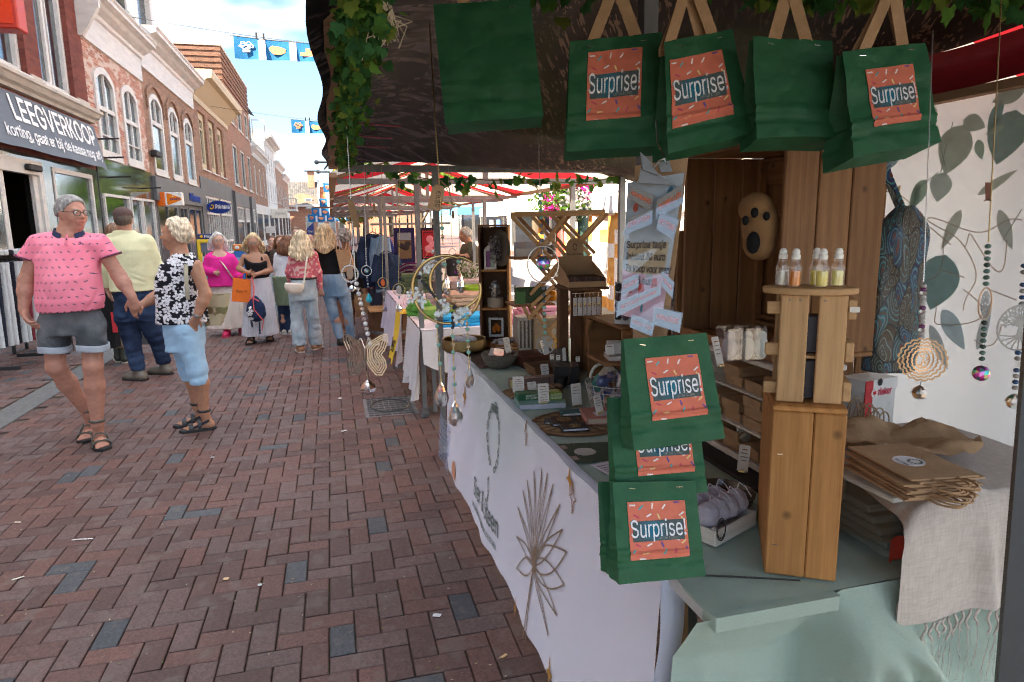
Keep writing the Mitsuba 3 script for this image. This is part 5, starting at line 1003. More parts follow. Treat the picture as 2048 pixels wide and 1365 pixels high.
def pbag(u,v):
    zz=-.275+.55*v;a=u*2*np.pi;w=.086*(1-np.clip((v-.78)/.22,0,1)**2*.72)+.006*np.sin(v*9);dep=.05*(1-np.clip((v-.8)/.2,0,1)**2*.6)
    X=w*np.cos(a)*(1+.05*np.sin(3*a+v*8))+.012*v;Y=dep*np.sin(a)*(1+.08*np.sin(5*a+v*6));return pbc+X[...,None]*sxr+zz[...,None]*A(0,0,1)+Y[...,None]*A(_f[0],_f[1],0)
m=sheet(pbag,48,40);part(PB,'pouch',(m[0],m[1],np.stack([m[2][:,0]*2*.55,m[2][:,1]*.55],1)),'paisley',smooth=True)
part(PB,'base',lathe([(0,0),(1,0),(1,.003)],48,fr(pbc-A(0,0,.272),sxr*.086,A(_f[0],_f[1],0)*.05,(0,0,1))),'rubber')
a_,b_=at(1772,345,d=2.28),at(1800,412,d=2.25);m=ribbon([a_+A(-.02,0,.08),a_,b_,pbc+A(.0,0,.26)],nrm(b_-a_)@np.zeros((3,3))+sxr,.036);part(PB,'strap',m+(np.asarray(m[0])[:,[0,2]],),'paisley')
part(PB,'side_cord',tube([at(1842,440,d=2.26),at(1850,500,d=2.26),at(1840,560,d=2.26)],.004,5),'paisley',uv=rng.random((17,2)))
SB=thing('shoe_box','red and white shoe box behind the standing kraft bags','box');sp=at(1722,890,z=ZT);sp=at(1724,868,d=2.45);ps=at(1808,862,d=2.55)
es=nrm((ps-sp)*A(1,1,0));ds=A(-es[1],es[0],0);sp[2]=ZT;FS=fr(sp,es,ds,(0,0,1));zt_=.245
part(SB,'carton',mv(box((0,0,0),(.165,.28,zt_),.002),FS),'paint',color=(.72,.72,.72));part(SB,'lid',mv(box((-.003,-.003,zt_-.04),(.168,.283,zt_+.003),.002),FS),'paint',color=(.78,.78,.78))
part(SB,'red_panel',mv(box((-.004,-.0045,.0),(.035,-.001,zt_+.0035)),FS),'paint',color=(.55,.02,.03));part(SB,'thumb_hole',mv(lathe([(0,0),(.014,0)],16,fr((.07,-.0046,zt_-.006),(1,0,0),(0,0,1))),FS),'rubber')
part(SB,'lettering',text('rieker',.026,FS@fr((.062,-.0042,zt_-.055),(1,0,0),(0,0,1)),.0006,True,w=.072),'matte',color=(.55,.03,.08))
part(SB,'logo_disc',lathe([(0,0),(.016,0)],20,FS@fr((.043,-.0050,zt_-.045),(1,0,0),(0,0,1))),'matte',color=(.82,.8,.8))
ml=Polygon([(0,.012),(.003,.006),(.009,.008),(.007,.002),(.011,-.001),(.005,-.004),(.001,-.004),(.001,-.011),(-.001,-.011),(-.001,-.004),(-.005,-.004),(-.011,-.001),(-.007,.002),(-.009,.008),(-.003,.006)]);part(SB,'leaf_logo',ext(ml,.0006,FS@fr((.043,-.0058,zt_-.045),(1,0,0),(0,0,1))),'matte',color=(.6,.02,.03))
for i in range(9):
    k=thing('kraft_bag',('front kraft paper bag of the standing row by the shoe box' if i==0 else f'kraft paper bag number {i + 1} in the standing row by the shoe box, counted from the front')if i<1 else 'kraft paper carrier bag in the upright row before the shoe box','paper bag','kraft bags standing in a row')
    o=at(1728,905,d=2.18)*A(1,1,0)+A(0,0,ZT)+ds*.019*i+es*.004*math.sin(i*5);Fk=fr(o,es,ds,(0,0,1));hh=.14+.004*math.sin(i*3)
    part(k,'body',mv(box((.03*(i==0),0,.002),(.175,.012,hh),.002),Fk),'kraft')
    part(k,'handle',mv(tube([(.06+.0055*i,.004,hh-.02)]+[(.06+.0055*i+.028*(1-math.cos(t)),.004+.002*math.sin(i),hh+.062*math.sin(t)**.6+.008*math.sin(i*2))for t in np.linspace(.1,3.04,14)]+[(.116+.0055*i,.004,hh-.02)],.0022,6),Fk),'kraft',smooth=True)
k=thing('kraft_bag','small lighter kraft bags standing before the upright row','paper bag');o=at(1768,895,d=2.02)*A(1,1,0)+A(0,0,ZT);part(k,'body',mv(cat([box((.02+.003*i,i*.012,.002),(.15,i*.012+.009,.085+.004*math.sin(i*4)),.002)for i in range(5)]),fr(o,es,ds,(0,0,1))),'kraft')
# plastic box under the shawl
PX=thing('storage_box','clear plastic storage box under the linen shawl','storage box');bq=[tz(1672,1062),tz(1795,1165)]
ob=A(1.24,1.21,ZT);part(PX,'tub',cat([box((1.235,1.215,ZT+.004),(1.239,1.62,ZT+.17)),box((1.24,1.21,ZT+.004),(1.66,1.214,ZT+.17)),box((1.24,1.62,ZT+.004),(1.66,1.624,ZT+.17)),box((1.66,1.21,ZT+.004),(1.664,1.624,ZT+.17))]),'clear')
part(PX,'lid',box((1.225,1.205,ZT+.171),(1.67,1.63,ZT+.184),.006),'paint',color=(.55,.55,.52));part(PX,'clip',box((1.222,1.36,ZT+.12),(1.233,1.45,ZT+.18),.004),'clear')
solo('folded_fabric',cat([box((1.26,1.23+.02*i,ZT+.008+.022*i),(1.64,1.6,ZT+.028+.022*i),.008)for i in range(5)]),'cloth','grey folded packs inside the clear storage box','fabric',color=(.16,.17,.15));solo('plastic_sheet',sheet(lambda u,v:np.stack([1.245+.2*u,1.222+.004*np.sin(u*20),ZT+.01+.06*v+.008*np.sin(u*9)],-1),14,6)[:2],'paint','red and white label at the bottom of the storage box','label',color=(.62,.05,.03))
mat('linen',proc(lambda p,n,uv:mix((.43,.375,.335),(.58,.52,.475),noise(uv.x*520,uv.y*60)*.5+noise(uv.x*60,uv.y*520)*.5)*(.9+.2*fbm(uv.x*8,uv.y*8,0,3))),.95,.15,proc(lambda p,n,uv:noise(uv.x*420,uv.y*140)*.0016+noise(uv.x*140,uv.y*420)*.0012),1.0,sheen=.3)
SW=thing('shawl','beige linen shawl with a fringe draped over the storage box','shawl')
def shawl(u,v):
    # v from the back, over the box's edge and down; u from the free left edge to the right
    L=v*.78;top=np.clip(L,0,.50);dn=np.clip(L-.50,0,1);w=meshkit.fbm(np.stack([u*3,v*4,u*0],-1),3,5)-.5
    xl=np.interp(L,[0,.3,.46,.52,.60,.80],[1.32,1.28,1.235,1.20,1.185,1.182]);x=xl+(1.80-xl)*u
    y=1.66-top-.03*(1-np.exp(-dn/.03))-.010*np.sin(u*11+.5)*np.clip(dn*5,0,1)-.022*np.exp(-((u-.36-dn*.3)/.04)**2)*np.clip(dn*7,0,1)
    z=ZT+.192+.012*w-dn+.014*np.exp(-((u-.34)/.05)**2)*(L<.5)-.05*np.exp(-u/.05)*np.clip(1-dn*8,0,1)
    return np.stack([x,y,z],-1)
m=sheet(shawl,70,90);part(SW,'cloth',(m[0],m[1],np.stack([m[2][:,0]*.5,m[2][:,1]*.72],1)),'linen',smooth=True)
m=sheet(lambda u,v:shawl(u*.98+.01,.93+.06*v)+np.stack([0*u,.012+0*u,-.004+0*u],-1),50,6);part(SW,'under_layer',(m[0],m[1],m[2]*.5),'linen',smooth=True)
fr_=[]
for i in range(26):
    q=shawl(np.array(.12+.034*i),np.array(1.0));r=np.random.default_rng(i);n=7;L=.035+.03*r.random()
    pts=[q+A(.006*math.sin(j+i),-.002,-L*j/n)for j in range(n+1)];fr_.append(tube(pts,[.0032]*n+[.002],5))
    for s in range(2):
        p_=[pts[-1]+A(.008*math.sin(j*1.3+s*2+i)*j/4,.006*math.cos(j+i),-(.018+.02*r.random())*j)for j in range(5)];fr_.append(tube(p_,.0008,4))
part(SW,'fringe',cat(fr_),'linen',uv=np.asarray(cat(fr_)[0])[:,[0,2]],smooth=True,kind='stuff')
# crumpled kraft paper and the pile of flat bags
zt2=ZT+.198
def crum(u,v):
    a=u*2*np.pi;rr=(.06+.94*v);c=A(1.47,1.47);X=.225*rr*np.cos(a);Y=.15*rr*np.sin(a);h=np.abs(meshkit.noise(np.stack([X*16,Y*16,X*0],-1),3)-.5)*.09*v+np.abs(meshkit.noise(np.stack([X*40,Y*40,X*0],-1),5)-.5)*.03*v+.012*np.sin(v*2.6)*(v>.3)-.006*np.clip(v-.8,0,1)*5
    th=math.radians(-22);return np.stack([c[0]+X*math.cos(th)-Y*math.sin(th),c[1]+X*math.sin(th)+Y*math.cos(th),zt2+.004+h],-1)
solo('wrapping_paper',sheet(crum,60,14)[:2],'kraft','crumpled brown wrapping paper under the pile of flat kraft bags','paper',smooth=25)
pk=at(1690,885,z=zt2+.06);ek=nrm(at(1850,962,z=zt2+.05)-at(1697,884,z=zt2+.05));ek=nrm(ek*A(1,1,0));dk=A(-ek[1],ek[0],0)
for i in range(10):
    j=9-i;k=thing('flat_kraft_bag','topmost flat kraft bag with a round white sticker on the pile' if i==0 else 'flat folded kraft bag in the pile on the shawl','paper bag',None if i==0 else 'flat kraft bags in the pile')
    o=at(1700,890,z=zt2+.07)*A(1,1,0)+A(0,0,zt2+.016+.0052*j)+ek*(.004*j%.011)+dk*(-.018+.003*((j*5)%7));a=math.radians(3*math.sin(i*2.1));e2=ek*math.cos(a)+dk*math.sin(a);d2=A(-e2[1],e2[0],0);Fk=fr(o,e2,d2,(0,0,1))
    part(k,'body',mv(box((0,0,0),(.225,.165,.0042),.0015),Fk),'kraft')
    part(k,'handle',mv(tube([(.222,.05,.002)]+[(.222+.06*math.sin(t)**.7,.05+.03*(1-math.cos(t)),.003+.004*math.sin(i))for t in np.linspace(.1,3.04,12)]+[(.222,.11,.002)],.0024,6),Fk),'kraft',smooth=True)
    if i==0:
        part(k,'sticker',lathe([(0,0),(.034,0),(.034,.0006)],30,Fk@fr((.12,.075,.0046))),'paper',color=(.72,.73,.76))
        part(k,'wreath',cat([ball(tuple((Fk@A(.128+.014*math.cos(q),.085+.014*math.sin(q),.0056,1))[:3]),(.0026,.0026,.0008),1)for q in np.linspace(0,6.1,14)]),'matte',color=(.05,.07,.05));part(k,'lettering',text('Sier & Steen',.006,Fk@fr((.10,.052,.0054)),.0004,w=.045),'matte',color=(.1,.12,.1))
NP=thing('stall_pole','dark galvanised pole cropped at the right edge of the picture','pole')
a,b=at(2062,880,d=1.02),at(2022,1365,d=1.02);u_=nrm(a-b);part(NP,'tube',bar(b-u_*.6,a+u_*.9,.036,.036),'slate')
# ------------------------------------------------------------------ goods further back on the table
def pt_z(px,py,z=ZT):return at(px,py,z=z)
def flat(p):return A(p[0],p[1],0)
# tall bookshelf
BS=thing('bookshelf','tall narrow brown wooden shelf with three compartments at the far end of the table','shelf')
eb=nrm(A(.19,-.06,0));db=A(-eb[1],eb[0],0);ob=A(.925,4.36,ZT);WB,DB,HB=.20,.26,.80;FB=fr(ob,eb,db,(0,0,1))
for nm,lo,hi,mt in(('side',(0,0,.003),(.014,DB,HB),'wood_dark'),('side',(WB-.014,0,.003),(WB,DB,HB),'wood_honey'),('back',(.0145,DB-.01,.003),(WB-.0145,DB,HB-.002),'wood_dark'),('top',(-.002,-.002,HB+.001),(WB+.002,DB,HB+.014),'wood_crate'),('shelf',(.0145,.001,.255),(WB-.0145,DB-.011,.268),'wood_honey'),('shelf',(.0145,.001,.51),(WB-.0145,DB-.011,.523),'wood_honey'),('shelf',(.0145,.001,.004),(WB-.0145,DB-.011,.016),'wood_honey')):part(BS,nm,wuv(box(lo,hi,.003),FB),mt)
def inb(x,y,z):return(FB@A(x,y,z,1))[:3]
k=thing('bark_slice','round bark edged wood slice with dried flowers on the top compartment','ornament');c=inb(.155,.03,.66);part(k,'slice',lathe([(0,0),(.115,0),(.12,.01),(.115,.02),(0,.02)],28,fr(c,nrm(eb*.35-db*0.6+A(0,0,0)),(0,0,1))),'bark',smooth=30)
v,f,c_=leafcloud([c+A(-.05,-.04,-.03),c+A(-.06,-.05,.03)],[A(.04,.03,.07)]*2,260,.012,((.35,.30,.38),(.12,.14,.08),(.45,.40,.42)),3,.1);part(k,'dried_flowers',(v,f),'leaf',color=c_,kind='stuff')
k=thing('lantern_box','white house shaped picture lantern on the top compartment','lantern');c=inb(.075,.05,.524);part(k,'house',ext(Polygon([(-.04,0),(.04,0),(.04,.13),(0,.17),(-.04,.13)]).difference(rect(-.028,.015,.028,.12)),.03,fr(c,eb,(0,0,1))),'wood_white',uv=None if 0 else rng.random((len(ext(Polygon([(-.04,0),(.04,0),(.04,.13),(0,.17),(-.04,.13)]).difference(rect(-.028,.015,.028,.12)),.03)[0]),2)))
part(k,'picture',mv(box((-.028,.002,.015),(.0,.004,.12)),fr(c,eb,db,(0,0,1))),'paper',color=(.36,.16,.36));part(k,'picture',mv(box((.001,.002,.015),(.028,.004,.12)),fr(c,eb,db,(0,0,1))),'paper',color=(.42,.52,.42))
k=thing('glass_dome','glass bell jar with dried flowers in the middle compartment','jar');c=inb(.10,.09,.268);part(k,'base',lathe([(0,0),(.055,0),(.055,.06),(0,.06)],20,fr(c)),'paper',smooth=30,color=(.42,.36,.28));part(k,'dome',lathe([(.052,.06),(.052,.15),(.045,.18),(.025,.2),(0,.205)],20,fr(c)),'clear',smooth=True)
v,f,c_=leafcloud([c+A(0,0,.12)],[A(.035,.035,.06)],160,.012,((.4,.38,.42),(.2,.2,.2)),4,.1);part(k,'dried_flowers',(v,f),'leaf',color=c_,kind='stuff')
k=thing('photo_frame','small white frame with an orange flower in the bottom compartment','frame');c=inb(.10,.12,.06);part(k,'frame',ext(rect(-.05,0,.05,.13).difference(rect(-.036,.014,.036,.116)),.02,fr(c,eb,(0,0,1))),'paint',color=(.55,.55,.53));part(k,'flower',cat([ball(c+eb*x+A(0,0,z)-db*.01,(.014,.006,.024),2)for x,z in((0,.07),(.016,.055),(-.012,.05))]),'matte',color=(.52,.15,.02))
# hammered brass bowl, slatted mini crate, stone bowl
k=thing('brass_bowl','wide hammered brass bowl at the far end of the table','bowl');c=A(.80,4.28,ZT+.002)
mat('hammered',(.25,.18,.08),.32,.5,proc(lambda p,n,uv:voronoi(dr.atan2(p.y-4.28,p.x-.80)*14,p.z*90)[0]*.003),1.0,metallic=.9)
part(k,'bowl',lathe([(0,0),(.12,0),(.145,.02),(.15,.05),(.138,.085),(.142,.088),(.134,.084),(.14,.05),(.13,.015),(0,.01)],48,fr(c)),'hammered',smooth=40);part(k,'pouches',cat([ball(c+A(.05*math.cos(i),.05*math.sin(i*2),.075+.01*(i%2)),(.035,.03,.022),2)for i in range(5)]),'cloth',color=(.52,.50,.55),smooth=True)
def minicrate(lab,c,e,W,D,H,rows,mt):
    k=thing('mini_crate',lab,'crate');d=A(-e[1],e[0],0);F=fr(c,e,d,(0,0,1));h=H/rows
    for i in range(rows):
        for lo,hi in(((0,0,i*h+.002),(W,.006,i*h+h-.006)),((0,D-.006,i*h+.002),(W,D,i*h+h-.006)),((.0005,.0065,i*h+.002),(.0065,D-.0065,i*h+h-.006)),((W-.0065,.0065,i*h+.002),(W-.0005,D-.0065,i*h+h-.006))):part(k,'slat',wuv(box(lo,hi,.001),F),mt)
    for x in(.007,W-.019):
        for y in(.0065,D-.0185):part(k,'corner_post',wuv(box((x,y,.001),(x+.012,y+.012,H-.004)),F),mt)
    part(k,'bottom',wuv(box((.007,.007,.001),(W-.007,D-.007,.006)),F),mt);return k,F
k,F=minicrate('small slatted wooden crate of cards beside the brass bowl',A(.97,4.10,ZT+.002),nrm(A(1,.1,0)),.15,.12,.065,3,'wood_crate')
solo('card_pack',cat([cbox((0,i*.018,.05),(.07,.002,.09),0,F@fr((.085,.05,.0))@rot(-28,(1,0,0)))for i in range(3)]),'paper','grey cards standing in the small slatted crate','cards',color=(.46,.44,.48))
for i in range(12):solo('pebble',ball((F@A(.02+.012*i,.1+.02*math.sin(i*3),.06+.015*abs(math.sin(i)),1))[:3],(.013,.011,.009),2),'gloss','orange pebble on top of the small slatted crate' if i==5 else 'grey speckled pebble in the small slatted crate','stone',smooth=True,group=None if i==5 else 'grey pebbles in the slatted crate',color=(.6,.16,.02)if i==5 else(.28,.28,.29))
k=thing('stone_bowl','round pitted grey stone bowl of silver cards','bowl');c=A(.90,3.72,ZT+.002)
mat('pitted',proc(lambda p,n,uv:mix((.05,.045,.038),(.22,.20,.17),fbm(p.x*90,p.y*90,p.z*90,3))),.85,.3,proc(lambda p,n,uv:fbm(p.x*120,p.y*120,p.z*120,2)*.006))
part(k,'bowl',lathe([(0,0),(.055,.0),(.085,.025),(.105,.062),(.108,.085),(.104,.088),(.098,.06),(.075,.025),(0,.015)],36,fr(c)),'pitted',smooth=40)
for i in range(4):solo('foil_packet',cbox((0,0,0),(.06,.002,.07),0,fr(c+A(.04*math.sin(i*2),.03*math.cos(i*3),.085))@rot(55+12*i,(1,.3*i,0))@rot(40*i)),'chrome' if i%2 else 'paper','silver or white packet lying in the pitted stone bowl','packet',group='packets in the stone bowl',**({}if i%2 else{'color':(.6,.58,.6)}))
card('price card standing up in the pitted stone bowl',c+A(.06,.02,.075),.04,.09,15,20,False)
# printed cloth runner under the bowl
solo('placemat',sheet(lambda u,v:np.stack([.78+.26*u,3.72+.62*v,ZT+.006+.0*u],-1),3,3)[:2],'tarp','dark wood print mat under the stone bowl and brass bowl','mat')
# two dark red trays
def trough(lab,c,e,W,D,H,mt,fl=.02):
    k=thing('tray',lab,'tray');d=A(-e[1],e[0],0);F=fr(c,e,d,(0,0,1));P=lambda x,y,z:(F@A(x,y,z,1))[:3]
    for q in([(0,0),(W,0)],[(W,0),(W,D)],[(W,D),(0,D)],[(0,D),(0,0)]):
        (xa,ya),(xb,yb)=q;cx,cy=W/2,D/2;o=lambda x,y:(x+(fl if x>cx else-fl),y+(fl if y>cy else-fl));a,b=o(xa,ya),o(xb,yb)
        m=sheet(lambda u,v:np.stack([(xa+(xb-xa)*u)*(1-v)+(a[0]+(b[0]-a[0])*u)*v,(ya+(yb-ya)*u)*(1-v)+(a[1]+(b[1]-a[1])*u)*v,.004+H*v],-1),2,2);s_=solidify(m[:2],.006);part(k,'side',wuv(s_,F),mt)
    part(k,'bottom',wuv(box((.001,.001,0),(W-.001,D-.001,.005)),F),mt);return k
mat('wood_mahog',(.085,.028,.018),.45,.5);mat('wood_tray',proc(lambda p,n,uv:mix((.12,.06,.03),(.22,.12,.06),noise(uv.x*8,uv.y*120))),.55,.4)
trough('dark red wooden tray behind the brown one',A(1.02,3.62,ZT+.003),nrm(A(1,.12,0)),.23,.15,.07,'wood_mahog');trough('brown wooden tray in front of the dark red one',A(1.02,3.38,ZT+.003),nrm(A(1,.1,0)),.21,.13,.055,'wood_tray')
card('price card leaning on the brown wooden tray',A(1.05,3.31,ZT+.003),.045,.085,8,14,False);card('white slip tilted in the brown tray',A(1.17,3.42,ZT+.04),.03,.08,25,25,False);card('white slip standing behind the dark red tray',A(1.19,3.74,ZT+.05),.035,.09,30,25,False)
for i,(x,y)in enumerate(((1.0,3.1),(1.075,3.05))):solo('incense_stick',tube([(x,y,ZT+.02),(x+.005+.04*i,y+.01,ZT+.22)],.0014,5),'matte',('upright incense stick in front of the trays','leaning incense stick in front of the trays')[i],'incense',color=(.10,.04,.02))
# round rope mat with wood disc, books and boxes
mat('rope',proc(lambda p,n,uv:mix((.16,.10,.055),(.36,.25,.15),.5+.5*dr.sin(uv.x*400+uv.y*60))*(.8+.4*noise(p.x*120,p.y*120))),.9,.2)
def spiralmat(lab,c,r,sq=1.0,rot_=0.0,mt='rope',rim=True):
    k=thing('rope_mat',lab,'mat');n=int(r/.011);t=np.linspace(.5,n*2*np.pi,n*34);rr=t/(2*np.pi)*.0105
    x,y=rr*np.cos(t),rr*np.sin(t)*sq;m=tube(np.stack([c[0]+x,c[1]+y,np.full_like(t,c[2]+.006)],1),.006,6);u=np.repeat(t*.05,6);u=np.r_[u,0,0];part(k,'coil',m+(np.stack([u,np.zeros(len(u))],1),),mt,smooth=True)
    if rim:
        g=np.linspace(0,2*np.pi,60,endpoint=False);R=n*.0105+.008;part(k,'rim',tube(np.stack([c[0]+R*np.cos(g),c[1]+R*sq*np.sin(g),np.full(60,c[2]+.007)],1),.009,7,closed=True),'wood_tray',uv=rng.random((420,2)),smooth=True)
    return k
spiralmat('braided rope mat at the edge of the table behind the teal book',A(.86,3.08,ZT+.002),.12,rim=False)
solo('wood_disc',lathe([(0,0),(.055,0),(.06,.008),(.055,.018),(0,.016)],30,fr((.885,3.10,ZT+.015))),'wood_tray','dark turned wooden disc on the rope mat','disc',smooth=30,uv=rng.random((150,2)))
def book(lab,c,e,W,D,H,col,page=(.62,.60,.58),mt='paint',cat_='book',pages=True):
    k=thing('book',lab,cat_);d=A(-e[1],e[0],0);F=fr(c,e,d,(0,0,1))
    part(k,'cover',mv(cat([box((0,0,0),(W,D,.003),.001),box((0,0,H-.003),(W,D,H),.001),box((-.003,-.0,0),(.0,D,H),.001)]),F),mt,color=col)
    if pages:part(k,'pages',mv(box((.001,.003,.0035),(W-.004,D-.003,H-.0035)),F),'paper',color=page)
    return k,F
k,F=book('flat teal ring binder book with white page edges',A(.765,2.80,ZT+.002),nrm(A(1,-.12,0)),.215,.15,.028,(.20,.34,.32),(.50,.52,.62))
def tbox(lab,c,e,W,D,H,col,side=None,txt=None,tc=(.6,.6,.55),tw=.08):
    k=thing('small_box',lab,'box');d=A(-e[1],e[0],0);F=fr(c,e,d,(0,0,1));part(k,'carton',mv(box((0,0,0),(W,D,H),.0015),F),'paint',color=col)
    if side is not None:part(k,'side_panel',mv(box((.0,-.0012,.0015),(W*.32,-.0002,H-.0015)),F),'paint',color=side)
    if txt:
        for i,s_ in enumerate(txt):part(k,'lettering',text(s_,H*.28,F@fr((W*.36,-.0018,H*(.56-.4*i)),(1,0,0),(0,0,1)),.0005,True,w=tw),'matte',color=tc)
    return k,F
k,F=tbox('dark green box with white lettering on the teal book',A(.775,2.86,ZT+.031),nrm(A(1,-.05,0)),.10,.07,.03,(.015,.12,.055),(.012,.09,.04),('POSITIVITEIT','BY CARDS'),tw=.058)
k,F=tbox('lime green box with white lettering on the teal book',A(.885,2.83,ZT+.031),nrm(A(1,-.03,0)),.088,.065,.034,(.25,.36,.05),None,('ACTIVITEIT','ZAKFORMAAT'),tw=.055)
for i in range(5):part(k,'stripe',mv(box((.008+.015*i,.004,.0341),(.014+.015*i,.062,.0346)),F),'matte',color=(.55,.55,.35))
card('white text card in a gold holder in front of the green boxes',A(.875,2.79,ZT+.03),.05,.085,-4,12,lines=6);card('price card in a gold holder on the rope mat',A(.815,3.0,ZT+.03),.055,.075,-14,16);card('lilac card lying against the green box',A(.88,2.98,ZT+.03),.045,.05,5,20,False,1,(.4,.38,.42));card('tall blank price card right of the lime green box',A(1.03,2.78,ZT+.005),.05,.10,10,10,lines=3)
k,F=tbox('long card deck box behind the rope mat',A(.83,3.20,ZT+.003),nrm(A(1,.05,0)),.25,.05,.045,(.20,.14,.12));part(k,'label',mv(box((0,-.001,.004),(.05,-.0002,.042)),F),'paint',color=(.62,.35,.08));part(k,'label',mv(box((-.001,-.0015,.004),(.012,-.0004,.044)),F),'paint',color=(.55,.5,.15))
k=thing('incense_holder','lumpy brown burner bowl right of the long deck box','incense holder');part(k,'pot',lathe([(0,0),(.03,0),(.036,.02),(.03,.04),(.034,.046),(.024,.045),(.02,.02),(0,.015)],18,fr((1.0,3.0,ZT+.003))),'gloss',smooth=40,color=(.13,.07,.04));part(k,'stones',cat([ball((1.0+.02*math.cos(i),3.0+.02*math.sin(i),ZT+.05),.012,1)for i in range(5)]),'gloss',color=(.2,.12,.07))
# black boxes, pedestal, lantern, wire basket
k,F=tbox('black glossy box in front of the dark display post',A(1.06,3.20,ZT+.003),nrm(A(1,-.25,0)),.13,.12,.095,(.012,.012,.013));tbox('flat black box against the black glossy box',A(1.05,3.12,ZT+.003),nrm(A(.55,-.35,0)),.03,.10,.05,(.02,.02,.022))
solo('lava_ball',ball((1.17,3.45,ZT+.09),.055,3),'pitted','pitted round stone ball beside the display post','stone',smooth=True);card('thin wooden slip before the stone ball',A(1.15,3.3,ZT+.1),.02,.07,0,8,False,0)
for i,(x,y)in enumerate(((1.10,3.36),(1.125,3.33),(1.21,3.26))):card(('first','second','third')[i]+' tiny white label behind the black box, counted from the left',A(x,y,ZT+.1),.022,.028,-15,12,False,1)
k=thing('wire_basket','white wire basket with two handles full of wrapped crystals','basket');c=A(1.17,2.70,ZT+.003);R0,R1,HBk=.095,.125,.125;wires=[]
for i in range(16):a=i*math.pi/8;wires.append(tube([c+A(R0*math.cos(a),R0*math.sin(a),0),c+A(R1*math.cos(a),R1*math.sin(a),HBk)],.0016,5))
for z in(0,.25,.5,.75,1):g=np.linspace(0,2*np.pi,36,endpoint=False);r=R0+(R1-R0)*z;wires.append(tube(np.stack([c[0]+r*np.cos(g),c[1]+r*np.sin(g),np.full(36,c[2]+HBk*z)],1),.0018,5,closed=True))
part(k,'wire_cage',cat(wires),'paint',color=(.55,.54,.50),smooth=True)
for s in(0,1):part(k,'handle',tube([c+A(-.02+.05*math.cos(t)*(1-.0)+(.0,.05)[s],(.10,-.10)[s],HBk+.06*math.sin(t))for t in np.linspace(0,math.pi,14)],.007,8),'paint',color=(.5,.49,.44),smooth=True)
rb=np.random.default_rng(8)
for i in range(26):
    a,q=rb.random()*6.28,.085*rb.random()**.5;z=.03+.11*rb.random();m=trimesh.creation.icosphere(subdivisions=1);v=np.array(m.vertices)*(.02+.012*rb.random())*A(1,.8+.5*rb.random(),.9+.5*rb.random())*(1+.2*rb.normal(size=(42,1)))
    solo('wrapped_crystal',(v+c+A(q*math.cos(a),q*math.sin(a),z),m.faces),'gloss','tumbled crystal in clear wrap inside the white wire basket','crystal',group='crystals in the wire basket',color=[(.20,.18,.30),(.32,.26,.30),(.15,.13,.20),(.38,.34,.36),(.28,.19,.12),(.08,.10,.22),(.05,.17,.15)][i%7])
# dark display post with a slanted kraft counter display
k=thing('display_post','dark wooden display post with key rings, behind the black box','display stand');c=A(1.20,3.50,ZT)
part(k,'post',wuv(box((1.19,3.5,ZT+.002),(1.245,3.55,ZT+.47),.003)),'wood_dark');part(k,'post',wuv(box((1.275,3.5,ZT+.002),(1.33,3.55,ZT+.47),.003)),'wood_dark');part(k,'post',wuv(box((1.335,3.3,ZT+.002),(1.36,3.55,ZT+.47),.003)),'wood_crate');part(k,'top_board',wuv(box((1.18,3.3,ZT+.472),(1.40,3.56,ZT+.486),.003)),'wood_dark');part(k,'hook_rail',bar((1.19,3.29,ZT+.46),(1.35,3.29,ZT+.46),.004),'chrome')
for i in range(6):q=thing('key_tag','white tag with a charm hanging from the hook rail of the display post','tag','tags on the hook rail');x=1.205+.026*i;part(q,'cord',tube([(x,3.288,ZT+.46),(x,3.287,ZT+.44)],.001,4),'chrome');part(q,'card',cbox((x,3.287,ZT+.39),(.022,.0015,.095)),'paper',color=(.55,.53,.52));part(q,'charm',ball((x,3.283,ZT+.40),(.006,.003,.012),1),'brass')
k=thing('counter_display','kraft cardboard counter display with a rounded header board','display');Fd=fr((1.18,3.32,ZT+.488),nrm(A(1,-.1,0)),nrm(A(.1,1,0)),(0,0,1))
part(k,'side_panel',ext(Polygon([(0,0),(.26,0),(.26,.12),(.12,.085),(0,.04)]),.004,Fd@fr((.20,0,0),(0,1,0),(0,0,1))),'kraft');part(k,'side_panel',ext(Polygon([(0,0),(.26,0),(.26,.12),(.12,.085),(0,.04)]),.004,Fd@fr((.0,0,0),(0,1,0),(0,0,1))),'kraft')
part(k,'front_lip',mv(box((.004,-.004,0),(.2,0,.03)),Fd),'kraft');part(k,'header',ext(shapely.union_all([rect(.0,0,.2,.15),rect(.05,.1,.15,.2),Point(.1,.2).buffer(.05)]),.004,Fd@fr((0,.262,0),(1,0,0),(0,0,1))),'kraft')
part(k,'ring_print',ext(shapely.affinity.scale(Point(.1,.2).buffer(.016).difference(Point(.1,.2).buffer(.012)),.7,1.2),.001,Fd@fr((0,.257,0),(1,0,0),(0,0,1))),'matte',color=(.06,.045,.03));part(k,'header_lettering',text('Incense Sticks',.012,Fd@fr((.055,.2565,.155),(1,0,0),(0,0,1)),.0008,w=.09),'matte',color=(.08,.06,.04))
for i in range(9):solo('incense_pack',mv(box((.008+.021*i,.01+.0,.004),(.026+.021*i,.2,.05),.001),Fd),'paint','dark pack in the kraft counter display','pack',group='packs in the kraft counter display',color=((.06,.025,.02),(.10,.05,.04),(.05,.03,.03))[i%3])
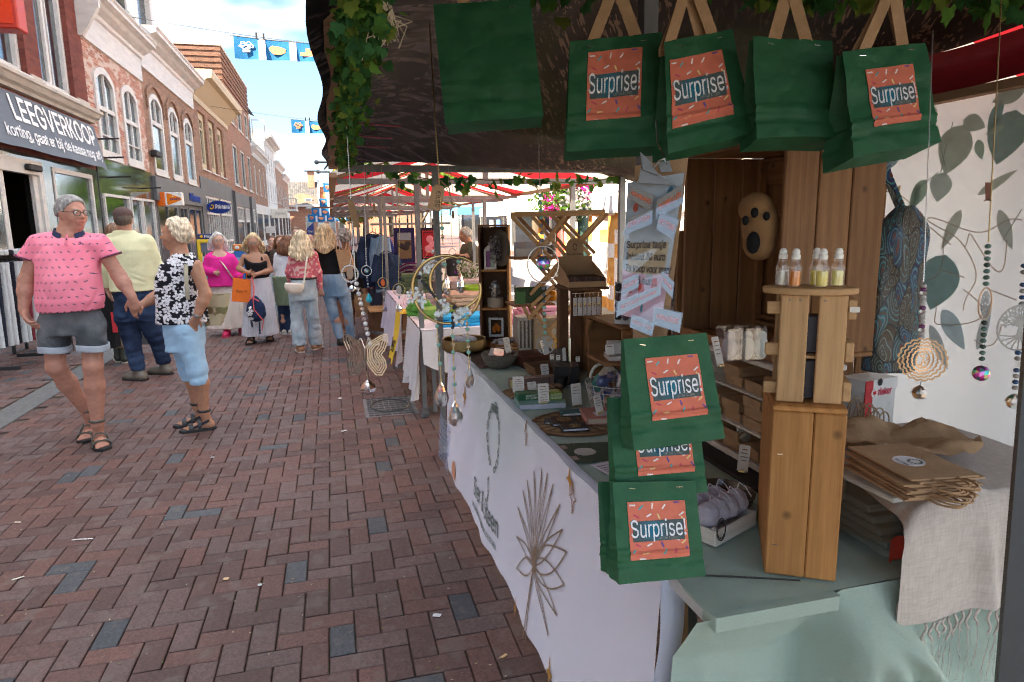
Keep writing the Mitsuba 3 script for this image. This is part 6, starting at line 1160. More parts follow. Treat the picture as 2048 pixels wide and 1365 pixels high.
# crate shelf with acrylic jar and gem card
k=thing('wooden_crate','open dark wooden crate carrying the glass jar, left of the clipboard','crate');ex=A(1,0,0);xa,xb,ya,yb,za,zb=1.27,1.60,2.84,3.28,ZT+.003,ZT+.33
for lo,hi,nm in(((xa,ya,zb),(xb,yb,zb+.014),'roof'),((xa,ya,za),(xb,yb,za+.012),'floor'),((xb-.012,ya+.015,za+.013),(xb,yb-.015,za+.15),'back_board'),((xb-.012,ya+.015,za+.156),(xb,yb-.015,zb-.001),'back_board'),((xa,yb-.014,za+.013),(xb,yb,zb-.001),'end_board'),((xa,ya,za+.013),(xb,ya+.014,za+.15),'end_board'),((xa,ya,za+.156),(xb,ya+.014,zb-.001),'end_board')):part(k,nm,wuv(box(lo,hi,.003)),'wood_crate')
part(k,'corner_bracket',wuv(ext(Polygon([(0,0),(.06,0),(0,-.09)]),.014,fr((xa+.001,yb-.016,zb-.001),(0,-1,0),(0,0,1)))),'wood_crate')
k=thing('glass_jar','square glass storage jar with a metal lid on the crate','jar');c=A(1.40,2.98,zb+.015);part(k,'jar',mv(box((-.06,-.06,0),(.06,.06,.155),.015),fr(c)),'clear',smooth=30);part(k,'lid',lathe([(0,.156),(.045,.156),(.047,.16),(.047,.182),(.044,.185),(0,.185)],24,fr(c)),'chrome',smooth=40);part(k,'wire_bail',tube([c+A(.045*math.cos(t),0,.18+.07*math.sin(t))for t in np.linspace(0,math.pi,14)],.0018,5),'steel',smooth=True)
solo('wand_pack',cat([tube([c+A(.02*math.cos(i),.02*math.sin(i),.004),c+A(.035*math.cos(i),.035*math.sin(i),.13)],.006,6)for i in range(6)]),'matte','dark sticks standing inside the glass jar','sticks',color=(.2,.13,.09))
k=thing('gem_card','white display card with rows of wrapped dark gemstones on the crate','display card');Fg=fr((1.28,2.95,zb+.015),nrm(A(.75,-.6,0)),nrm(A(.6,.75,0)),(0,0,1));part(k,'board',mv(box((0,0,0),(.115,.004,.20),.001),Fg),'paper',color=(.5,.52,.56))
for i in range(3):
    for j in range(4):q=(Fg@A(.02+.037*i,-.012,.04+.045*j,1))[:3];m=trimesh.creation.icosphere(subdivisions=1);part(k,'gemstone',(np.array(m.vertices)*A(.016,.012,.02)*(1+.15*rb.normal(size=(42,1)))+q,m.faces),'gloss',color=((.03,.03,.035),(.10,.08,.10),(.12,.06,.06))[(i+j)%3])
k=thing('wall_shelf','small wooden shelf board on black brackets carrying a white gift box','shelf');part(k,'board',wuv(box((1.10,2.62,ZT+.215),(1.27,2.84,ZT+.229),.002)),'wood_crate');part(k,'bracket',cat([bar((1.255,2.66,ZT+.10),(1.255,2.66,ZT+.21),.012),bar((1.255,2.66,ZT+.12),(1.15,2.66,ZT+.208),.006)]),'rubber');part(k,'rear_leg',wuv(box((1.262,2.80,ZT+.003),(1.275,2.835,ZT+.214))),'wood_crate')
k,F=tbox('white jewellery box lid on the small shelf board',A(1.13,2.66,ZT+.23),nrm(A(1,-.2,0)),.11,.12,.02,(.48,.45,.43));k,F=tbox('open white jewellery box on the small shelf board',A(1.15,2.70,ZT+.252),nrm(A(1,-.2,0)),.07,.07,.05,(.50,.47,.45));card('slip with a ring print against the white jewellery box',A(1.14,2.67,ZT+.252),.04,.045,-8,18,False,1)
k=thing('lantern','small white house lantern behind the wire basket','lantern');c=A(1.17,2.90,ZT+.003)
part(k,'frame',cat([box(c+A(x,y,0),c+A(x+.006,y+.006,.10))for x in(0,.09)for y in(0,.08)]+[box(c+A(0,0,z),c+A(.096,.006,z+.006))for z in(0,.094)]),'paint',color=(.42,.40,.34));part(k,'roof',ext(Polygon([(-.012,.10),(.108,.10),(.048,.165)]),.1,fr(c+A(0,-.006,0),(1,0,0),(0,0,1))@rot(0)),'paint',color=(.36,.34,.28))
# wicker mat with notebooks, pink album, flyers
spiralmat('round woven wicker mat with a rim under the notebooks',A(.945,2.53,ZT+.002),.20,.80)
k,F=book('front black notebook with a gold mandala',A(.83,2.40,ZT+.018),nrm(A(1,-.12,0)),.105,.075,.014,(.015,.018,.022),(.55,.56,.66));part(k,'mandala',ext(Point(.055,.036).buffer(.022).difference(Point(.055,.036).buffer(.02)).union(shapely.union_all([Point(.055+.009*math.cos(q),.036+.009*math.sin(q)).buffer(.010).difference(Point(.055+.009*math.cos(q),.036+.009*math.sin(q)).buffer(.0092))for q in np.arange(0,6.2,.785)])),.0005,F@fr((0,0,.0142))),'brass')
k,F=book('rear black notebook with a gold mandala',A(.815,2.48,ZT+.018),nrm(A(1,-.15,0)),.11,.10,.013,(.012,.015,.018),(.5,.51,.6));part(k,'mandala',ext(Point(.055,.055).buffer(.03).difference(Point(.055,.055).buffer(.028)).union(shapely.union_all([Point(.055+.013*math.cos(q),.055+.013*math.sin(q)).buffer(.013).difference(Point(.055+.013*math.cos(q),.055+.013*math.sin(q)).buffer(.012))for q in np.arange(0,6.2,.785)])),.0005,F@fr((0,0,.0132))),'brass')
book('thin dark notebook half under the black ones',A(.795,2.53,ZT+.016),nrm(A(1,-.4,0)),.05,.06,.010,(.03,.03,.035));book('dark teal notebook behind the black ones',A(.90,2.60,ZT+.018),nrm(A(1,-.1,0)),.09,.06,.015,(.02,.10,.12))
k,F=book('dusty pink album with a white slip on the wicker mat',A(.955,2.46,ZT+.018),nrm(A(1,-.18,0)),.20,.17,.026,(.42,.19,.16),(.45,.36,.28));part(k,'slip',mv(box((.05,.03,.0262),(.15,.085,.0268)),F@rot(8)),'paper',color=(.58,.54,.58));card('price card in a gold holder on the pink album',A(1.03,2.51,ZT+.045),.045,.075,28,16)
k=thing('flyer','dark green flyer with a white dandelion picture on the cloth','flyer');fq=[tz(1095,893),tz(1218,888),tz(1222,926),tz(1128,932)];Pf=Polygon([(q[0],q[1])for q in fq]);part(k,'sheet',ext(Pf,.0008,fr((0,0,ZT+.007))),'paint',color=(.045,.075,.05));cc=tz(1170,908);dd=Point(cc[0],cc[1]).buffer(.05);part(k,'dandelion',ext(shapely.affinity.scale(dd,.8,.8),.0006,fr((0,0,ZT+.008))),'paper',color=(.46,.45,.42))
for q0 in((1118,900),(1140,922)):c_=tz(*q0);part(k,'text_panel',ext(rect(c_[0]-.03,c_[1]-.018,c_[0]+.03,c_[1]+.018),.0006,fr((0,0,ZT+.008))),'paper',color=(.32,.24,.20))
k=thing('leaflet','white leaflet with printed lines half under the green bags','leaflet');c_=tz(1212,948);part(k,'sheet',mv(box((-.06,-.09,0),(.06,.09,.001)),fr((c_[0]+.05,c_[1],ZT+.007))@rot(12)),'paper',color=(.62,.60,.66))
for i in range(8):part(k,'print_line',mv(box((-.05,-.075+.019*i,.0012),(.05-.015*(i%3),-.07+.019*i,.0016)),fr((c_[0]+.05,c_[1],ZT+.007))@rot(12)),'matte',color=(.25,.2,.28))
# white tray of organza pouches
k,F=minicrate('low whitewashed wooden tray of organza pouches near the lowest green bag',A(.90,1.42,ZT+.003),nrm(A(.75,.35,0)),.19,.15,.05,1,'wood_white');
for i in range(7):q=(F@A(.035+.022*i,.05+.05*(i%2),.05,1))[:3];s_=thing('organza_pouch','crumpled white organza pouch in the whitewashed tray','pouch','organza pouches in the tray');b_=ball((0,0,0),1.0,3);v=b_[0]*(1+.35*(meshkit.fbm(b_[0]*2.2+i,3,i)[:,None]-.5))*A(.034,.03,.034);part(s_,'bag',(v+q+A(0,0,.012),b_[1]),'cloth',smooth=True,color=(.46,.44,.52));part(s_,'ribbon',tube([q+A(0,0,.04),q+A(.015,.01,.062),q+A(.03,.0,.05),q+A(.035,-.02,.03)],.0016,4),'cloth',color=(.6,.58,.66))
k=thing('brass_bowl','dark bowl behind the organza pouches','bowl');part(k,'bowl',lathe([(0,0),(.06,.0),(.085,.025),(.095,.055),(.09,.056),(.08,.028),(0,.012)],30,fr((1.045,1.63,ZT+.003))),'gloss',smooth=40,color=(.09,.07,.05));part(k,'seeds',cat([ball((1.045+.06*math.cos(i*2.4)*(i/30)**.5,1.63+.06*math.sin(i*2.4)*(i/30)**.5,ZT+.045),.007,1)for i in range(30)]),'matte',color=(.03,.02,.02))
solo('binder_clip',cat([tube([A(.905,1.415,ZT+.06)+A(.012*math.cos(t),-.01,.03*math.sin(t)*s)for t in np.linspace(0,6.2,16)],.0018,5)for s in(1,-.8)]),'rubber','black wire clip on the rim of the whitewashed tray','clip')
solo('elastic_cord',tube([tz(1385,1155)+A(0,0,.006),tz(1500,1160)+A(0,0,.006),tz(1600,1166)+A(0,0,.006)],.0022,5),'rubber','black elastic cord across the near corner of the tablecloth','cord')
# lattice rack
k=thing('lattice_rack','folding wooden lattice rack with thin crossed slats standing behind the boxes','rack')
def LX(px,py,y=3.95):return at(px,py,y=y)
for a,b in(((1022,430),(1210,424)),):part(k,'top_rail',barw(LX(*a),LX(*b),.03,.016,(0,1,0),.002),'wood_pale')
for y,off in((3.95,0),(4.18,10)):
    for a,b in(((1024,434),(1105,520)),((1065,434),(1180,570)),((1205,430),(1060,590)),((1130,434),(1062,520)),((1100,428),(1180,510)),((1062,515),(1110,570)),((1110,570),(1062,612)),((1062,612),(1110,680)),((1180,570),(1100,660)),((1100,590),(1060,635)),((1035,590),(1060,640))):part(k,'slat',barw(LX(a[0]+off,a[1]-off*.3,y+(.009 if a[0]<b[0]else-.009)),LX(b[0]+off,b[1]-off*.3,y+(.009 if a[0]<b[0]else-.009)),.022,.009,(0,1,0),.002),'wood_crate' if off else 'wood_pale')
for py_,z_ in((518,0),(612,0)):q0,q1=at(1026,py_,y=3.97),at(1108,py_+4,y=3.97);part(k,'shelf_board',wuv(box((q0[0],3.94,q0[2]-.006),(q1[0],4.17,q0[2]+.006),.002)),'wood_crate')
part(k,'top_board',wuv(box(LX(1100,426)-A(0,.0,.02),LX(1180,424)+A(0,.25,.0),.003)),'wood_pale')
for i in range(6):q0=at(1032+12*i,494,y=4.02);solo('paper_sleeve',ext(rect(-.02,0,.02,.085),.006,fr((q0[0],4.0+.012*i,at(1026,516,y=3.97)[2]+.008),nrm(A(1,.2,0)),(0,0,1))),'paper','pastel paper sleeve standing on the upper lattice shelf','sleeve',group='sleeves on the lattice shelf',color=((.42,.40,.46),(.46,.38,.38),(.40,.42,.50))[i%3])
c=at(1030,510,y=4.0);tbox('white box with tiny dots on the upper lattice shelf',A(c[0],3.945,at(1026,516,y=3.97)[2]+.007),nrm(A(1,.05,0)),.11,.04,.05,(.46,.43,.42))
for i,(px,h)in enumerate(((1085,.12),(1105,.13))):q0=at(px,515,y=4.05);k2=thing('glass_jar',('left','right')[i]+' clear jar on the upper lattice shelf','jar');part(k2,'jar',lathe([(0,0),(.03,0),(.032,.01),(.032,h),(.028,h+.004),(0,h+.004)],18,fr((q0[0],4.08,at(1026,516,y=3.97)[2]+.008))),'clear',smooth=40);part(k2,'stones',lathe([(0,.003),(.028,.003),(.028,.05),(0,.06)],14,fr((q0[0],4.08,at(1026,516,y=3.97)[2]+.008))),'matte',color=(.14,.10,.08))
c=at(1030,606,y=3.96);zz=at(1026,610,y=3.97)[2]+.007;tbox('dark green clover box on the lower lattice shelf',A(c[0],3.945,zz),nrm(A(1,.02,0)),.20,.03,.10,(.03,.055,.022));tbox('light green pack on the lower lattice shelf',A(c[0]-.002,3.93,zz),nrm(A(1,0,0)),.06,.012,.075,(.07,.17,.06))
for i,px in enumerate((1083,1104)):q0=at(px,608,y=4.0);k2=thing('amber_lamp',('left','right')[i]+' round amber glass candle holder on the lattice rack','candle holder');part(k2,'globe',ball((q0[0],3.99,zz+.035),.034,3),'gloss',smooth=True,color=(.68,.24,.015));part(k2,'cap',lathe([(.012,.062),(.016,.07),(0,.07)],12,fr((q0[0],3.99,zz))),'brass')
k,F=tbox('large kraft gift box with a round seal under the lattice rack',A(1.23,4.12,ZT+.003),nrm(A(1,-.02,0)),.19,.16,.21,(.30,.22,.15));part(k,'seal',lathe([(0,0),(.028,0),(.028,.001)],20,F@fr((.12,-.002,.12),(1,0,0),(0,0,1))),'paper',color=(.42,.38,.32));k,F=tbox('white carton with dark stripes left of the large kraft gift box',A(1.13,4.15,ZT+.003),nrm(A(1,-.02,0)),.09,.14,.22,(.38,.36,.34));
for i in range(3):part(k,'stripe',mv(box((.012+.026*i,-.0015,.02),(.024+.026*i,-.0003,.2)),F),'matte',color=(.10,.08,.07))
solo('salt_lamp',ball((1.30,3.85,ZT+.08),(.04,.04,.055),2),'gloss','amber stone ball behind the fairy disc','stone',color=(.75,.45,.10),smooth=True)  # plain glossy amber colour
# ------------------------------------------------------------------ clipboard
class Quad:
    def __init__(s,c4):s.c=[np.asarray(q,float)for q in c4];s.n=nrm(np.cross(s.c[1]-s.c[0],s.c[3]-s.c[0]));s.n*=-1 if s.n@(EYE-s.c[0])<0 else 1
    def pt(s,u,v,o=0.0):
        U,V=np.asarray(u,float)[...,None],np.asarray(v,float)[...,None];return(s.c[0]*(1-U)+s.c[1]*U)*(1-V)+(s.c[3]*(1-U)+s.c[2]*U)*V+s.n*np.asarray(o)[...,None]
    def slab(s,t,b=.0):m=ext(rect(0,0,1,1),t);return s.pt(m[0][:,0],m[0][:,1],m[0][:,2]-t),m[1]
    def map(s,m,o=0.0):return s.pt(m[0][:,0],m[0][:,1],m[0][:,2]+o),m[1]
    def txt(s,st,x,y,w,h,o=.0008,bold=False):
        m=text(st,1.0,None,.0004,bold);v=np.array(m[0]);v[:,0]=x+(v[:,0]-v[:,0].min())*w/np.ptp(v[:,0]);v[:,1]=y-v[:,1]*h;return s.map((v,m[1]),o)
def Q(pts,d):return Quad([at(*p,d=d if np.isscalar(d)else d[i])for i,p in enumerate(pts)])
CB_=thing('clipboard','brown clipboard with a big steel clip holding plastic covered price signs','clipboard')
q=Q([(1270,332),(1376,316),(1331,694),(1266,690)],(1.56,1.52,1.50,1.54));part(CB_,'board',q.slab(.004),'kraft')
qs=Q([(1256,366),(1369,345),(1322,650),(1240,630)],(1.545,1.505,1.485,1.52))
PV=thing('price_sheet','blue and pink printed sheet in a plastic sleeve on the clipboard','sheet');part(PV,'sheet',qs.slab(.001),'paint',color=(.40,.46,.52));cl=sheet(lambda u,v:qs.pt(u,v,.002+.003*np.sin(v*13+u*3)**2),12,30);part(PV,'sleeve',cl[:2],'clear',smooth=True)
g=sheet(lambda u,v:np.stack([u,.66+.34*v,0*u],-1),8,6);part(PV,'pink_print',qs.map(g[:2],.0006),'paint',color=(.60,.42,.52))
g=sheet(lambda u,v:np.stack([.1+.8*u,.46+.22*v,0*u],-1),8,6);part(PV,'tan_print',qs.map(g[:2],.0008),'paint',color=(.40,.32,.20))
for i,(s_,w)in enumerate((('Surprise tasje',.80),('Inhoud 30 euro',.82),('Te koop voor maar',.98),('15 euro!',.5))):part(PV,'lettering',qs.txt(s_,.06+(.2 if i==3 else 0),.50+.085*i,w,.05,.0014,True),'matte',color=(.055,.045,.05))
for i,(u,v,w,h,c)in enumerate(((.2,.78,.12,.1,(.55,.06,.05)),(.45,.80,.14,.1,(.55,.07,.05)),(.72,.76,.14,.11,(.58,.08,.06)),(.2,.9,.05,.06,(.05,.22,.30)),(.5,.92,.05,.06,(.05,.22,.30)),(.18,.20,.1,.07,(.5,.14,.1)),(.3,.16,.08,.1,(.42,.27,.12)),(.8,.13,.12,.1,(.06,.16,.24)))):part(PV,'figure_print',qs.map(ext(shapely.affinity.scale(Point(u,v).buffer(1,8),w/2,h/2),.0002),.0016),'matte',color=c)
for i,(pts,s_,d)in enumerate((([(1258,372),(1309,391),(1302,425),(1257,395)],'ARMBAND',1.50),([(1314,401),(1366,368),(1366,405),(1312,438)],'OORBELLEN',1.485),([(1258,436),(1304,418),(1303,448),(1246,470)],'EDELSTEEN',1.49),([(1320,426),(1357,442),(1345,478),(1313,458)],'KETTING',1.475),([(1246,562),(1276,548),(1276,574),(1243,592)],'HANGER',1.48),([(1324,544),(1348,566),(1344,596),(1322,570)],'RING',1.46),([(1236,605),(1318,572),(1320,590),(1234,633)],'MULTI COLOR EDELSTENEN',1.465),([(1310,616),(1364,628),(1358,664),(1306,648)],'VERRASSING',1.46),([(1264,630),(1308,648),(1303,672),(1260,654)],'KADO TIP',1.455))):
    k=thing('sign_card',f'small grey laminated sign with orange lettering on the clipboard, reading {s_.lower()}','sign card');q=Q(pts,d);part(k,'card',q.slab(.0008),'paint',color=(.25,.25,.245));part(k,'lettering',q.txt(s_,.08,.62,.84,.3,.0004,True),'matte',color=(.68,.16,.07));m=ext(rect(-.03,-.06,1.03,1.06),.0004);part(k,'laminate',q.map(m,.0015),'clear')
part(CB_,'clip',cat([Q([(1284,325),(1307,345),(1352,371),(1276,366)],1.49).slab(.003),Q([(1280,304),(1296,318),(1318,352),(1286,340)],1.485).slab(.002),Q([(1316,325),(1338,322),(1345,343),(1322,345)],1.50).slab(.003)]),'steel');part(CB_,'clip_spring',tube([at(1308,335,d=1.48),at(1318,322,d=1.47),at(1328,318,d=1.48),at(1334,330,d=1.48)],.0022,6),'chrome');part(CB_,'hook',tube([at(1330,318,d=1.48),at(1322,300,d=1.50),at(1315,285,d=1.55),at(1312,240,d=1.6)],.002,6),'chrome')
# ------------------------------------------------------------------ hanging ornaments
def chain_(k,p,q,mt='chrome',r=.0016,link=.008,name='chain',sag=0.0):
    p,q=np.asarray(p,float),np.asarray(q,float);L=np.linalg.norm(q-p);n=max(4,int(L/link))*3;t=np.linspace(0,1,n+1);P=p+(q-p)*t[:,None]-A(0,0,1)*(sag*np.sin(math.pi*t))[:,None]
    rr=r*(.55+.9*np.abs(np.sin(np.arange(n+1)*math.pi/3+.4)));return part(k,name,tube(P,rr,5),mt,smooth=True)
_BD={}
def bead(k,p,r,mt='gloss',c=None,name='bead',sub=2,sq=1.0,smooth=True):
    kk=(round(r,5),mt,tuple(c)if c is not None else None,sub,sq);M=np.eye(4);M[:3,3]=p
    if kk not in _BD:key=part(k,name,ball((0,0,0),(r,r,r*sq),sub),mt,smooth=smooth,**({'color':c}if c is not None else{}));scene[key]['to_world']=T(M.tolist());_BD[kk]=key;return key
    return copy(k,name,_BD[kk],M)
def facet(p,r,rot_=0.0):
    m=lathe([(0,1),(.35,.82),(.75,.45),(.98,-.05),(.85,-.5),(.5,-.85),(0,-1)],9);return mv((m[0]*r,m[1]),rot(rot_,o=p))
def drop(p,w,h):m=lathe([(0,1),(.16,.86),(.45,.55),(.8,.1),(1,-.35),(.85,-.72),(.45,-.94),(0,-1)],8);return m[0]*A(w,w*.7,h)+np.asarray(p),m[1]
def iris(p,r,seed,flat_=.45,cols=((.05,.55,.45),(.55,.12,.5),(.1,.5,.3),(.7,.75,.8),(.2,.25,.7),(.7,.5,.1))):
    m=trimesh.creation.icosphere(subdivisions=1);v=np.array(m.vertices)[m.faces].reshape(-1,3);F=np.arange(len(v)).reshape(-1,3);n_=nrm(EYE-p);C=np.repeat(np.random.default_rng(seed).permutation(np.resize(np.array(cols),(len(F),3))),3,0)
    v=v-np.outer(v@n_,n_)*(1-flat_);return(v*r+p,F),C
JD=(.20,.42,.36)
# C1: butterfly
k=thing('butterfly_hanger','shiny steel butterfly spinner on a beaded chain, its crystal ball lowest','ornament');d=2.2;P=lambda x,y:at(x,y,d=d)
chain_(k,P(677,-30),P(711,560));bp=P(712,563)
for i in range(13):bead(k,P(713+27*i/12,568+120*i/12),.0075 if i%2==0 else .006,'gloss' if i%2==0 else 'crystal',(.62,.62,.64)if i%2==0 else None,sub=2 if i%2==0 else 1,smooth=i%2==0)
bf=P(731,715);rt,up=_r,A(0,0,1)
wg=Polygon([(0,.03),(.02,.052),(.055,.072),(.072,.075),(.073,.05),(.062,.02),(.05,.008),(.062,-.01),(.066,-.035),(.05,-.062),(.03,-.06),(.012,-.035),(0,-.01)]).buffer(.004).buffer(-.003)
for s in(1,-1):
    for i in range(6):
        a=wg.buffer(-.0068*i);b=wg.buffer(-.0068*i-.0032)
        if a.area<1e-5:continue
        rg=a.difference(b);ang=math.radians(18+7*i);part(k,'wing_ring',ext(shapely.affinity.scale(rg,s,1,origin=(0,0)),.0009,fr(bf,rt*math.cos(ang*s*.6)+nrm(np.cross(up,rt))*math.sin(ang*.6)*s,up)),'chrome')
part(k,'body',tube([bf+A(0,0,.03),bf,bf-A(0,0,.045)],[.002,.003,.0015],6),'chrome');part(k,'antenna',tube([bf+A(0,0,.03)]+[bf+A(0,0,.045)-rt*(.006+.014*t)+up*.018*math.sin(t*3)for t in np.linspace(0,1,8)],.001,5),'chrome');part(k,'antenna',tube([bf+A(0,0,.03)]+[bf+A(0,0,.045)+rt*(.006+.014*t)+up*.018*math.sin(t*3)for t in np.linspace(0,1,8)],.001,5),'chrome')
part(k,'crystal_ball',facet(P(736,775),.026),'crystal');part(k,'link',tube([bf-A(0,0,.045),P(736,762)],.001,4),'chrome')
k=thing('price_tag','kraft price tag seen edge on, on the butterfly chain','price tag');p=P(707,428);part(k,'tag',ext(Polygon([(-.02,-.045),(.02,-.045),(.02,.03),(.01,.045),(-.01,.045),(-.02,.03)]),.001,fr(p,rt*.35+nrm(np.cross(up,rt))*.93,nrm(up-.2*rt))),'kraft');part(k,'string',tube([p+A(0,0,.04),p+A(-.01,0,.05),p+A(-.05,0,.04)],.0012,4),'rope',uv=np.zeros((14,2)))
# ring with stones beside it
def ringhang(lab,ctr,r,d,top,mid,end,stone,seed=0,wire='chrome',beads=(.12,.16,.22),big=None):
    k=thing('sun_catcher',lab,'ornament');P=lambda x,y:at(x,y,d=d);c=P(*ctr);R=r*d/FPX;g=np.linspace(0,2*np.pi,40,endpoint=False)
    part(k,'ring',tube(c+np.outer(np.cos(g),_r)*R+np.outer(np.sin(g),A(0,0,1))*R,.0016,6,closed=True),wire,smooth=True);chain_(k,P(*top),c+A(0,0,R),wire,.0011)
    if stone=='iris':m,C=iris(c,R*.5,seed);part(k,'disc',m,'metal',color=C)
    elif stone is not None:part(k,'stone',mv(lathe([(0,0),(.8,0),(1,.15),(.8,.3),(0,.3)],14),fr(c,_r*R*.45,A(0,0,1)*R*.75,-_f*.008)),'gloss',color=stone)
    a,b=c-A(0,0,R),P(*end);n=max(3,int(np.linalg.norm(b-a)/.014))
    for i in range(n):bead(k,a+(b-a)*(i+.5)/n,.0042,'gloss',beads if i%2 else(.5,.5,.52))
    return k,P(*end)
k,e_=ringhang('stone set ring hanging beside the bead string of the butterfly',(700,548),16,2.25,(706,500),None,(703,566),(.30,.20,.15));part(k,'crystal_ball',facet(at(704,577,d=2.25),.012),'crystal')
g=np.linspace(0,6.28,20,endpoint=False);c=at(700,548,d=2.25)
for a in g:bead(k,c+_r*.027*math.cos(a)+A(0,0,.027*math.sin(a)),.0035,'gloss',(.55,.55,.58),'ring_bead',1)
k,e_=ringhang('small ring with rainbow glass and a blue drop below',(733,542),10,3.0,(728,330),None,(737,578),'iris',3);part(k,'blue_drop',drop(at(738,596,d=3.0),.014,.022),'gloss',color=(.02,.40,.52))
k,e_=ringhang('small ring with an orange agate and a rainbow ball below',(766,566),10,3.0,(763,330),None,(769,612),(.62,.10,.015),4,'brass');m,C=iris(at(770,619,d=3.0),.011,8,1.0);part(k,'rainbow_ball',m,'metal',color=C)
k,e_=ringhang('clear glass disc ornament with a crystal drop, left of the moon',(798,580),12,2.8,(800,330),None,(798,598),(.42,.38,.36),5,'brass');part(k,'crystal_drop',drop(at(798,614,d=2.8),.015,.022),'crystal')
k,e_=ringhang('dark beaded hanger with a purple ball, in front of the stall keeper',(905,505),7,3.2,(896,330),None,(909,540),None,5,'chrome',(.05,.05,.06));m,C=iris(at(912,545,d=3.2),.008,9,1.0,((.5,.1,.5),(.3,.1,.5)));part(k,'purple_ball',m,'metal',color=C)
# C2: brass moon with crystal petals
k=thing('moon_hanger','brass crescent moon hanger with crystal petals and three strands of jade beads','ornament');d=1.95;P=lambda x,y:at(x,y,d=d);U=d/FPX
chain_(k,P(854,-30),P(884,455),'brass',.0018);bead(k,P(884,457),.0062,'gloss',JD);chain_(k,P(884,462),P(886,492),'brass',.0016);bead(k,P(885,474),.006,'crystal',sub=1,smooth=False)
def arcp(cx,cy,r,a0,a1,n=40):t=np.radians(np.linspace(a0,a1,n));return P(cx,cy)+np.outer(np.cos(t),_r)*r*U+np.outer(np.sin(t),A(0,0,1))*r*U
part(k,'outer_arc',tube(arcp(893,580,68,68,372,70),.0042,8),'brass',smooth=True);part(k,'inner_arc',tube(arcp(912,566,52,52,338,60),.0042,8),'brass',smooth=True)
rm=np.random.default_rng(5)
for(x0,y0),(x1,y1),w in(((843,555),(868,500),11),((848,548),(872,520),9),((838,572),(810,612),11),((840,578),(850,622),9),((878,598),(898,620),8),((900,618),(870,632),8),((908,622),(945,625),9),((906,626),(925,655),8)):
    a,b=P(x0,y0),P(x1,y1);ax=b-a;L=np.linalg.norm(ax);ax/=L;sd=nrm(np.cross(ax,_f));g=np.linspace(0,2*np.pi,24,endpoint=False);mid=(a+b)/2
    part(k,'petal_wire',tube(mid+np.outer(np.cos(g),ax)*L/2+np.outer(np.sin(g),sd)*w*U,.0008,4,closed=True),'brass')
    for i in range(22):
        t,s=rm.random()*6.28,rm.random()**.5*.92;bead(k,mid+ax*math.cos(t)*s*L/2+sd*math.sin(t)*s*w*U-_f*.006*rm.random(),(.0034,.0044,.0054)[i%3],'gloss' if i%3 else 'crystal',(.66,.72,.74)if i%3 else None,'crystal_bead',1,1.0,False)
for i in range(9):bead(k,P(845+24*i/8,563+30*i/8),.0048,'matte',(.05,.05,.055),'lava_bead')
bead(k,P(838,555),.0065,'matte',(.045,.045,.05),'lava_bead');bead(k,P(909,615),.0068,'matte',(.045,.045,.05),'lava_bead')
for i in range(7):bead(k,P(905+(i%2)*2,626+i*5),.0046,'matte',(.05,.05,.055),'lava_bead')
for x0,y0,x1,y1,nb,dw,dh in((873,640,882,752,3,15,26),(905,662,910,790,4,15,27),(933,628,938,720,4,9,24)):
    chain_(k,P(x0,y0),P(x1,y1+8),'brass',.0012,.006)
    for i in range(nb):t=(i+.35)/nb;bead(k,P(x0+(x1-x0)*t,y0+(y1-y0)*t),.0062,'gloss',JD);t=(i+.85)/nb;bead(k,P(x0+(x1-x0)*t,y0+(y1-y0)*t),.0055,'crystal',None,'crystal_bead',1,1.0,False)
    part(k,'crystal_drop',drop(P(x1+1,y1+10+dh),dw*U,dh*U),'crystal');part(k,'cap',tube([P(x1,y1+4),P(x1+.5,y1+18)],[.0018,.003],6),'brass')
for x0,y0,y1 in((889,515,545),(917,510,542)):
    chain_(k,P(x0,y0),P(x0+2,y1+4),'brass',.0011);bead(k,P(x0,y0+14),.0065,'gloss',JD);part(k,'crystal_drop',drop(P(x0+4,y1+24),9*U,22*U),'crystal')
k2=thing('price_tag','kraft price tag with a twine bow and handwritten price on the moon chain','price tag');p=P(873,396);e1=nrm(_r*.96-A(0,0,.28));e2=nrm(A(0,0,.96)+_r*.28);Ft=fr(p,e1,e2)
part(k2,'tag',ext(Polygon([(-.019,-.035),(.019,-.035),(.019,.025),(.010,.037),(-.010,.037),(-.019,.025)]),.001,Ft),'kraft');part(k2,'lettering',text('€8,50',.012,Ft@fr((-.004,.02,.0015))@rot(-82),.0004),'matte',color=(.04,.035,.03));part(k2,'twine',cat([tube([p+e2*.035,p+e2*.055-_r*.012,p+e2*.05,p+e2*.028+_r*.03,p-e2*.02+_r*.05],.0014,5),tube([p+e2*.05,p+e2*.03+_r*.02,p+e2*.0+_r*.042],.0012,5)]),'rope',uv=np.zeros((5*5+2+3*5+2,2)))
# C3: ring with rainbow disc and fairy
k=thing('sun_catcher','steel ring sun catcher with a rainbow glass disc, jade beads and a fairy medallion','ornament');d=2.2;P=lambda x,y:at(x,y,d=d);U=d/FPX
chain_(k,P(1077,262),P(1080,385),'chrome',.0014)
for i in range(8):bead(k,P(1080+i*.7,391+15*i),.0066,'gloss',JD if i<4 else(.16,.18,.20))
chain_(k,P(1085,498),P(1087,515),'chrome',.0012);c=P(1086,529);g=np.linspace(0,2*np.pi,60,endpoint=False);part(k,'ring',tube(c+np.outer(np.cos(g),_r)*31*U+np.outer(np.sin(g),A(0,0,1))*36*U,.0022,8,closed=True),'chrome',smooth=True);m,C=iris(P(1087,528),15*U,2);part(k,'rainbow_disc',m,'metal',color=C)
for i in range(8):bead(k,P(1087+i*.4,578+12.5*i),.0066 if i>2 else .006,'gloss',JD if i>2 else(.14,.15,.17))
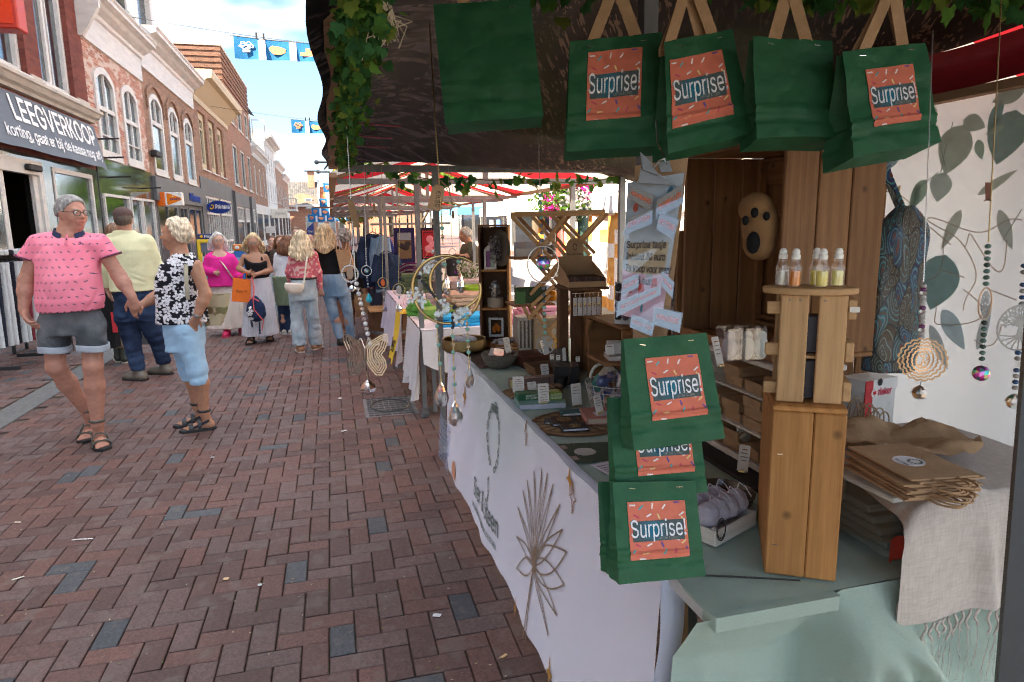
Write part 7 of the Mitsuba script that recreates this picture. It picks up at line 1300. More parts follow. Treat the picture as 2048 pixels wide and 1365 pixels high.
c=P(1091,691);R=18*U;disc=Point(0,0).buffer(R,24).difference(Point(0,0).buffer(R*.88,24));fig=shapely.union_all([Polygon([(-.2,-.9),(.5,-.9),(.35,-.3),(.1,.0),(.15,.45),(-.2,.6),(-.35,.3),(-.1,.05),(-.3,-.35),(-.75,-.5),(-.7,-.65),(-.2,-.45)]),Point(-.12,.6).buffer(.22),Polygon([(.1,.3),(.8,.6),(.7,.0),(.3,-.1)]),LineString([(.2,.2),(.75,-.45)]).buffer(.08)]);fig=shapely.affinity.scale(fig,R,R,origin=(0,0)).intersection(Point(0,0).buffer(R))
part(k,'fairy',ext(disc.union(fig),.0012,fr(c,_r,A(0,0,1))),'steel')
# right hand ornaments
def beadrow(k,a,b,n,cols,r):
    for i in range(n):q=a+(b-a)*i/max(n-1,1);c=cols[i%len(cols)];bead(k,q,r,'gloss' if c is not None else 'crystal',c,sub=2 if c is not None else 1,smooth=c is not None,sq=.8)
k=thing('spinner_hanger','gold scalloped flower spinner with a crystal ball, on a silver chain','ornament');d=1.5;P=lambda x,y:at(x,y,d=d);U=d/FPX
chain_(k,P(1866,60),P(1847,565),'chrome',.0011,.006);beadrow(k,P(1847,572),P(1843,675),15,[(.5,.48,.46),(.16,.05,.14),None,(.45,.43,.42),(.48,.46,.45)],.0068)
c=P(1845,720);t=np.linspace(0,2*np.pi,240,endpoint=False)
for i in range(5):
    R=(43-6.2*i)*U;pl=lambda R:Polygon(np.c_[(R+.04*R*np.abs(np.sin(t*10))*2-.04*R)*np.cos(t),(R+.04*R*np.abs(np.sin(t*10))*2-.04*R)*np.sin(t)]);an=math.radians(-24+10*i);part(k,'scalloped_ring',ext(pl(R).difference(pl(R-3.3*U)),.0008,fr(c,_r*math.cos(an)+np.cross(A(0,0,1),_r)*math.sin(an),A(0,0,1))),'copper')
fig=shapely.union_all([LineString([(.0,-.9),(-.1,-.3),(.1,.1),(.1,.5)]).buffer(.05),LineString([(-.1,-.3),(.4,-.1),(.5,.1)]).buffer(.04),LineString([(.1,.1),(-.2,.4)]).buffer(.04)]+[Point(*q).buffer(.12)for q in((.1,.55),(.5,.15),(-.2,.45),(.3,-.35),(-.25,-.55),(.25,-.75))]);part(k,'blossom_twig',ext(shapely.affinity.scale(fig,19*U,19*U,origin=(0,0)),.0008,fr(c,_r,A(0,0,1))),'copper');part(k,'crystal_ball',facet(P(1839,785),15*U),'crystal');part(k,'link',tube([P(1843,762),P(1841,768),P(1839,772)],.0009,4),'chrome')
k=thing('mandala_hanger','green bead hanger with an oval mandala and a pink rainbow disc, on a gold chain','ornament');d=1.42;P=lambda x,y:at(x,y,d=d);U=d/FPX
chain_(k,P(2005,-30),P(1977,485),'brass',.0012,.006);GN=[(.10,.18,.16),(.07,.12,.10),(.12,.22,.19),(.05,.08,.07)];beadrow(k,P(1976,493),P(1972,568),7,GN,.0062);beadrow(k,P(1969,646),P(1964,718),7,GN[::-1],.0060)
c=P(1970,607);g=np.linspace(0,2*np.pi,40,endpoint=False);part(k,'oval_ring',tube(c+np.outer(np.cos(g),_r)*13*U+np.outer(np.sin(g),A(0,0,1))*31*U,.0014,6,closed=True),'copper',smooth=True);man=shapely.union_all([Point(.6*math.cos(q),.6*math.sin(q)).buffer(.36).difference(Point(.6*math.cos(q),.6*math.sin(q)).buffer(.26))for q in np.arange(0,6.2,.6)]+[Point(0,0).buffer(.3).difference(Point(0,0).buffer(.15))]);part(k,'mandala',ext(shapely.affinity.scale(man,9*U,26*U,origin=(0,0)),.0008,fr(c,_r,A(0,0,1))),'steel');m,C=iris(P(1962,747),16*U,6,.4,((.75,.1,.5),(.1,.5,.4),(.8,.3,.7),(.6,.55,.3)));part(k,'pink_disc',m,'metal',color=C)
k2=thing('price_tag','small copper coloured paper tag on the gold chain','price tag');part(k2,'tag',ext(rect(-.006,-.019,.006,.019),.001,fr(P(1976,384),nrm(_r+A(0,0,-.05)),nrm(A(0,0,1)+_r*-.12))),'matte',color=(.17,.075,.05));part(k2,'bow',tube([P(1968,402),P(1975,400),P(1983,402)],.0014,5),'matte',color=(.12,.06,.04))
k=thing('tree_hanger','tree of life medallion with blue beads and a crystal ball, beside the pole','ornament');d=1.36;P=lambda x,y:at(x,y,d=d);U=d/FPX
chain_(k,P(2062,300),P(2050,520),'chrome',.0011,.006);BG=[(.03,.07,.18),(.25,.23,.22),None,(.04,.08,.18),(.32,.30,.28)];beadrow(k,P(2048,532),P(2044,608),7,BG,.0058);beadrow(k,P(2036,706),P(2030,776),7,BG,.0058);c=P(2040,656)
R=47*U;tr_=[Point(0,0).buffer(1,40).difference(Point(0,0).buffer(.93,40)),Polygon([(-.14,-.35),(.14,-.35),(.08,.1),(-.06,.1)])];rt_=np.random.default_rng(2)
for i in range(16):a=math.radians(12+i*10.5);q=[(0,.02),(.35*math.cos(a),.1+.35*math.sin(a)),(.68*math.cos(a+.15),.05+.72*math.sin(a+.12)),(.93*math.cos(a),.93*math.sin(a))];tr_.append(LineString(q).buffer(.022));tr_+=[Point(q[j][0]+rt_.normal()*.06,q[j][1]+rt_.normal()*.06).buffer(.045,3)for j in(1,2,2,3)]
for i in range(9):a=math.radians(200+i*17.5);tr_.append(LineString([(0,-.33),(.45*math.cos(a),-.25+.35*math.sin(a)),(.93*math.cos(a),.93*math.sin(a))]).buffer(.026))
part(k,'medallion',ext(shapely.affinity.scale(shapely.union_all(tr_).intersection(Point(0,0).buffer(1,40)),R,R,origin=(0,0)),.0012,fr(c,_r,A(0,0,1))),'steel');part(k,'crystal_ball',facet(P(2028,803),16*U),'crystal')
# ------------------------------------------------------------------ leaf garlands and a raffia tassel
def ivyleaf(s,lob=True):
    P_=[(0,0),(.3,-.12),(.55,.12),(.42,.3),(.5,.55),(.22,.62),(0,1.0),(-.22,.62),(-.5,.55),(-.42,.3),(-.55,.12),(-.3,-.12)]if lob else[(0,0),(.25,.08),(.42,.3),(.4,.55),(.22,.82),(0,1.02),(-.22,.82),(-.4,.55),(-.42,.3),(-.25,.08)]
    v=np.array([(x*s,y*s,.10*s*(y*(1-y)*2-abs(x)*1.2))for x,y in P_]+[(0,.4*s,.09*s)]);n=len(P_);return v,np.array([[n,i,(i+1)%n]for i in range(n)])
GC_=[(.055,.13,.03),(.09,.19,.035),(.035,.095,.03),(.15,.20,.04),(.05,.14,.05)]
def garland(lab,path,n,size,spread,seed,lob=False,face=None):
    k=thing('leaf_garland',lab,'garland');r=np.random.default_rng(seed);p=np.asarray(path,float);t=np.linspace(0,len(p)-1,40);i=np.minimum(t.astype(int),len(p)-2);f=(t-i)[:,None];c=p[i]*(1-f)+p[i+1]*f;part(k,'stem',tube(c,.003,5),'matte',color=(.10,.10,.03));src={}
    for j in range(n):
        q=c[r.integers(0,40)]+(c[1]-c[0])*r.random()+r.normal(size=3)*spread*(1-.45*r.random());a=nrm(A(r.normal()*.7,r.normal()*.7,-.8+.6*r.normal()));b=nrm(np.cross(a,r.normal(size=3)+(A(0,-1.2,.3)if face is None else face)));s=.8+.5*r.random();M=np.eye(4);M[:3,0],M[:3,1],M[:3,2],M[:3,3]=b*s,a*s,np.cross(b,a)*s,q;ty=int(r.integers(0,5))
        if ty not in src:m=ivyleaf(size,lob);key=part(k,'leaf',m,'leaf',color=GC_[ty],smooth=False);scene[key]['to_world']=T(M.tolist());src[ty]=key
        else:copy(k,'leaf',src[ty],M)
    return k
dd=2.3
pth=[at(*p,z=2.035)for p in((712,-40),(706,20),(700,80),(694,140),(690,190),(686,240),(684,285),(690,318))]
garland('thick leaf garland running down the street side edge of the tarpaulin',pth,290,.026,A(.018,.05,.028),21)
rs=np.random.default_rng(40);lv,lf_,lc=[],[],[];tt=np.linspace(0,len(pth)-1.001,1100);n0=0;bl=ivyleaf(.022)
for q in tt:
    i=int(q);c=pth[i]*(1-q+i)+pth[i+1]*(q-i)+A(.015,0,-.005)+rs.normal(size=3)*A(.02,.05,.032);a=nrm(A(rs.normal()*.7,rs.normal()*.7,-.8+.6*rs.normal()));b=nrm(np.cross(a,rs.normal(size=3)+A(0,-1.2,.3)));s_=.7+.6*rs.random();R_=np.stack([b,a,np.cross(b,a)],1);lv.append((bl[0]*s_)@R_.T+c);lf_.append(bl[1]+n0);n0+=len(bl[0]);lc.append(np.tile(np.array(GC_[int(rs.integers(0,5))])*(.7+.5*rs.random()),(len(bl[0]),1)))
part('leaf_garland','foliage',(np.vstack(lv),np.vstack(lf_)),'leaf',color=np.vstack(lc),kind='stuff')
garland('thin ivy garland strung under the far edge of the tarpaulin',[at(700,330,d=4.6),at(760,335,d=4.65),at(820,352,d=4.7),at(880,362,d=4.7),at(930,357,d=4.75),at(990,362,d=4.8),at(1050,358,d=4.85),at(1100,364,d=4.9),at(1160,366,d=5.0),at(1240,356,d=5.1)],80,.060,A(.05,.02,.026),22,True)
garland('ivy garland along the top edge of the picture above the right bags',[at(1450,-22,d=1.75),at(1560,-14,d=1.75),at(1680,-22,d=1.7),at(1800,-16,d=1.65),at(1940,-14,d=1.6),at(2060,-20,d=1.6)],120,.045,A(.07,.03,.026),23,True)
garland('small leaf spray at the top edge between the left bags',[at(1085,-16,d=1.9),at(1130,-12,d=1.9),at(1170,-16,d=1.9)],26,.04,A(.04,.03,.02),24,True)
k=thing('raffia_tassel','pale frayed raffia tassel hanging at the top beside the leaf garland','tassel');r=np.random.default_rng(6);tp=at(752,-18,d=1.12);strands=[]
for i in range(60):
    e_=tp+A(.016+.013*r.normal(),.012*r.normal(),-.065-.02*r.random());m_=(tp+e_)/2+A(.006*r.normal(),.006*r.normal(),.01);strands.append(tube([tp+A(.003*r.normal(),0,0),m_,e_],[.0010,.0008,.0004],4))
for i in range(9):q=tp+A(.0,0,-.03);strands.append(tube([q,q+A(-.02+.01*i,.01,-.01-.02*r.random()),q+A(-.03+.012*i*r.random(),.0,-.02-.07*r.random())],.0009,4))
part(k,'strands',cat(strands),'matte',color=(.55,.47,.36),kind='stuff')
# ------------------------------------------------------------------ goods of the second and further stalls
def drape(name,lab,x0,x1,y0,y1,zt,drop,col,seed=0,mt='cloth',sides=('w','s')):
    """a cloth over a table with hanging sides towards the street (w) and towards us (s)"""
    k=thing(name,lab,'tablecloth');part(k,'top',sheet(lambda u,v:np.stack([x0+(x1-x0)*u,y0+(y1-y0)*v,zt+.004+.006*meshkit.noise(np.stack([u*6,v*9,u*0],-1),seed)],-1),20,30)[:2],mt,smooth=True,color=col)
    if 'w' in sides:part(k,'street_drop',sheet(lambda u,v:np.stack([x0-.01-.05*v*(1+.6*np.sin(u*25+seed))-.03*v*np.sin(u*61),y0+(y1-y0)*u,zt+.004-drop*v*(1+.12*np.sin(u*9+seed))],-1),60,12)[:2],mt,smooth=True,color=col)
    if 's' in sides:part(k,'end_drop',sheet(lambda u,v:np.stack([x0+(x1-x0)*u,y0-.01-.03*v*(1+np.sin(u*20+seed)),zt+.004-drop*v*(.5+.2*np.sin(u*7))],-1),40,10)[:2],mt,smooth=True,color=col)
    return k
for i,(a,b)in enumerate(((5.75,9.4),(10.35,13.8),(15,18.4),(19.6,23))):
    k=thing('table',('folding table of the second stall','folding table of the third stall','folding table of the fourth stall','folding table of the fifth stall')[i],'table');part(k,'top',box((.74,a,.74),(2.0,b,.77),.01),'paint',color=(.45,.44,.42))
    for x in(.82,1.92):
        for y in(a+.15,b-.15):part(k,'leg',bar((x,y,0),(x,y,.74),.035),'steel')
    part(k,'brace',bar((.82,a+.15,.35),(.82,a+.75,.72),.03),'steel')
drape('tablecloth','white cloth hanging in folds at the near corner of the second stall',.70,2.02,5.72,6.75,.772,.56,(.62,.62,.66),1);drape('tablecloth','lilac white cloth of the second stall behind the yellow banner',.69,2.0,7.15,9.4,.772,.55,(.56,.55,.68),2,sides=('w',))
k=thing('cloth_banner','yellow cloth banner with black lettering on the second stall','banner');ys=lambda u,v:np.stack([.62-.10*v+.012*np.sin(u*6+v*4),6.72+.42*u,.79-.50*v],-1);part(k,'sheet',sheet(ys,14,14)[:2],'cloth',smooth=True,color=(.66,.47,.05));part(k,'top',sheet(lambda u,v:np.stack([.62+.5*v,6.72+.42*u,.795+.0*v],-1),6,6)[:2],'cloth',color=(.66,.47,.05))
m=text('JEANS',.11,None,.002,True,w=.36);v=np.array(m[0]);q=ys((.40-v[:,0])/.42,(.33-v[:,1])/.5+.1);q[:,0]-=.006+v[:,2];part(k,'lettering',(q,m[1]),'matte',color=(.05,.035,.02))
def pile(lab,c,w,d,n,col,h=.03,seed=0):
    k=thing('folded_clothes',lab,'clothes');r=np.random.default_rng(seed)
    for i in range(n):
        b_=cbox((0,0,0),(w,d,h),.012);tm=trimesh.Trimesh(*b_,process=False);v,f=trimesh.remesh.subdivide_to_size(b_[0],b_[1],.06,max_iter=8);v=v+(meshkit.noise(v*18+i*3,seed)[:,None]-.5)*.02;part(k,'garment',mv((v,f),rot(r.normal()*6,o=A(c[0]+r.normal()*.01,c[1]+r.normal()*.01,c[2]+h*(i+.5)))),'cloth',smooth=True,color=np.clip(np.asarray(col)*(.85+.3*r.random()),0,1))
    return k
pile('bright blue folded shirts at the front of the second stall table',(1.10,5.95,.78),.42,.3,3,(.04,.38,.72),.03,1);pile('pink folded cloth beside the blue shirts',(1.52,5.86,.78),.40,.22,2,(.68,.22,.34),.026,2);pile('dusky pink rolled cloth beside the wooden bookshelf',(1.80,6.05,.78),.35,.3,3,(.45,.22,.28),.04,3)
pile('light green folded cloth on the second stall',(.95,6.5,.78),.35,.3,3,(.22,.42,.10),.03,4);pile('bright green garment at the corner of the yellow banner',(.80,6.75,.78),.2,.25,4,(.14,.40,.08),.035,5);pile('beige folded blankets on the second stall',(1.4,7.0,.78),.5,.5,5,(.42,.36,.28),.035,6);pile('grey knitted throw heaped on the second stall',(1.5,7.9,.78),.6,.5,5,(.36,.33,.33),.05,7);pile('white folded linen in the middle of the second stall',(1.2,7.5,.78),.4,.4,4,(.58,.57,.56),.03,8);pile('dark green cloth at the back of the second stall',(1.05,9.0,.78),.4,.4,5,(.08,.12,.07),.05,9)
rg=np.random.default_rng(12)
for i in range(22):x,y=1.25+.6*rg.random(),6.3+1.2*rg.random();solo('soap_block',cbox((x,y,.80+.035*(i%4)),(.06+.03*rg.random(),.05,.045),.004,None),'paper','pale soap block stacked on the second stall table','soap',group='soap blocks on the second stall',color=((.62,.58,.52),(.50,.42,.32),(.56,.60,.52),(.36,.25,.16))[i%4])
k=thing('plastic_bin','lime green plastic bin on the second stall beside the bookshelf','bin');c=at(948,590,y=7.3);part(k,'tub',lathe([(0,0),(.13,0),(.16,.20),(.17,.20),(.17,.215),(.15,.215),(.12,.02),(0,.02)],28,fr((c[0],7.3,.78))),'paint',smooth=40,color=(.28,.55,.03))
k=thing('flower_pot','white pot with a dark heart on the second stall','pot');c=at(879,545,y=7.6);part(k,'pot',lathe([(0,0),(.05,0),(.065,.13),(.058,.13),(.05,.02),(0,.02)],24,fr((c[0],7.6,c[2]-.09))),'gloss',smooth=40,color=(.66,.66,.64));part(k,'heart',ext(shapely.union_all([Point(-.012,.01).buffer(.014),Point(.012,.01).buffer(.014),Polygon([(-.024,.004),(.024,.004),(0,-.028)])]),.004,fr((c[0],7.53,c[2]-.02),(1,0,0),(0,0,1))),'matte',color=(.02,.02,.02));part(k,'stand',box((c[0]-.1,7.5,.775),(c[0]+.1,7.7,c[2]-.092),.004),'paint',color=(.06,.055,.06))
k=thing('parasol_bundle','black display pot with striped folded fans under the stall keeper','pot');c=at(912,510,y=9.0);part(k,'pot',lathe([(0,0),(.13,0),(.14,.26),(.12,.26),(0,.2)],20,fr((c[0],9.0,c[2]-.28))),'rubber',smooth=40)
for i in range(7):part(k,'fan',ext(Polygon([(-.018,0),(.018,0),(.008,.45),(-.008,.45)]),.01,fr((c[0]-.14+.045*i,8.84,c[2]-.72),(1,.1*(i-3),0),(.06*(i-3),0,1))),'paint',color=((.04,.04,.05),(.55,.55,.56),(.20,.24,.40))[i%3])
k=thing('flower_vase','vase of white flowers at the end of the second stall','flowers');c=at(937,560,y=7.9);part(k,'vase',lathe([(0,0),(.05,0),(.06,.12),(.04,.2),(0,.2)],18,fr((c[0],7.9,.78))),'gloss',smooth=40,color=(.5,.5,.5));v,f,c_=leafcloud([A(c[0],7.9,1.12)],[A(.14,.14,.14)],420,.022,((.6,.6,.56),(.10,.18,.05),(.55,.56,.5)),9,.15);part(k,'blossom',(v,f),'leaf',color=c_,kind='stuff')
k=thing('wicker_basket','pale wicker hamper on the second stall','basket');c=at(905,565,y=8.2);part(k,'body',lathe([(0,0)]+[(.14+.012*(i%2)+.004*i,.02*i)for i in range(13)]+[(0,.24)],26,fr((c[0],8.2,.78))),'paint',color=(.46,.43,.40))
# hanging things in the third stall
def jacket(lab,x,y,zt,w,h,col,seed=0,group=None,mt='cloth',yawd=0):
    k=thing('jacket',lab,'jacket',group);n_=lambda u,v:.06*np.sin(u*6.2832*2+seed)*v;R_=rot(yawd)[:3,:3]
    def fn(u,v):a=u*2*np.pi;ww=w*(.55+.45*np.clip(v*4,0,1))*(1+.08*np.sin(3*a+seed));P=np.stack([ww*np.cos(a),.09*np.sin(a)*(1+.2*np.sin(4*a+v*5)),-h*v-.03*np.abs(np.cos(a))],-1);return P@R_.T+A(x,y,zt)
    part(k,'body',sheet(fn,34,16)[:2],mt,smooth=True,**({'color':col}if mt=='cloth' else{}))
    for s in(-1,1):part(k,'sleeve',tube([R_@A(s*w*.62,0,-.05)+A(x,y,zt),R_@A(s*w*1.05,.02,-.28)+A(x,y,zt),R_@A(s*w*1.1,-.02,-h*.85)+A(x,y,zt)],[.075,.065,.05],10),mt,smooth=True,**({'color':col}if mt=='cloth' else{}))
    part(k,'hanger',cat([tube([R_@A(-w*.6,0,-.03)+A(x,y,zt),A(x,y,zt+.03),R_@A(w*.6,0,-.03)+A(x,y,zt)],.008,5),tube([A(x,y,zt+.03),A(x,y,zt+.13)],.004,5)]),'rubber')
for lab,px,py,Y,w,h,col,mt,s in(('dark blue denim jacket hanging at the street corner of the third stall',745,468,10.1,.17,.75,None,'denim_dark',1),('pale blue jeans hanging beside the dark denim jacket',760,470,10.0,.10,.8,None,'denim_mid',2),('second dark denim jacket, shorter, on the front bar',773,505,9.9,.17,.5,None,'denim_dark',3),('bright blue sweater hanging behind the denim jackets',752,475,10.6,.24,.55,(.04,.06,.30),'cloth',4),('pale pink blouse hanging behind the picture frames',800,470,11.2,.28,.9,(.58,.40,.42),'cloth',5),('pink dress hanging furthest left on the stall row',716,490,12.2,.17,.9,(.52,.26,.30),'cloth',6),('white blouse hanging over the pink dress',722,488,12.0,.12,.7,(.64,.63,.64),'cloth',7),('lilac blouse hanging at the far left of the row',708,492,13.5,.17,.6,(.50,.42,.54),'cloth',8),('brown jacket in the far stalls',790,490,14.5,.2,.7,(.20,.12,.07),'cloth',9),('red shirt in the far stalls',815,490,15.2,.2,.7,(.40,.05,.06),'cloth',10),('teal shirt in the far stalls',838,492,15.5,.2,.6,(.04,.20,.22),'cloth',11),('black coat in the far stalls',770,490,15.0,.22,.9,(.02,.02,.03),'cloth',12),('cream shirt in the far stalls',735,488,15.6,.2,.8,(.5,.45,.4),'cloth',13)):
    q=at(px,py,y=Y);jacket(lab,q[0],Y,q[2],w,h,col,s,None,mt,12*math.sin(s))
for lab,a,b,Y,col,pc in(('framed picture with dark blue border and brown landscape hanging in the third stall',(790,456),(828,528),10.2,(.025,.02,.07),(.16,.10,.06)),('framed red rose picture hanging in the third stall',(842,456),(877,522),10.25,(.03,.02,.03),(.32,.02,.03))):
    k=thing('picture',lab,'picture');p,q=at(a[0],b[1],y=Y),at(b[0],a[1],y=Y);part(k,'frame',box((p[0],Y,p[2]),(q[0],Y+.03,q[2]),.004),'cloth',color=col);part(k,'canvas',box((p[0]+.05,Y-.006,p[2]+.07),(q[0]-.05,Y-.001,q[2]-.07)),'cloth',color=pc);w,h=q[0]-p[0],q[2]-p[2]
    if pc[0]>.3:part(k,'rose_print',cat([ball((p[0]+w*x,Y-.01,p[2]+h*z),(r,.008,r),2)for x,z,r in((.5,.66,.055),(.42,.36,.06),(.62,.5,.05),(.6,.3,.04))]),'cloth',color=(.62,.22,.26));part(k,'border',ext(rect(p[0]+.03,p[2]+.04,q[0]-.03,q[2]-.04).difference(rect(p[0]+.045,p[2]+.055,q[0]-.045,q[2]-.055)),.006,fr((0,Y-.004,0),(1,0,0),(0,0,1))@np.diag([1,1,1,1])),'matte',color=(.42,.03,.04))
    else:part(k,'landscape_print',cat([ball((p[0]+w*x,Y-.01,p[2]+h*z),(r,.008,r*.8),2)for x,z,r in((.35,.5,.05),(.55,.46,.06),(.68,.56,.045))]),'cloth',color=(.04,.03,.03));part(k,'sky_print',box((p[0]+.05,Y-.012,p[2]+h*.66),(q[0]-.05,Y-.008,q[2]-.07)),'cloth',color=(.22,.24,.28))
    part(k,'hanger',cat([bar((p[0]+w*x,Y+.01,q[2]),(p[0]+w*x,Y+.01,q[2]+.14),.02)for x in(.3,.7)]),'rubber')
k=thing('scarf','purple and grey striped scarf draped over a stand in the third stall','scarf');c=at(822,545,y=9.2)
for i in range(9):part(k,'stripe',solidify(sheet(lambda u,v:c+np.stack([(-.16+.36*u+.05*v),.0*u-.10*np.sin(u*3.1),.14*np.sin(u*2.6+.5)-.16*((i+v)/9)-.1*u*(i+v)/9],-1),12,3)[:2],.01),'cloth',smooth=30,color=((.12,.02,.09),(.26,.23,.25),(.07,.02,.06))[i%3])
solo('rail',bar((.55,9.95,at(760,466,y=9.95)[2]+.12),(1.7,9.95,at(760,466,y=9.95)[2]+.12),.03),'steel','metal rail of the third stall carrying the denim jackets','rail')
k=thing('wooden_barrel','old grey wooden tub standing on the paving in front of the third stall','tub');c=at(755,595,y=10.0)
for i in range(14):a=i*2*np.pi/14;part(k,'stave',mv(wuv(box((-.07,-.012,0),(.07,.012,.42),.003)),rot(math.degrees(a)+90,o=A(.78+.31*math.cos(a),10.0+.31*math.sin(a),.02)))[:2]+(np.zeros((24,2))+rng.random((24,2)),),'wood_dark')
part(k,'hoop',lathe([(.325,.1),(.33,.1),(.33,.14),(.325,.14)],30,fr((.78,10.0,.02))),'steel');part(k,'lid_board',wuv(box((.46,9.7,.445),(1.1,10.3,.47),.004)),'wood_pale')
drape('tablecloth','navy cloth covering the table of the third stall',.71,2.0,10.4,13.8,.772,.7,(.03,.035,.07),5);pile('heap of scarves on the third stall',(1.4,10.7,.78),.7,.4,6,(.30,.26,.28),.05,20);pile('heap of striped cloth on the third stall',(1.1,11.4,.78),.5,.6,6,(.44,.40,.38),.05,21)
drape('tablecloth','grey cloth of the fourth stall',.71,2.0,15.0,18.4,.772,.7,(.22,.22,.24),6);drape('tablecloth','dark red cloth of the fifth stall',.71,2.0,19.6,23,.772,.7,(.20,.04,.05),7)
# small hanging tags seen on thin threads under the second roof
for i,(px,py,Y)in enumerate(((748,415,4.4),(906,430,4.6),(735,395,4.4))):q=at(px,py,y=Y);k=thing('price_tag',('tiny kraft tag on a thread left of the dark post','tiny kraft tag on a thread right of the dark post','tiny kraft tag on a thread nearest the leaf garland')[i],'price tag');part(k,'thread',tube([q+A(0,0,.02),A(q[0],q[1],2.06)],.0015,4),'paper',color=(.4,.35,.3));part(k,'tag',cbox(q,(.012,.012,.05),0),'kraft')
# ------------------------------------------------------------------ left shop fronts: clothes rail, shelf, signs
k=thing('clothes_rail','clothes rail outside the shop at the left edge','clothes rail');ra,rb_=at(-60,520,y=8.9),at(66,512,y=9.9);rb_[2]=ra[2];part(k,'top_bar',bar(ra,rb_,.035),'rubber')
for q in(ra*.95+rb_*.05,ra*.05+rb_*.95):part(k,'upright',bar(A(q[0],q[1],.1),q,.035),'rubber');part(k,'castor_foot',bar(A(q[0]-.3,q[1],.09),A(q[0]+.3,q[1],.09),.04),'rubber')
TRC=((.60,.62,.62),(.60,.62,.63),(.03,.035,.05),(.58,.60,.60),(.62,.63,.63),(.02,.02,.03),(.60,.62,.62),(.55,.57,.57),(.22,.04,.05),(.58,.6,.6),(.03,.03,.04),(.62,.63,.63),(.6,.62,.62))
dr_=nrm(rb_-ra);nr_=A(-dr_[1],dr_[0],0)
for i in range(13):
    t=.04+.92*i/12;q=ra+(rb_-ra)*t;k=thing('trousers',('pair of dark trousers' if max(TRC[i])<.1 else 'pair of dark red trousers' if i==8 else 'pair of white trousers')+f' hanging on the clothes rail, {("first", "second", "third", "fourth", "fifth", "sixth", "seventh", "eighth", "ninth", "tenth", "eleventh", "twelfth", "last")[i]} from the left','trousers','trousers on the clothes rail')
    m=sheet(lambda u,v:q+np.stack([nr_[0]*(.17-.02*v)*np.cos(u*6.2832)+dr_[0]*(.028*np.sin(u*6.2832)*(1+.4*np.sin(v*7+i))+.05*v*math.sin(i*2.2)),nr_[1]*(.17-.02*v)*np.cos(u*6.2832)+dr_[1]*(.028*np.sin(u*6.2832)),-.05-.98*v+.0*u],-1),18,9);part(k,'legs',m[:2],'cloth',smooth=True,color=TRC[i]);part(k,'waistband',m_ if False else mv(box((-.17,-.03,-.09),(.17,.03,-.03),.01),fr(q,nr_,dr_)),'cloth',color=np.array(TRC[i])*.8);part(k,'clip_hanger',cat([bar(q-nr_*.15+A(0,0,-.03),q+nr_*.15+A(0,0,-.03),.015),tube([q+A(0,0,-.03),q+A(0,0,.03)],.004,4)]),'rubber')
k=thing('display_shelf','dark metal shelf with lime green boxes beside the shop door','shelf');q=at(72,690,y=10.6);xs=(q[0]-.25,q[0]+.45)
for x in xs:
    for y in(10.55,10.95):part(k,'post',bar((x,y,0),(x,y,1.35),.035),'rubber')
for z in(.25,.65,1.05,1.33):part(k,'board',box((xs[0],10.55,z),(xs[1],10.95,z+.02)),'rubber')
for i in range(8):solo('small_box',cbox((xs[0]+.1+.16*(i%4),10.68,1.07+.07+.13*(i//4)),(.13,.12,.12),.004),'paint',('lime green box in the lower row on the dark metal shelf','pale green box in the upper row on the dark metal shelf')[i//4],'box',group=('lower green boxes on the metal shelf','upper green boxes on the metal shelf')[i//4],color=((.30,.46,.12),(.45,.52,.38))[i//4])
for i in range(4):solo('shoe_carton',cbox((xs[0]+.12+.16*i,10.72,.78),(.14,.2,.2),.004),'paint',('grey','cream','dark','red')[i]+' carton on the middle board of the dark metal shelf','box',color=((.3,.3,.3),(.5,.46,.38),(.06,.06,.07),(.42,.05,.05))[i])
k=thing('pavement_sign','white metal stand leg of a pavement sign behind the woman in the blouse','sign stand');q=at(340,690,y=9.9);part(k,'frame',cat([bar((q[0],9.9,.03),(q[0]-.06,9.95,.95),.03),bar((q[0]-.0,9.9,.03),(q[0]+.12,9.75,.03),.03),bar((q[0]-.45,10.1,.03),(q[0]-.45,10.15,.95),.03),bar((q[0]-.06,9.95,.95),(q[0]-.45,10.15,.95),.03)]),'paint',color=(.66,.66,.66));part(k,'board',ext(rect(0,.1,.4,.85),.01,fr((q[0]-.46,10.18,0),(1,-.45,0),(0,-.05,1))),'paint',color=(.10,.11,.12))
k=thing('display_stand','yellow and dark blue newspaper stand outside the grey shop front','display stand');a,b=at(399,515,y=17),at(425,468,y=17);part(k,'header',box((a[0],17,b[2]-.12),(b[0],17.2,b[2]),.01),'paint',color=(.02,.03,.12));part(k,'lettering',text('Primera',.06,fr((a[0]+.14,16.995,b[2]-.09),(1,0,0),(0,0,1)),.004,True),'matte',color=(.7,.7,.7));part(k,'emblem',ball((a[0]+.08,16.99,b[2]-.06),(.035,.01,.035),1),'matte',color=(.7,.4,.03))
part(k,'frame',cat([box((a[0]-.03,16.98,0),(a[0]+.04,17.2,b[2]-.13),.01),box((b[0]-.04,16.98,0),(b[0]+.03,17.2,b[2]-.13),.01),box((a[0]-.03,16.98,b[2]-.2),(b[0]+.03,17.2,b[2]-.125),.01)]),'paint',color=(.70,.50,.02))
for i in range(3):part(k,'newspaper',box((a[0]+.05,17.02,b[2]-.42-.3*i),(b[0]-.05,17.05,b[2]-.22-.3*i)),'paper',color=((.12,.14,.18),(.5,.5,.5),(.2,.25,.35))[i])
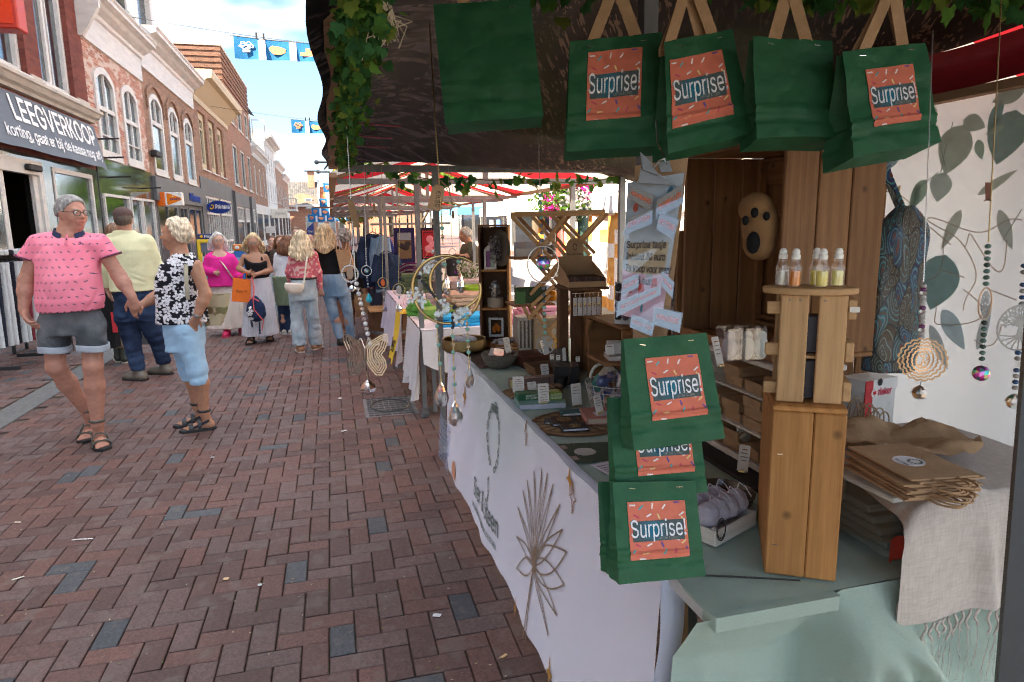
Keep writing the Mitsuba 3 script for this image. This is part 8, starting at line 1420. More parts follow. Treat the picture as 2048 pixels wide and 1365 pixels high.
k=thing('vending_machine','blue and orange machine beside the shop pillar','machine');a,b=at(470,540,y=20),at(489,489,y=20);part(k,'cabinet',box((a[0],20,0),(b[0],20.4,b[2]-.18),.02),'paint',color=(.03,.14,.42));part(k,'header',box((a[0]-.01,19.99,b[2]-.17),(b[0]+.01,20.4,b[2]),.02),'paint',color=(.62,.20,.03));part(k,'logo',ball(((a[0]+b[0])/2-.05,19.985,b[2]-.085),(.06,.01,.05),2),'paint',color=(.7,.68,.66));part(k,'screen',box((a[0]+.05,19.985,b[2]-.7),(b[0]-.05,19.998,b[2]-.35)),'gloss',color=(.25,.35,.5))
k=thing('flag_sign','slanted dark blue banner flag with white lettering down the street','sign');pl=[at(*p,y=24)for p in((614,470),(628,470),(628,444),(614,457))];part(k,'flag',(np.array([*pl,*[p+A(0,.02,0)for p in pl]]),np.array([[0,1,2],[0,2,3],[4,6,5],[4,7,6],[0,4,5],[0,5,1],[1,5,6],[1,6,2],[2,6,7],[2,7,3],[3,7,4],[3,4,0]])),'paint',color=(.02,.03,.16));part(k,'lettering',text('Cadeaus',.06,fr(at(615.5,465,y=23.98),(1,0,0),(0,0,1)),.004,w=.19),'matte',color=(.7,.7,.72));part(k,'pole',bar((pl[1][0]+.01,24.01,0),(pl[1][0]+.01,24.01,pl[2][2]),.02),'steel');part(k,'foot',box((pl[1][0]-.3,23.8,0),(pl[1][0]+.3,24.2,.04),.01),'rubber')
WS=thing('hanging_sign','small round white shop sign below the cream board','sign');q=at(541,460,y=55);part(WS,'disc',box((q[0]-.35,55,q[2]-.25),(q[0]+.35,55.06,q[2]+.25),.1),'paint',color=(.62,.62,.62));part(WS,'bracket',bar((FX,55.03,q[2]),(q[0]-.3,55.03,q[2]),.05),'steel')
# ------------------------------------------------------------------ drain cover and litter
k=thing('drain_cover','dark cast iron ribbed drain cover with an oval rim in the paving','drain cover');q=[at(*p,z=.004)for p in((735,830),(838,826),(838,797),(748,797))];x0,x1,y0,y1=q[0][0]-.02,q[1][0]+.0,min(q[0][1],q[1][1]),max(q[2][1],q[3][1]);part(k,'plate',box((x0,y0,-.02),(x1,y1,.004),.003),'steel',label='rusty iron plate');nr2=9
for i in range(nr2):
    yy=y0+.03+(y1-y0-.06)*i/(nr2-1)
    for j in range(8):xx=x0+.03+(x1-x0-.06)*(j+.5)/8;part(k,'rib',box((xx-.022,yy-.012,.004),(xx+.022,yy+.012,.010),.002),'slate')
g=np.linspace(0,2*np.pi,40,endpoint=False);part(k,'oval_rim',tube(np.stack([(x0+x1)/2+.17*np.cos(g),(y0+y1)/2+.22*np.sin(g),np.full(40,.011)],1),.008,5,closed=True),'slate')
for i,(px,py,w,d,c,lab)in enumerate(((680,797,.03,.035,(.62,.62,.62),'small square white paper scrap on the paving'),(688,862,.05,.02,(.55,.56,.58),'crumpled white scrap on the paving before the stall'),(874,1231,.035,.022,(.66,.66,.68),'white sticker scrap on the nearest paving'),(165,1079,.11,.008,(.62,.62,.60),'white strip of paper lying on the bricks'),(1008,1312,.03,.012,(.62,.42,.22),'cigarette end on the bricks near the banner'),(452,1158,.025,.02,(.60,.44,.25),'tan scrap of paper on the bricks'),(520,1170,.018,.018,(.5,.55,.55),'pale round spot of gum on the bricks'),(36,1157,.05,.01,(.62,.58,.5),'pale sliver of paper at the left on the bricks'),(425,915,.025,.012,(.55,.6,.6),'tiny pale scrap in mid paving'),(35,1045,.04,.012,(.6,.52,.42),'pale shred at the far left of the paving'))):
    q=at(px,py,z=.004);solo('litter',mv(box((-w/2,-d/2,0),(w/2,d/2,.003),.001),rot(30*math.sin(i*2),o=A(q[0],q[1],.003))),'paper',lab,'litter',color=c)
# crumbs and tiny leaves in the joints: nobody could count them
rl=np.random.default_rng(31);n=1500;X=-5+5.6*rl.random(n);Y=1.4+9*rl.random(n)**1.6;s=.003+.006*rl.random(n);a=rl.random(n)*6.28
V=np.stack([np.stack([X+s*np.cos(a+k*1.57)*(1 if k%2 else .45),Y+s*np.sin(a+k*1.57)*(1 if k%2 else .45),np.full(n,.005+.002*(k%2))],1)for k in range(4)],1).reshape(-1,3);i=np.arange(n)[:,None]*4;C=np.repeat(np.array([(.30,.22,.12),(.42,.36,.26),(.16,.14,.06),(.12,.16,.04)])[rl.integers(0,4,n)],4,0)
solo('debris',(V,np.vstack([i+[0,1,2],i+[0,2,3]])),'matte','tiny crumbs and leaf bits scattered over the brick paving','debris',kind='stuff',color=C)
# ------------------------------------------------------------------ people: each body one surface from a distance field
def cone(a,b,ra,rb,k=.03,clip=None):return('cone',np.asarray(a,float),np.asarray(b,float),ra,rb,k,clip)
def ell(c,r,R=None,k=.02,op='add'):return('ell',np.asarray(c,float),np.asarray(r,float),np.eye(3)if R is None else R,k,op)
def loft(zs,cx,cy,w,d,R,k=.03,pleat=None):return('loft',np.array(zs,float),np.array(cx,float),np.array(cy,float),np.array(w,float),np.array(d,float),R,k,pleat)
def pd(pr,X,Y,Z):
    if pr[0]=='cone':
        _,a,b,ra,rb,k,clip=pr;ba=b-a;L2=max(ba@ba,1e-12);px,py,pz=X-a[0],Y-a[1],Z-a[2];t=np.clip((px*ba[0]+py*ba[1]+pz*ba[2])/L2,0,1)
        d=np.sqrt((px-ba[0]*t)**2+(py-ba[1]*t)**2+(pz-ba[2]*t)**2)-(ra+(rb-ra)*t)
        if clip is not None:q,n=clip;d=np.maximum(d,(X-q[0])*n[0]+(Y-q[1])*n[1]+(Z-q[2])*n[2])
        return d
    if pr[0]=='ell':
        _,c,r,R,k,op=pr;P=[R[:,i]@np.array([1,0,0])*(X-c[0])+R[1,i]*(Y-c[1])+R[2,i]*(Z-c[2])for i in range(3)]
        k0=np.sqrt(sum((P[i]/r[i])**2 for i in range(3)));k1=np.sqrt(sum((P[i]/r[i]**2)**2 for i in range(3)))+1e-9;return k0*(k0-1)/k1
    _,zs,cx,cy,w,dd,R,k,pleat=pr;z=Z;x,y=X-np.interp(z,zs,cx),Y-np.interp(z,zs,cy);u,v=x*R[0,0]+y*R[1,0],x*R[0,1]+y*R[1,1];W,D=np.interp(z,zs,w),np.interp(z,zs,dd)
    q=np.sqrt((u/W)**2+(v/D)**2);s=1.0
    if pleat:th=np.arctan2(v/D,u/W);s=1+pleat[1]*np.cos(pleat[0]*th+3*np.sin(th*2))*np.clip((zs[-1]-z)/(zs[-1]-zs[0]),0,1)
    return np.maximum((q-s)*np.minimum(W,D),np.maximum(zs[0]-z,z-zs[-1]))
def pbb(pr):
    if pr[0]=='cone':return np.minimum(pr[1]-pr[3],pr[2]-pr[4]),np.maximum(pr[1]+pr[3],pr[2]+pr[4])
    if pr[0]=='ell':m=pr[2].max();return pr[1]-m,pr[1]+m
    m=max(pr[4].max(),pr[5].max())*1.15;return A(pr[2].min()-m,pr[3].min()-m,pr[1].min()),A(pr[2].max()+m,pr[3].max()+m,pr[1].max())
def sdf_mesh(prims,h,cuts=()):
    bb=[pbb(p)for p in prims if not(p[0]=='ell' and p[5]=='sub')];lo=np.min([b[0]for b in bb],0)-3*h;hi=np.max([b[1]for b in bb],0)+3*h
    n=np.ceil((hi-lo)/h).astype(int)+1;ax=[lo[i]+h*np.arange(n[i])for i in range(3)];f=np.full(n,.5,np.float32)
    for p in prims:
        k=p[{'cone':5,'ell':4,'loft':7}[p[0]]];b=pbb(p);i0=np.clip(np.floor((b[0]-k-2*h-lo)/h).astype(int),0,n-1);i1=np.clip(np.ceil((b[1]+k+2*h-lo)/h).astype(int)+1,1,n)
        sl=tuple(slice(a,c)for a,c in zip(i0,i1));X,Y,Z=np.meshgrid(*[ax[i][sl[i]]for i in range(3)],indexing='ij',sparse=True);X,Y,Z=np.broadcast_arrays(X,Y,Z);d=pd(p,X,Y,Z);g=f[sl]
        if p[0]=='ell' and p[5]=='sub':d=-d;e=np.maximum(k-np.abs(d-g),0)/k;f[sl]=np.maximum(d,g)+e*e*k/4
        else:e=np.maximum(k-np.abs(d-g),0)/k;f[sl]=np.minimum(d,g)-e*e*k/4
    for q,nn in cuts:
        X,Y,Z=np.meshgrid(*ax,indexing='ij',sparse=True);f=np.maximum(f,(X-q[0])*nn[0]+(Y-q[1])*nn[1]+(Z-q[2])*nn[2])
    return nets(f,lo,h)
def nets(f,lo,h):
    s=f<0;nx,ny,nz=f.shape;c=np.zeros((nx-1,ny-1,nz-1),int)
    for a in(0,1):
        for b in(0,1):
            for d in(0,1):c+=s[a:nx-1+a,b:ny-1+b,d:nz-1+d]
    act=np.argwhere((c>0)&(c<8));idx=np.full(c.shape,-1,int);idx[tuple(act.T)]=np.arange(len(act));S,N=np.zeros((len(act),3)),np.zeros(len(act))
    for ax_ in range(3):
        o=[i for i in range(3)if i!=ax_]
        for b in(0,1):
            for d in(0,1):
                p0=act.copy();p0[:,o[0]]+=b;p0[:,o[1]]+=d;p1=p0.copy();p1[:,ax_]+=1;f0,f1=f[tuple(p0.T)],f[tuple(p1.T)];m=(f0<0)!=(f1<0);t=np.where(m,f0/(f0-f1+1e-20*(f0==f1)),0);q=p0.astype(float);q[:,ax_]+=t;S[m]+=q[m];N[m]+=1
    V=S/np.maximum(N,1)[:,None]*h+lo;F=[]
    for ax_ in range(3):
        o=[(ax_+1)%3,(ax_+2)%3];a=[slice(None)]*3;b=[slice(None)]*3;a[ax_]=slice(0,-1);b[ax_]=slice(1,None);s0,s1=s[tuple(a)],s[tuple(b)];e=np.argwhere(s0!=s1);e=e[(e[:,o[0]]>0)&(e[:,o[1]]>0)&(e[:,o[0]]<f.shape[o[0]]-1)&(e[:,o[1]]<f.shape[o[1]]-1)];fl=s0[tuple(e.T)]
        def at_(da,db):q=e.copy();q[:,o[0]]-=da;q[:,o[1]]-=db;return idx[tuple(q.T)]
        q=np.stack([at_(1,1),at_(0,1),at_(0,0),at_(1,0)],1);q[~fl]=q[~fl][:,::-1];F+=[q[:,[0,1,2]],q[:,[0,2,3]]]
    F=np.vstack(F);F=F[(F>=0).all(1)];return V,F
def relax(m,n=4):
    from scipy.sparse import coo_matrix,diags
    v,f=np.array(m[0]),m[1];e=np.vstack([f[:,[0,1]],f[:,[1,2]],f[:,[2,0]]]);k=len(v);W=coo_matrix((np.ones(len(e)),(e[:,0],e[:,1])),shape=(k,k)).tocsr();W=W+W.T;W.data[:]=1;L=diags(1/np.maximum(np.asarray(W.sum(1)).ravel(),1))@W
    for _ in range(n):v=v+.5*(L@v-v);v=v-.52*(L@v-v)
    return v,f
def folds(m,amp,fr_=(9,9,5),seed=0):
    v,f=m;tm=trimesh.Trimesh(v,f,process=False);n=np.array(tm.vertex_normals);w=np.abs(meshkit.noise(v*np.array(fr_)+meshkit.noise(v*4,seed+1)[:,None]*2,seed)-.5)*2+.5*np.abs(meshkit.noise(v*np.array(fr_)*2.3,seed+5)-.5);return v+n*(amp*(w-.35))[:,None],f
def hand_prims(w,d,n,s=1.0,curl=.3,thumb=1,k=.004):
    """wrist w, finger direction d, palm normal n (curl is towards n), thumb = side of the thumb along d x n"""
    d=nrm(d);n=nrm(n-d*(n@d));e=np.cross(d,n)*thumb;P=[cone(w,w+d*.03*s,.026*s,.028*s,.012),ell(w+d*.055*s,A(.042,.048,.017)*s,np.stack([e,d,n],1),.012)]
    for i,(o,L)in enumerate(((.030,.074),(.010,.082),(-.011,.078),(-.030,.062))):
        b=w+d*(.092-.004*abs(i-1.3))*s+e*o*s;c1=curl*(1+.15*i);d1=nrm(d*math.cos(c1)+n*math.sin(c1)+e*.06*(1.5-i));d2=nrm(d*math.cos(c1*2.1)+n*math.sin(c1*2.1));m_=b+d1*L*.5*s;P+=[cone(b-d*.02*s,m_,.0115*s,.0104*s,k),cone(m_,m_+d2*L*.42*s,.0104*s,.0088*s,k)]
    b=w+d*.03*s+e*.03*s;t1=nrm(d*.75+e*.7+n*.25);m_=b+t1*.045*s;P+=[cone(b,m_,.0135*s,.0105*s,.008),cone(m_,m_+nrm(d*.95+e*.25+n*.3)*.034*s,.0105*s,.008*s,.004)]
    return P
def foot_prims(an,dirf,s=1.0,toes=True):
    dirf=nrm(dirf*A(1,1,0));sd=A(dirf[1],-dirf[0],0);g=A(an[0],an[1],0);P=[cone(an,g-dirf*.035*s+A(0,0,.04),.036*s,.036*s,.03),cone(g-dirf*.04*s+A(0,0,.042),g+dirf*.10*s+A(0,0,.036),.034*s,.033*s,.03),cone(g+dirf*.06*s+sd*.02+A(0,0,.03),g+dirf*.13*s+sd*.024*s+A(0,0,.028),.026*s,.02*s,.02),cone(g+dirf*.06*s-sd*.02+A(0,0,.03),g+dirf*.12*s-sd*.026*s+A(0,0,.026),.025*s,.017*s,.02)]
    if toes:
        for i in range(5):o=(.034-.017*i)*s;P.append(cone(g+dirf*.13*s+sd*o+A(0,0,.026),g+dirf*(.168-.009*i*(i>0))*s+sd*o+A(0,0,.022),.011*s,(.013 if i==0 else .0095)*s,.004))
    return P
class Fig:
    def __init__(s,label,Y,face,group=None,h=.01,male=False):
        s.k=thing('person',label,'person',group);s.Y,s.h,s.male=Y,h,male;f=nrm(A(face[0],face[1],0));s.f,s.r=f,A(f[1],-f[0],0);s.R=np.stack([s.r,s.f,A(0,0,1)],1);s.B=[]
    def J(s,px,py,dy=0.0):return at(px,py,y=s.Y+dy)
    def head(s,c,hh=.235,yaw=0,pitch=0,tilt=0,neck=None,skin=(.42,.22,.15),nr=.058,jaw=1.0):
        """yaw > 0 turns towards the person's own right"""
        Rz=rot(-yaw)[:3,:3];Rx=rot(pitch,s.r)[:3,:3];Ry=rot(tilt,s.f)[:3,:3];H=Rz@Rx@Ry@s.R;s.H,s.hc,s.hh=H,np.asarray(c,float),hh;s.skin=skin;u=hh
        P=lambda x,y,z:s.hc+H@A(x,y,z)*u;s.HP=P
        s.B+=[ell(P(0,-.06,.12),A(.325,.40,.375)*u,H,.03),ell(P(0,.10,-.14),A(.26,.29,.31)*u,H,.04),ell(P(0,.20,-.39*jaw),A(.15,.13,.10)*u,H,.03),ell(P(-.14,.20,-.10),A(.13,.13,.15)*u,H,.03),ell(P(.14,.20,-.10),A(.13,.13,.15)*u,H,.03),cone(P(-.15,.315,.115),P(.15,.315,.115),.05*u,.05*u,.02),
               ell(P(-.145,.42,.035),A(.085,.075,.06)*u,H,.012,'sub'),ell(P(.145,.42,.035),A(.085,.075,.06)*u,H,.012,'sub'),
               cone(P(0,.36,.08),P(0,.455,-.085),.034*u,.05*u,.012),ell(P(-.045,.40,-.10),A(.045,.05,.038)*u,H,.01),ell(P(.045,.40,-.10),A(.045,.05,.038)*u,H,.01),ell(P(0,.355,-.235),A(.125,.06,.05)*u,H,.012),ell(P(0,.345,-.30),A(.09,.05,.04)*u,H,.015)]
        for q in(-1,1):s.B+=[ell(P(q*.33,-.03,-.02),A(.05,.09,.14)*u,H,.012)]
        if neck is not None:s.B+=[cone(P(0,-.10,-.25),neck,nr,nr*1.12,.04)]
        for q in(-1,1):
            part(s.k,'eye',ball(P(q*.145,.335,.038),.055*u,2),'gloss',color=(.55,.53,.50),smooth=True);part(s.k,'iris',ball(P(q*.145,.372,.036),.024*u,1),'gloss',color=(.04,.045,.05))
            part(s.k,'eyelid',tube([P(q*(.085+.03*i),.352+.014*math.sin(i*.8),.062+.016*math.sin(i*.8))for i in range(5)],.014*u,6),'skin',color=np.array(skin)*.85,smooth=True)
        part(s.k,'lips',cat([ell_mesh(P(0,.395,-.222),A(.10,.03,.016)*u,H),ell_mesh(P(0,.395,-.252),A(.085,.032,.02)*u,H)]),'skin',color=A(skin[0]*.95,skin[1]*.62,skin[2]*.62),smooth=True)
        return s
    def brows(s,col):
        for q in(-1,1):part(s.k,'eyebrow',tube([s.HP(q*(.07+.04*i),.372-.012*i,.115+.02*math.sin(i*.9))for i in range(5)],np.array([.02,.022,.02,.016,.008])*s.hh,6),'hair',color=col)
    def glasses(s,col=(.02,.02,.02)):
        g=[]
        for q in(-1,1):
            t=np.linspace(0,2*np.pi,20,endpoint=False);g.append(tube([s.HP(q*.15+.105*math.copysign(abs(math.cos(a))**.7,math.cos(a)),.43,.03+.075*math.copysign(abs(math.sin(a))**.7,math.sin(a)))for a in t],.009*s.hh,6,closed=True));g.append(tube([s.HP(q*.255,.43,.05),s.HP(q*.35,.25,.055),s.HP(q*.345,-.02,.05)],.009*s.hh,5))
        g.append(tube([s.HP(-.045,.435,.05),s.HP(.045,.435,.05)],.008*s.hh,5));part(s.k,'glasses',cat(g),'gloss',color=col)
    def arm(s,sh_,el,wr,ra=.048,re=.038,rw=.027,tgt=None,hn=None,curl=.35,thumb=1,hs=1.0,hand=True):
        s.B+=[cone(sh_,el,ra*1.08,re,.04),cone(el,el*.65+wr*.35,re,re*1.0,.03),cone(el*.65+wr*.35,wr,re,rw,.03)]
        if hand:d=(tgt-wr)if tgt is not None else(wr-el);s.B+=hand_prims(wr,d,s.f if hn is None else hn,hs,curl,thumb)
    def leg(s,hip,kn,an,rt=.085,rk=.056,rc=.058,ra=.037,toe=None,fs=1.0,foot=True,toes=True):
        m=kn*.66+an*.34;back=-nrm(s.f)*.012;s.B+=[cone(hip,kn,rt,rk,.05),cone(kn,m+back,rk,rc,.03),cone(m+back,an,rc,ra,.03)]
        if foot:s.B+=foot_prims(an,(toe-an)if toe is not None else s.f,fs,toes)
    def torso(s,slices,k=.04):
        """slices: (px, py, half width, half depth, forward offset) from the hips up"""
        q=[]
        for px,py,w,d,o in slices:p=s.J(px,py)+s.f*o;q.append((p[2],p[0],p[1],w,d))
        q=np.array(sorted(q));s.T=q;return q
    def lf(s,grow=0.0,z0=None,z1=None,flare=0.0,pleat=None,k=.03):
        q=s.T;z0=q[0,0]if z0 is None else z0;z1=q[-1,0]if z1 is None else z1;zs=np.linspace(z0,z1,24);I=lambda c:np.interp(zs,q[:,0],q[:,c]);fl=flare*np.clip((z1-zs)/(z1-z0),0,1)**2;return loft(zs,I(1),I(2),I(3)+grow+fl,I(4)+grow+fl,s.R,k,pleat)
    def done(s,n=3):m=sdf_mesh(s.B+([s.lf(-.012)]if hasattr(s,'T')else[]),s.h);part(s.k,'body',relax(m,n),'skin',smooth=True,color=s.skin);return s
    def wear(s,name,prims,mt,col=None,fold=.006,cuts=(),seed=0,n=2,fr_=(9,9,5),h=None,sm=True):
        m=relax(sdf_mesh(prims,h or s.h,cuts),n)
        if fold:m=folds(m,fold,fr_,seed)
        return part(s.k,name,m,mt,smooth=True,**({'color':col}if col is not None else{}))
    def hair_cap(s,col,back=.46,thick=.05,mess=.012,cutz=None,fr_=(28,28,12),front=.12,side=-.05):
        P,u=s.HP,s.hh;pr=[ell(P(0,-.08,.16),A(.345+thick,.41+thick,.37+thick)*u,s.H,.03),ell(P(0,-.20,-.05),A(.30+thick,.27+thick,.30)*u,s.H,.04)]
        n1=s.H@nrm(A(0,1,-.62));m=sdf_mesh(pr,min(s.h,.008),[(P(0,front,.20),n1),(P(0,-.1,side if cutz is None else cutz),s.H@nrm(A(0,.35,-1)))]);m=folds(relax(m,2),mess,fr_,3);part(s.k,'hair',m,'hair',smooth=True,color=col)
    def hair_long(s,col,length,width=.13,mess=.012,wave=0.0,back=.11,fr_=(34,34,5)):
        P,u=s.HP,s.hh;top=P(0,-.08,.16);pr=[ell(top,A(.38,.45,.41)*u,s.H,.03)]
        for i in range(7):
            a=(i-3)/3;x0=a*.30;z=np.linspace(0,1,6);pts=[P(x0,-.28+.18*a*a,.12)+(s.r*a*(width-.07)*t-s.f*(back*.5*math.sin(t*2.2))+A(0,0,-length*t*(1-.10*a*a))+s.r*wave*math.sin(t*9+i)*t)for t in z]
            for j in range(5):pr.append(cone(pts[j],pts[j+1],.042*(1-.06*j),.042*(1-.07*(j+1)),.03))
        m=sdf_mesh(pr,min(s.h,.009),[(P(0,.12,.2),s.H@nrm(A(0,1,-.55)))]);m=folds(relax(m,2),mess,fr_,3);part(s.k,'hair',m,'hair',smooth=True,color=col)
def ell_mesh(c,r,R):b=ball((0,0,0),1,2);return(b[0]*r)@R.T+c,b[1]
# patterned fabrics
def f_pinkshirt(p,n,uv):
    u,v=(p.x*.97-p.y*.22)/.044,p.z/.055;j=dr.floor(v);u=u+.5*(j-2*dr.floor(j/2));i=dr.floor(u);a=cell_rand(i,j,2);x,y=(u-i-.5)*.044,(v-j-.5)*.055;s=dr.select(a>.5,1.0,-1.0);X,Y=x*.82+y*.57*s,y*.82-x*.57*s
    m=dr.square(X/.0105)+dr.square(Y/.0034);c=mix((.78,.20,.30),(.88,.29,.38),fbm(p.x*6,p.y*6,p.z*6,3));return dr.select(m<1,mi.Color3f(.06,.05,.11),c)
mat('pinkshirt',proc(f_pinkshirt),.9,.2,B_WEAVE,sheen=.2)
def f_floral(p,n,uv):
    u,v=(p.x*.9+p.y*.3)/.062,p.z/.062;x0,y0=dr.floor(u),dr.floor(v);best=mi.Float(0)
    for a in(-1,0,1):
        for b in(-1,0,1):
            cx,cy=x0+a,y0+b;dx,dy=u-cx-.2-.6*cell_rand(cx,cy,1),v-cy-.2-.6*cell_rand(cx,cy,2);r=dr.sqrt(dx*dx+dy*dy);th=dr.atan2(dy,dx)+6*cell_rand(cx,cy,3);pet=.26+.26*dr.abs(dr.cos(th*2.5));w=smoothstep(pet,pet-.06,r)*(1-smoothstep(.10,.05,dr.abs(dr.sin(th*7.5))*r*1.2)*.9);best=dr.maximum(best,dr.select(r<.07,0.0,w))
    s=smoothstep(.72,.76,noise(u*3.4,v*3.4));return mix((.012,.012,.018),(.72,.72,.76),dr.maximum(best,s*.9))
mat('floral',proc(f_floral),.9,.2,B_WEAVE)
def f_jeans(c1,c2,scale=1.0):
    def fn(p,n,uv):return mix(c1,c2,smoothstep(.25,.75,fbm(p.x*7,p.y*7,p.z*5,4)))*(.8+.4*noise(p.x*380,p.y*380,p.z*140))
    return proc(fn)
mat('denim_grey',f_jeans((.05,.057,.066),(.16,.17,.185)),.9,.2,B_WEAVE);mat('denim_dark',f_jeans((.012,.022,.055),(.03,.055,.115)),.9,.2,B_WEAVE);mat('denim_light',f_jeans((.26,.36,.44),(.46,.55,.60)),.9,.2,B_WEAVE);mat('denim_mid',f_jeans((.13,.24,.38),(.30,.43,.56)),.9,.2,B_WEAVE)
mat('pinkprint',proc(lambda p,n,uv:mix(mix((.50,.05,.12),(.62,.22,.22),fbm(p.x*22,p.y*22,p.z*22,2)),(.70,.45,.42),smoothstep(.55,.62,noise(p.x*38,p.y*38,p.z*30)))),.9,.2)
mat('knitpink',proc(lambda p,n,uv:mix((.62,.02,.22),(.78,.04,.32),fbm(p.x*50,p.y*50,p.z*70,2))),.95,.2,proc(lambda p,n,uv:noise(p.x*130,p.y*130,p.z*200)*.004))
TAN=(.40,.205,.13);FAIR=(.52,.31,.235)
def shoe(f,an,toe,col,sole=(.03,.03,.03),s=1.0,name='shoe',up=.05):
    d=nrm((toe-an)*A(1,1,0));g=A(an[0],an[1],0);m=relax(sdf_mesh([cone(an+A(0,0,up*.2),g-d*.03+A(0,0,.05),.048*s,.046*s,.03),cone(g-d*.045*s+A(0,0,.045),g+d*.11*s+A(0,0,.04),.043*s,.040*s,.03),cone(g+d*.1*s+A(0,0,.036),g+d*.175*s+A(0,0,.03),.042*s,.026*s,.03)],.008,[((0,0,.012),(0,0,-1.)),(an+A(0,0,up),A(0,0,1.))]),2)
    k=part(f.k,name,m,'paint',smooth=True,color=col);sd=A(d[1],-d[0],0);pl=[(-.085,0),(-.07,.036),(0,.042),(.1,.048),(.16,.04),(.195,0),(.16,-.04),(.1,-.045),(0,-.04),(-.07,-.036)];part(k,'sole',ext(Polygon(pl).buffer(.008),.016,fr(g+A(0,0,.0),d*s,sd*s,(0,0,1))),'rubber' if sole[0]<.1 else 'paint',**({}if sole[0]<.1 else{'color':sole}));return k
def sandal(f,an,toe,col=(.03,.028,.028),s=1.0):
    d=nrm((toe-an)*A(1,1,0));sd=A(d[1],-d[0],0);g=A(an[0],an[1],0);pl=Polygon([(-.085,0),(-.07,.04),(0,.045),(.1,.054),(.17,.045),(.205,0),(.17,-.045),(.1,-.05),(0,-.042),(-.07,-.038)]).buffer(.006);k=part(f.k,'sandal',ext(pl,.022,fr(g,d*s,sd*s,(0,0,1))),'rubber')
    def strap(x,w,zt,wd,lean=0):t=np.linspace(0,np.pi,12);m=sheet(lambda u,v:g+d*(x*s+(v[...,None]-.5)*wd+lean*np.sin(u[...,None]*np.pi))+sd*(w*np.cos(u*np.pi))[...,None]*s+A(0,0,1)*(.018+(zt-.018)*np.sin(u*np.pi)**.7)[...,None],14,3);part(k,'strap',solidify(m[:2],.006),'paint',color=col)
    strap(.115,.056,.062,.035);strap(.045,.05,.10,.028);
    for q in(-1,1):part(k,'strap',solidify(sheet(lambda u,v:g+d*(.115-.15*u)[...,None]*s+sd*(q*(.052-.008*u))[...,None]*s+A(0,0,1)*(.03+.055*u+(v-.5)*.024)[...,None],6,3)[:2],.005),'paint',color=col)
    t=np.linspace(0,2*np.pi,22,endpoint=False);part(k,'ankle_strap',tube(np.asarray(an)+A(0,0,.02)+np.outer(np.cos(t),d)*.047*s+np.outer(np.sin(t),sd)*.044*s,.011,6,closed=True),'paint',color=col,smooth=True)
# -- man in the pink polo shirt
f=Fig('big grey haired man in a pink printed polo shirt and grey denim shorts',5.85,(.24,-.97),h=.0075,male=True);J=f.J
f.torso([(143,668,.165,.13,.0),(143,635,.18,.145,.01),(141,600,.198,.165,.03),(138,555,.19,.16,.03),(136,515,.19,.14,.01),(136,488,.16,.11,0),(136,474,.11,.085,-.01),(136,455,.07,.065,-.01)])
f.head(J(145,427),.250,yaw=-38,pitch=-4,neck=J(137,470),skin=(.44,.215,.155),nr=.07,jaw=1.02);f.brows((.30,.27,.25));f.glasses()
hj=J(270,606,-.06)
f.arm(J(76,488),J(52,562),J(47,620,-.05),.052,.05,.034,J(58,655,-.10),f.r*-1+f.f*.2,.45,-1,1.08);f.arm(J(198,488),J(238,552),J(264,594,-.06),.052,.05,.034,J(272,622,-.06),A(0,1,0),.7,-1,1.08)
aL,aR=J(195,846,-.06),J(176,826,.22);f.leg(J(183,640),J(186,733,-.10),aL,.088,.066,.07,.043,J(203,886,-.16),1.12);f.leg(J(104,640),J(112,735,.0),aR,.088,.066,.07,.043,J(168,862,.05),1.12);f.done()
f.hair_cap((.30,.29,.285),thick=.035,mess=.008,front=.16,side=-.02)
sl=[cone(J(79,490),J(52,522),.078,.074,.04,(J(52,516),nrm(J(52,562)-J(72,480)))),cone(J(196,490),J(222,520),.078,.074,.04,(J(222,512),nrm(J(238,552)-J(203,480))))]
f.wear('polo_shirt',[f.lf(.022,f.J(143,620)[2],flare=.012,k=.06),cone(J(136,474),J(82,490),.07,.068,.05),cone(J(137,474),J(193,490),.07,.068,.05)]+sl,'pinkshirt',None,.016,[(J(137,468)+f.f*.0,nrm(A(0,0,1)+f.f*.35))],fr_=(7,7,5))
t=np.linspace(0,2*np.pi,30,endpoint=False);cn=J(137,466);part(f.k,'collar',solidify(sheet(lambda u,v:cn+f.r*((.085+.02*v)*np.cos(u*5.3+.45+1.57))[...,None]+f.f*((.085+.02*v)*np.sin(u*5.3+.45+1.57+0))[...,None]*.95+A(0,0,1)*(.035-.05*v-.05*np.clip(np.sin(u*5.3+2.02),0,1))[...,None],30,4)[:2],.005),'cloth',color=(.035,.04,.09))
part(f.k,'placket',tube([J(137,470)+f.f*.145,J(137,490)+f.f*.185],.008,6),'cloth',color=(.70,.19,.27));part(f.k,'button',ball(J(137,478)+f.f*.172,.007,1),'gloss',color=(.05,.03,.05));part(f.k,'pocket_emblem',tube([J(161,484)+f.f*.18,J(165,484)+f.f*.18,J(164,488)+f.f*.185,J(160,488)+f.f*.185],.004,5),'matte',color=(.1,.04,.16))
for e,q in((J(52,516),J(52,562)-J(72,480)),(J(222,512),J(238,552)-J(203,480))):g=nrm(q);a_=nrm(np.cross(g,f.f));b_=np.cross(g,a_);part(f.k,'sleeve_cuff',tube([e+a_*.074*math.cos(x)+b_*.074*math.sin(x)for x in t],.007,6,closed=True),'cloth',color=(.14,.05,.09),smooth=True)
f.wear('denim_shorts',[f.lf(.008,J(143,668)[2],J(143,612)[2])]+[cone(J(180,645),J(186,712,-.09),.108,.102,.03,(J(186,698,-.08),A(0,0,-1.))),cone(J(107,645),J(110,715),.108,.102,.03,(J(110,701),A(0,0,-1.)))],'denim_grey',None,.012,fr_=(8,8,11))
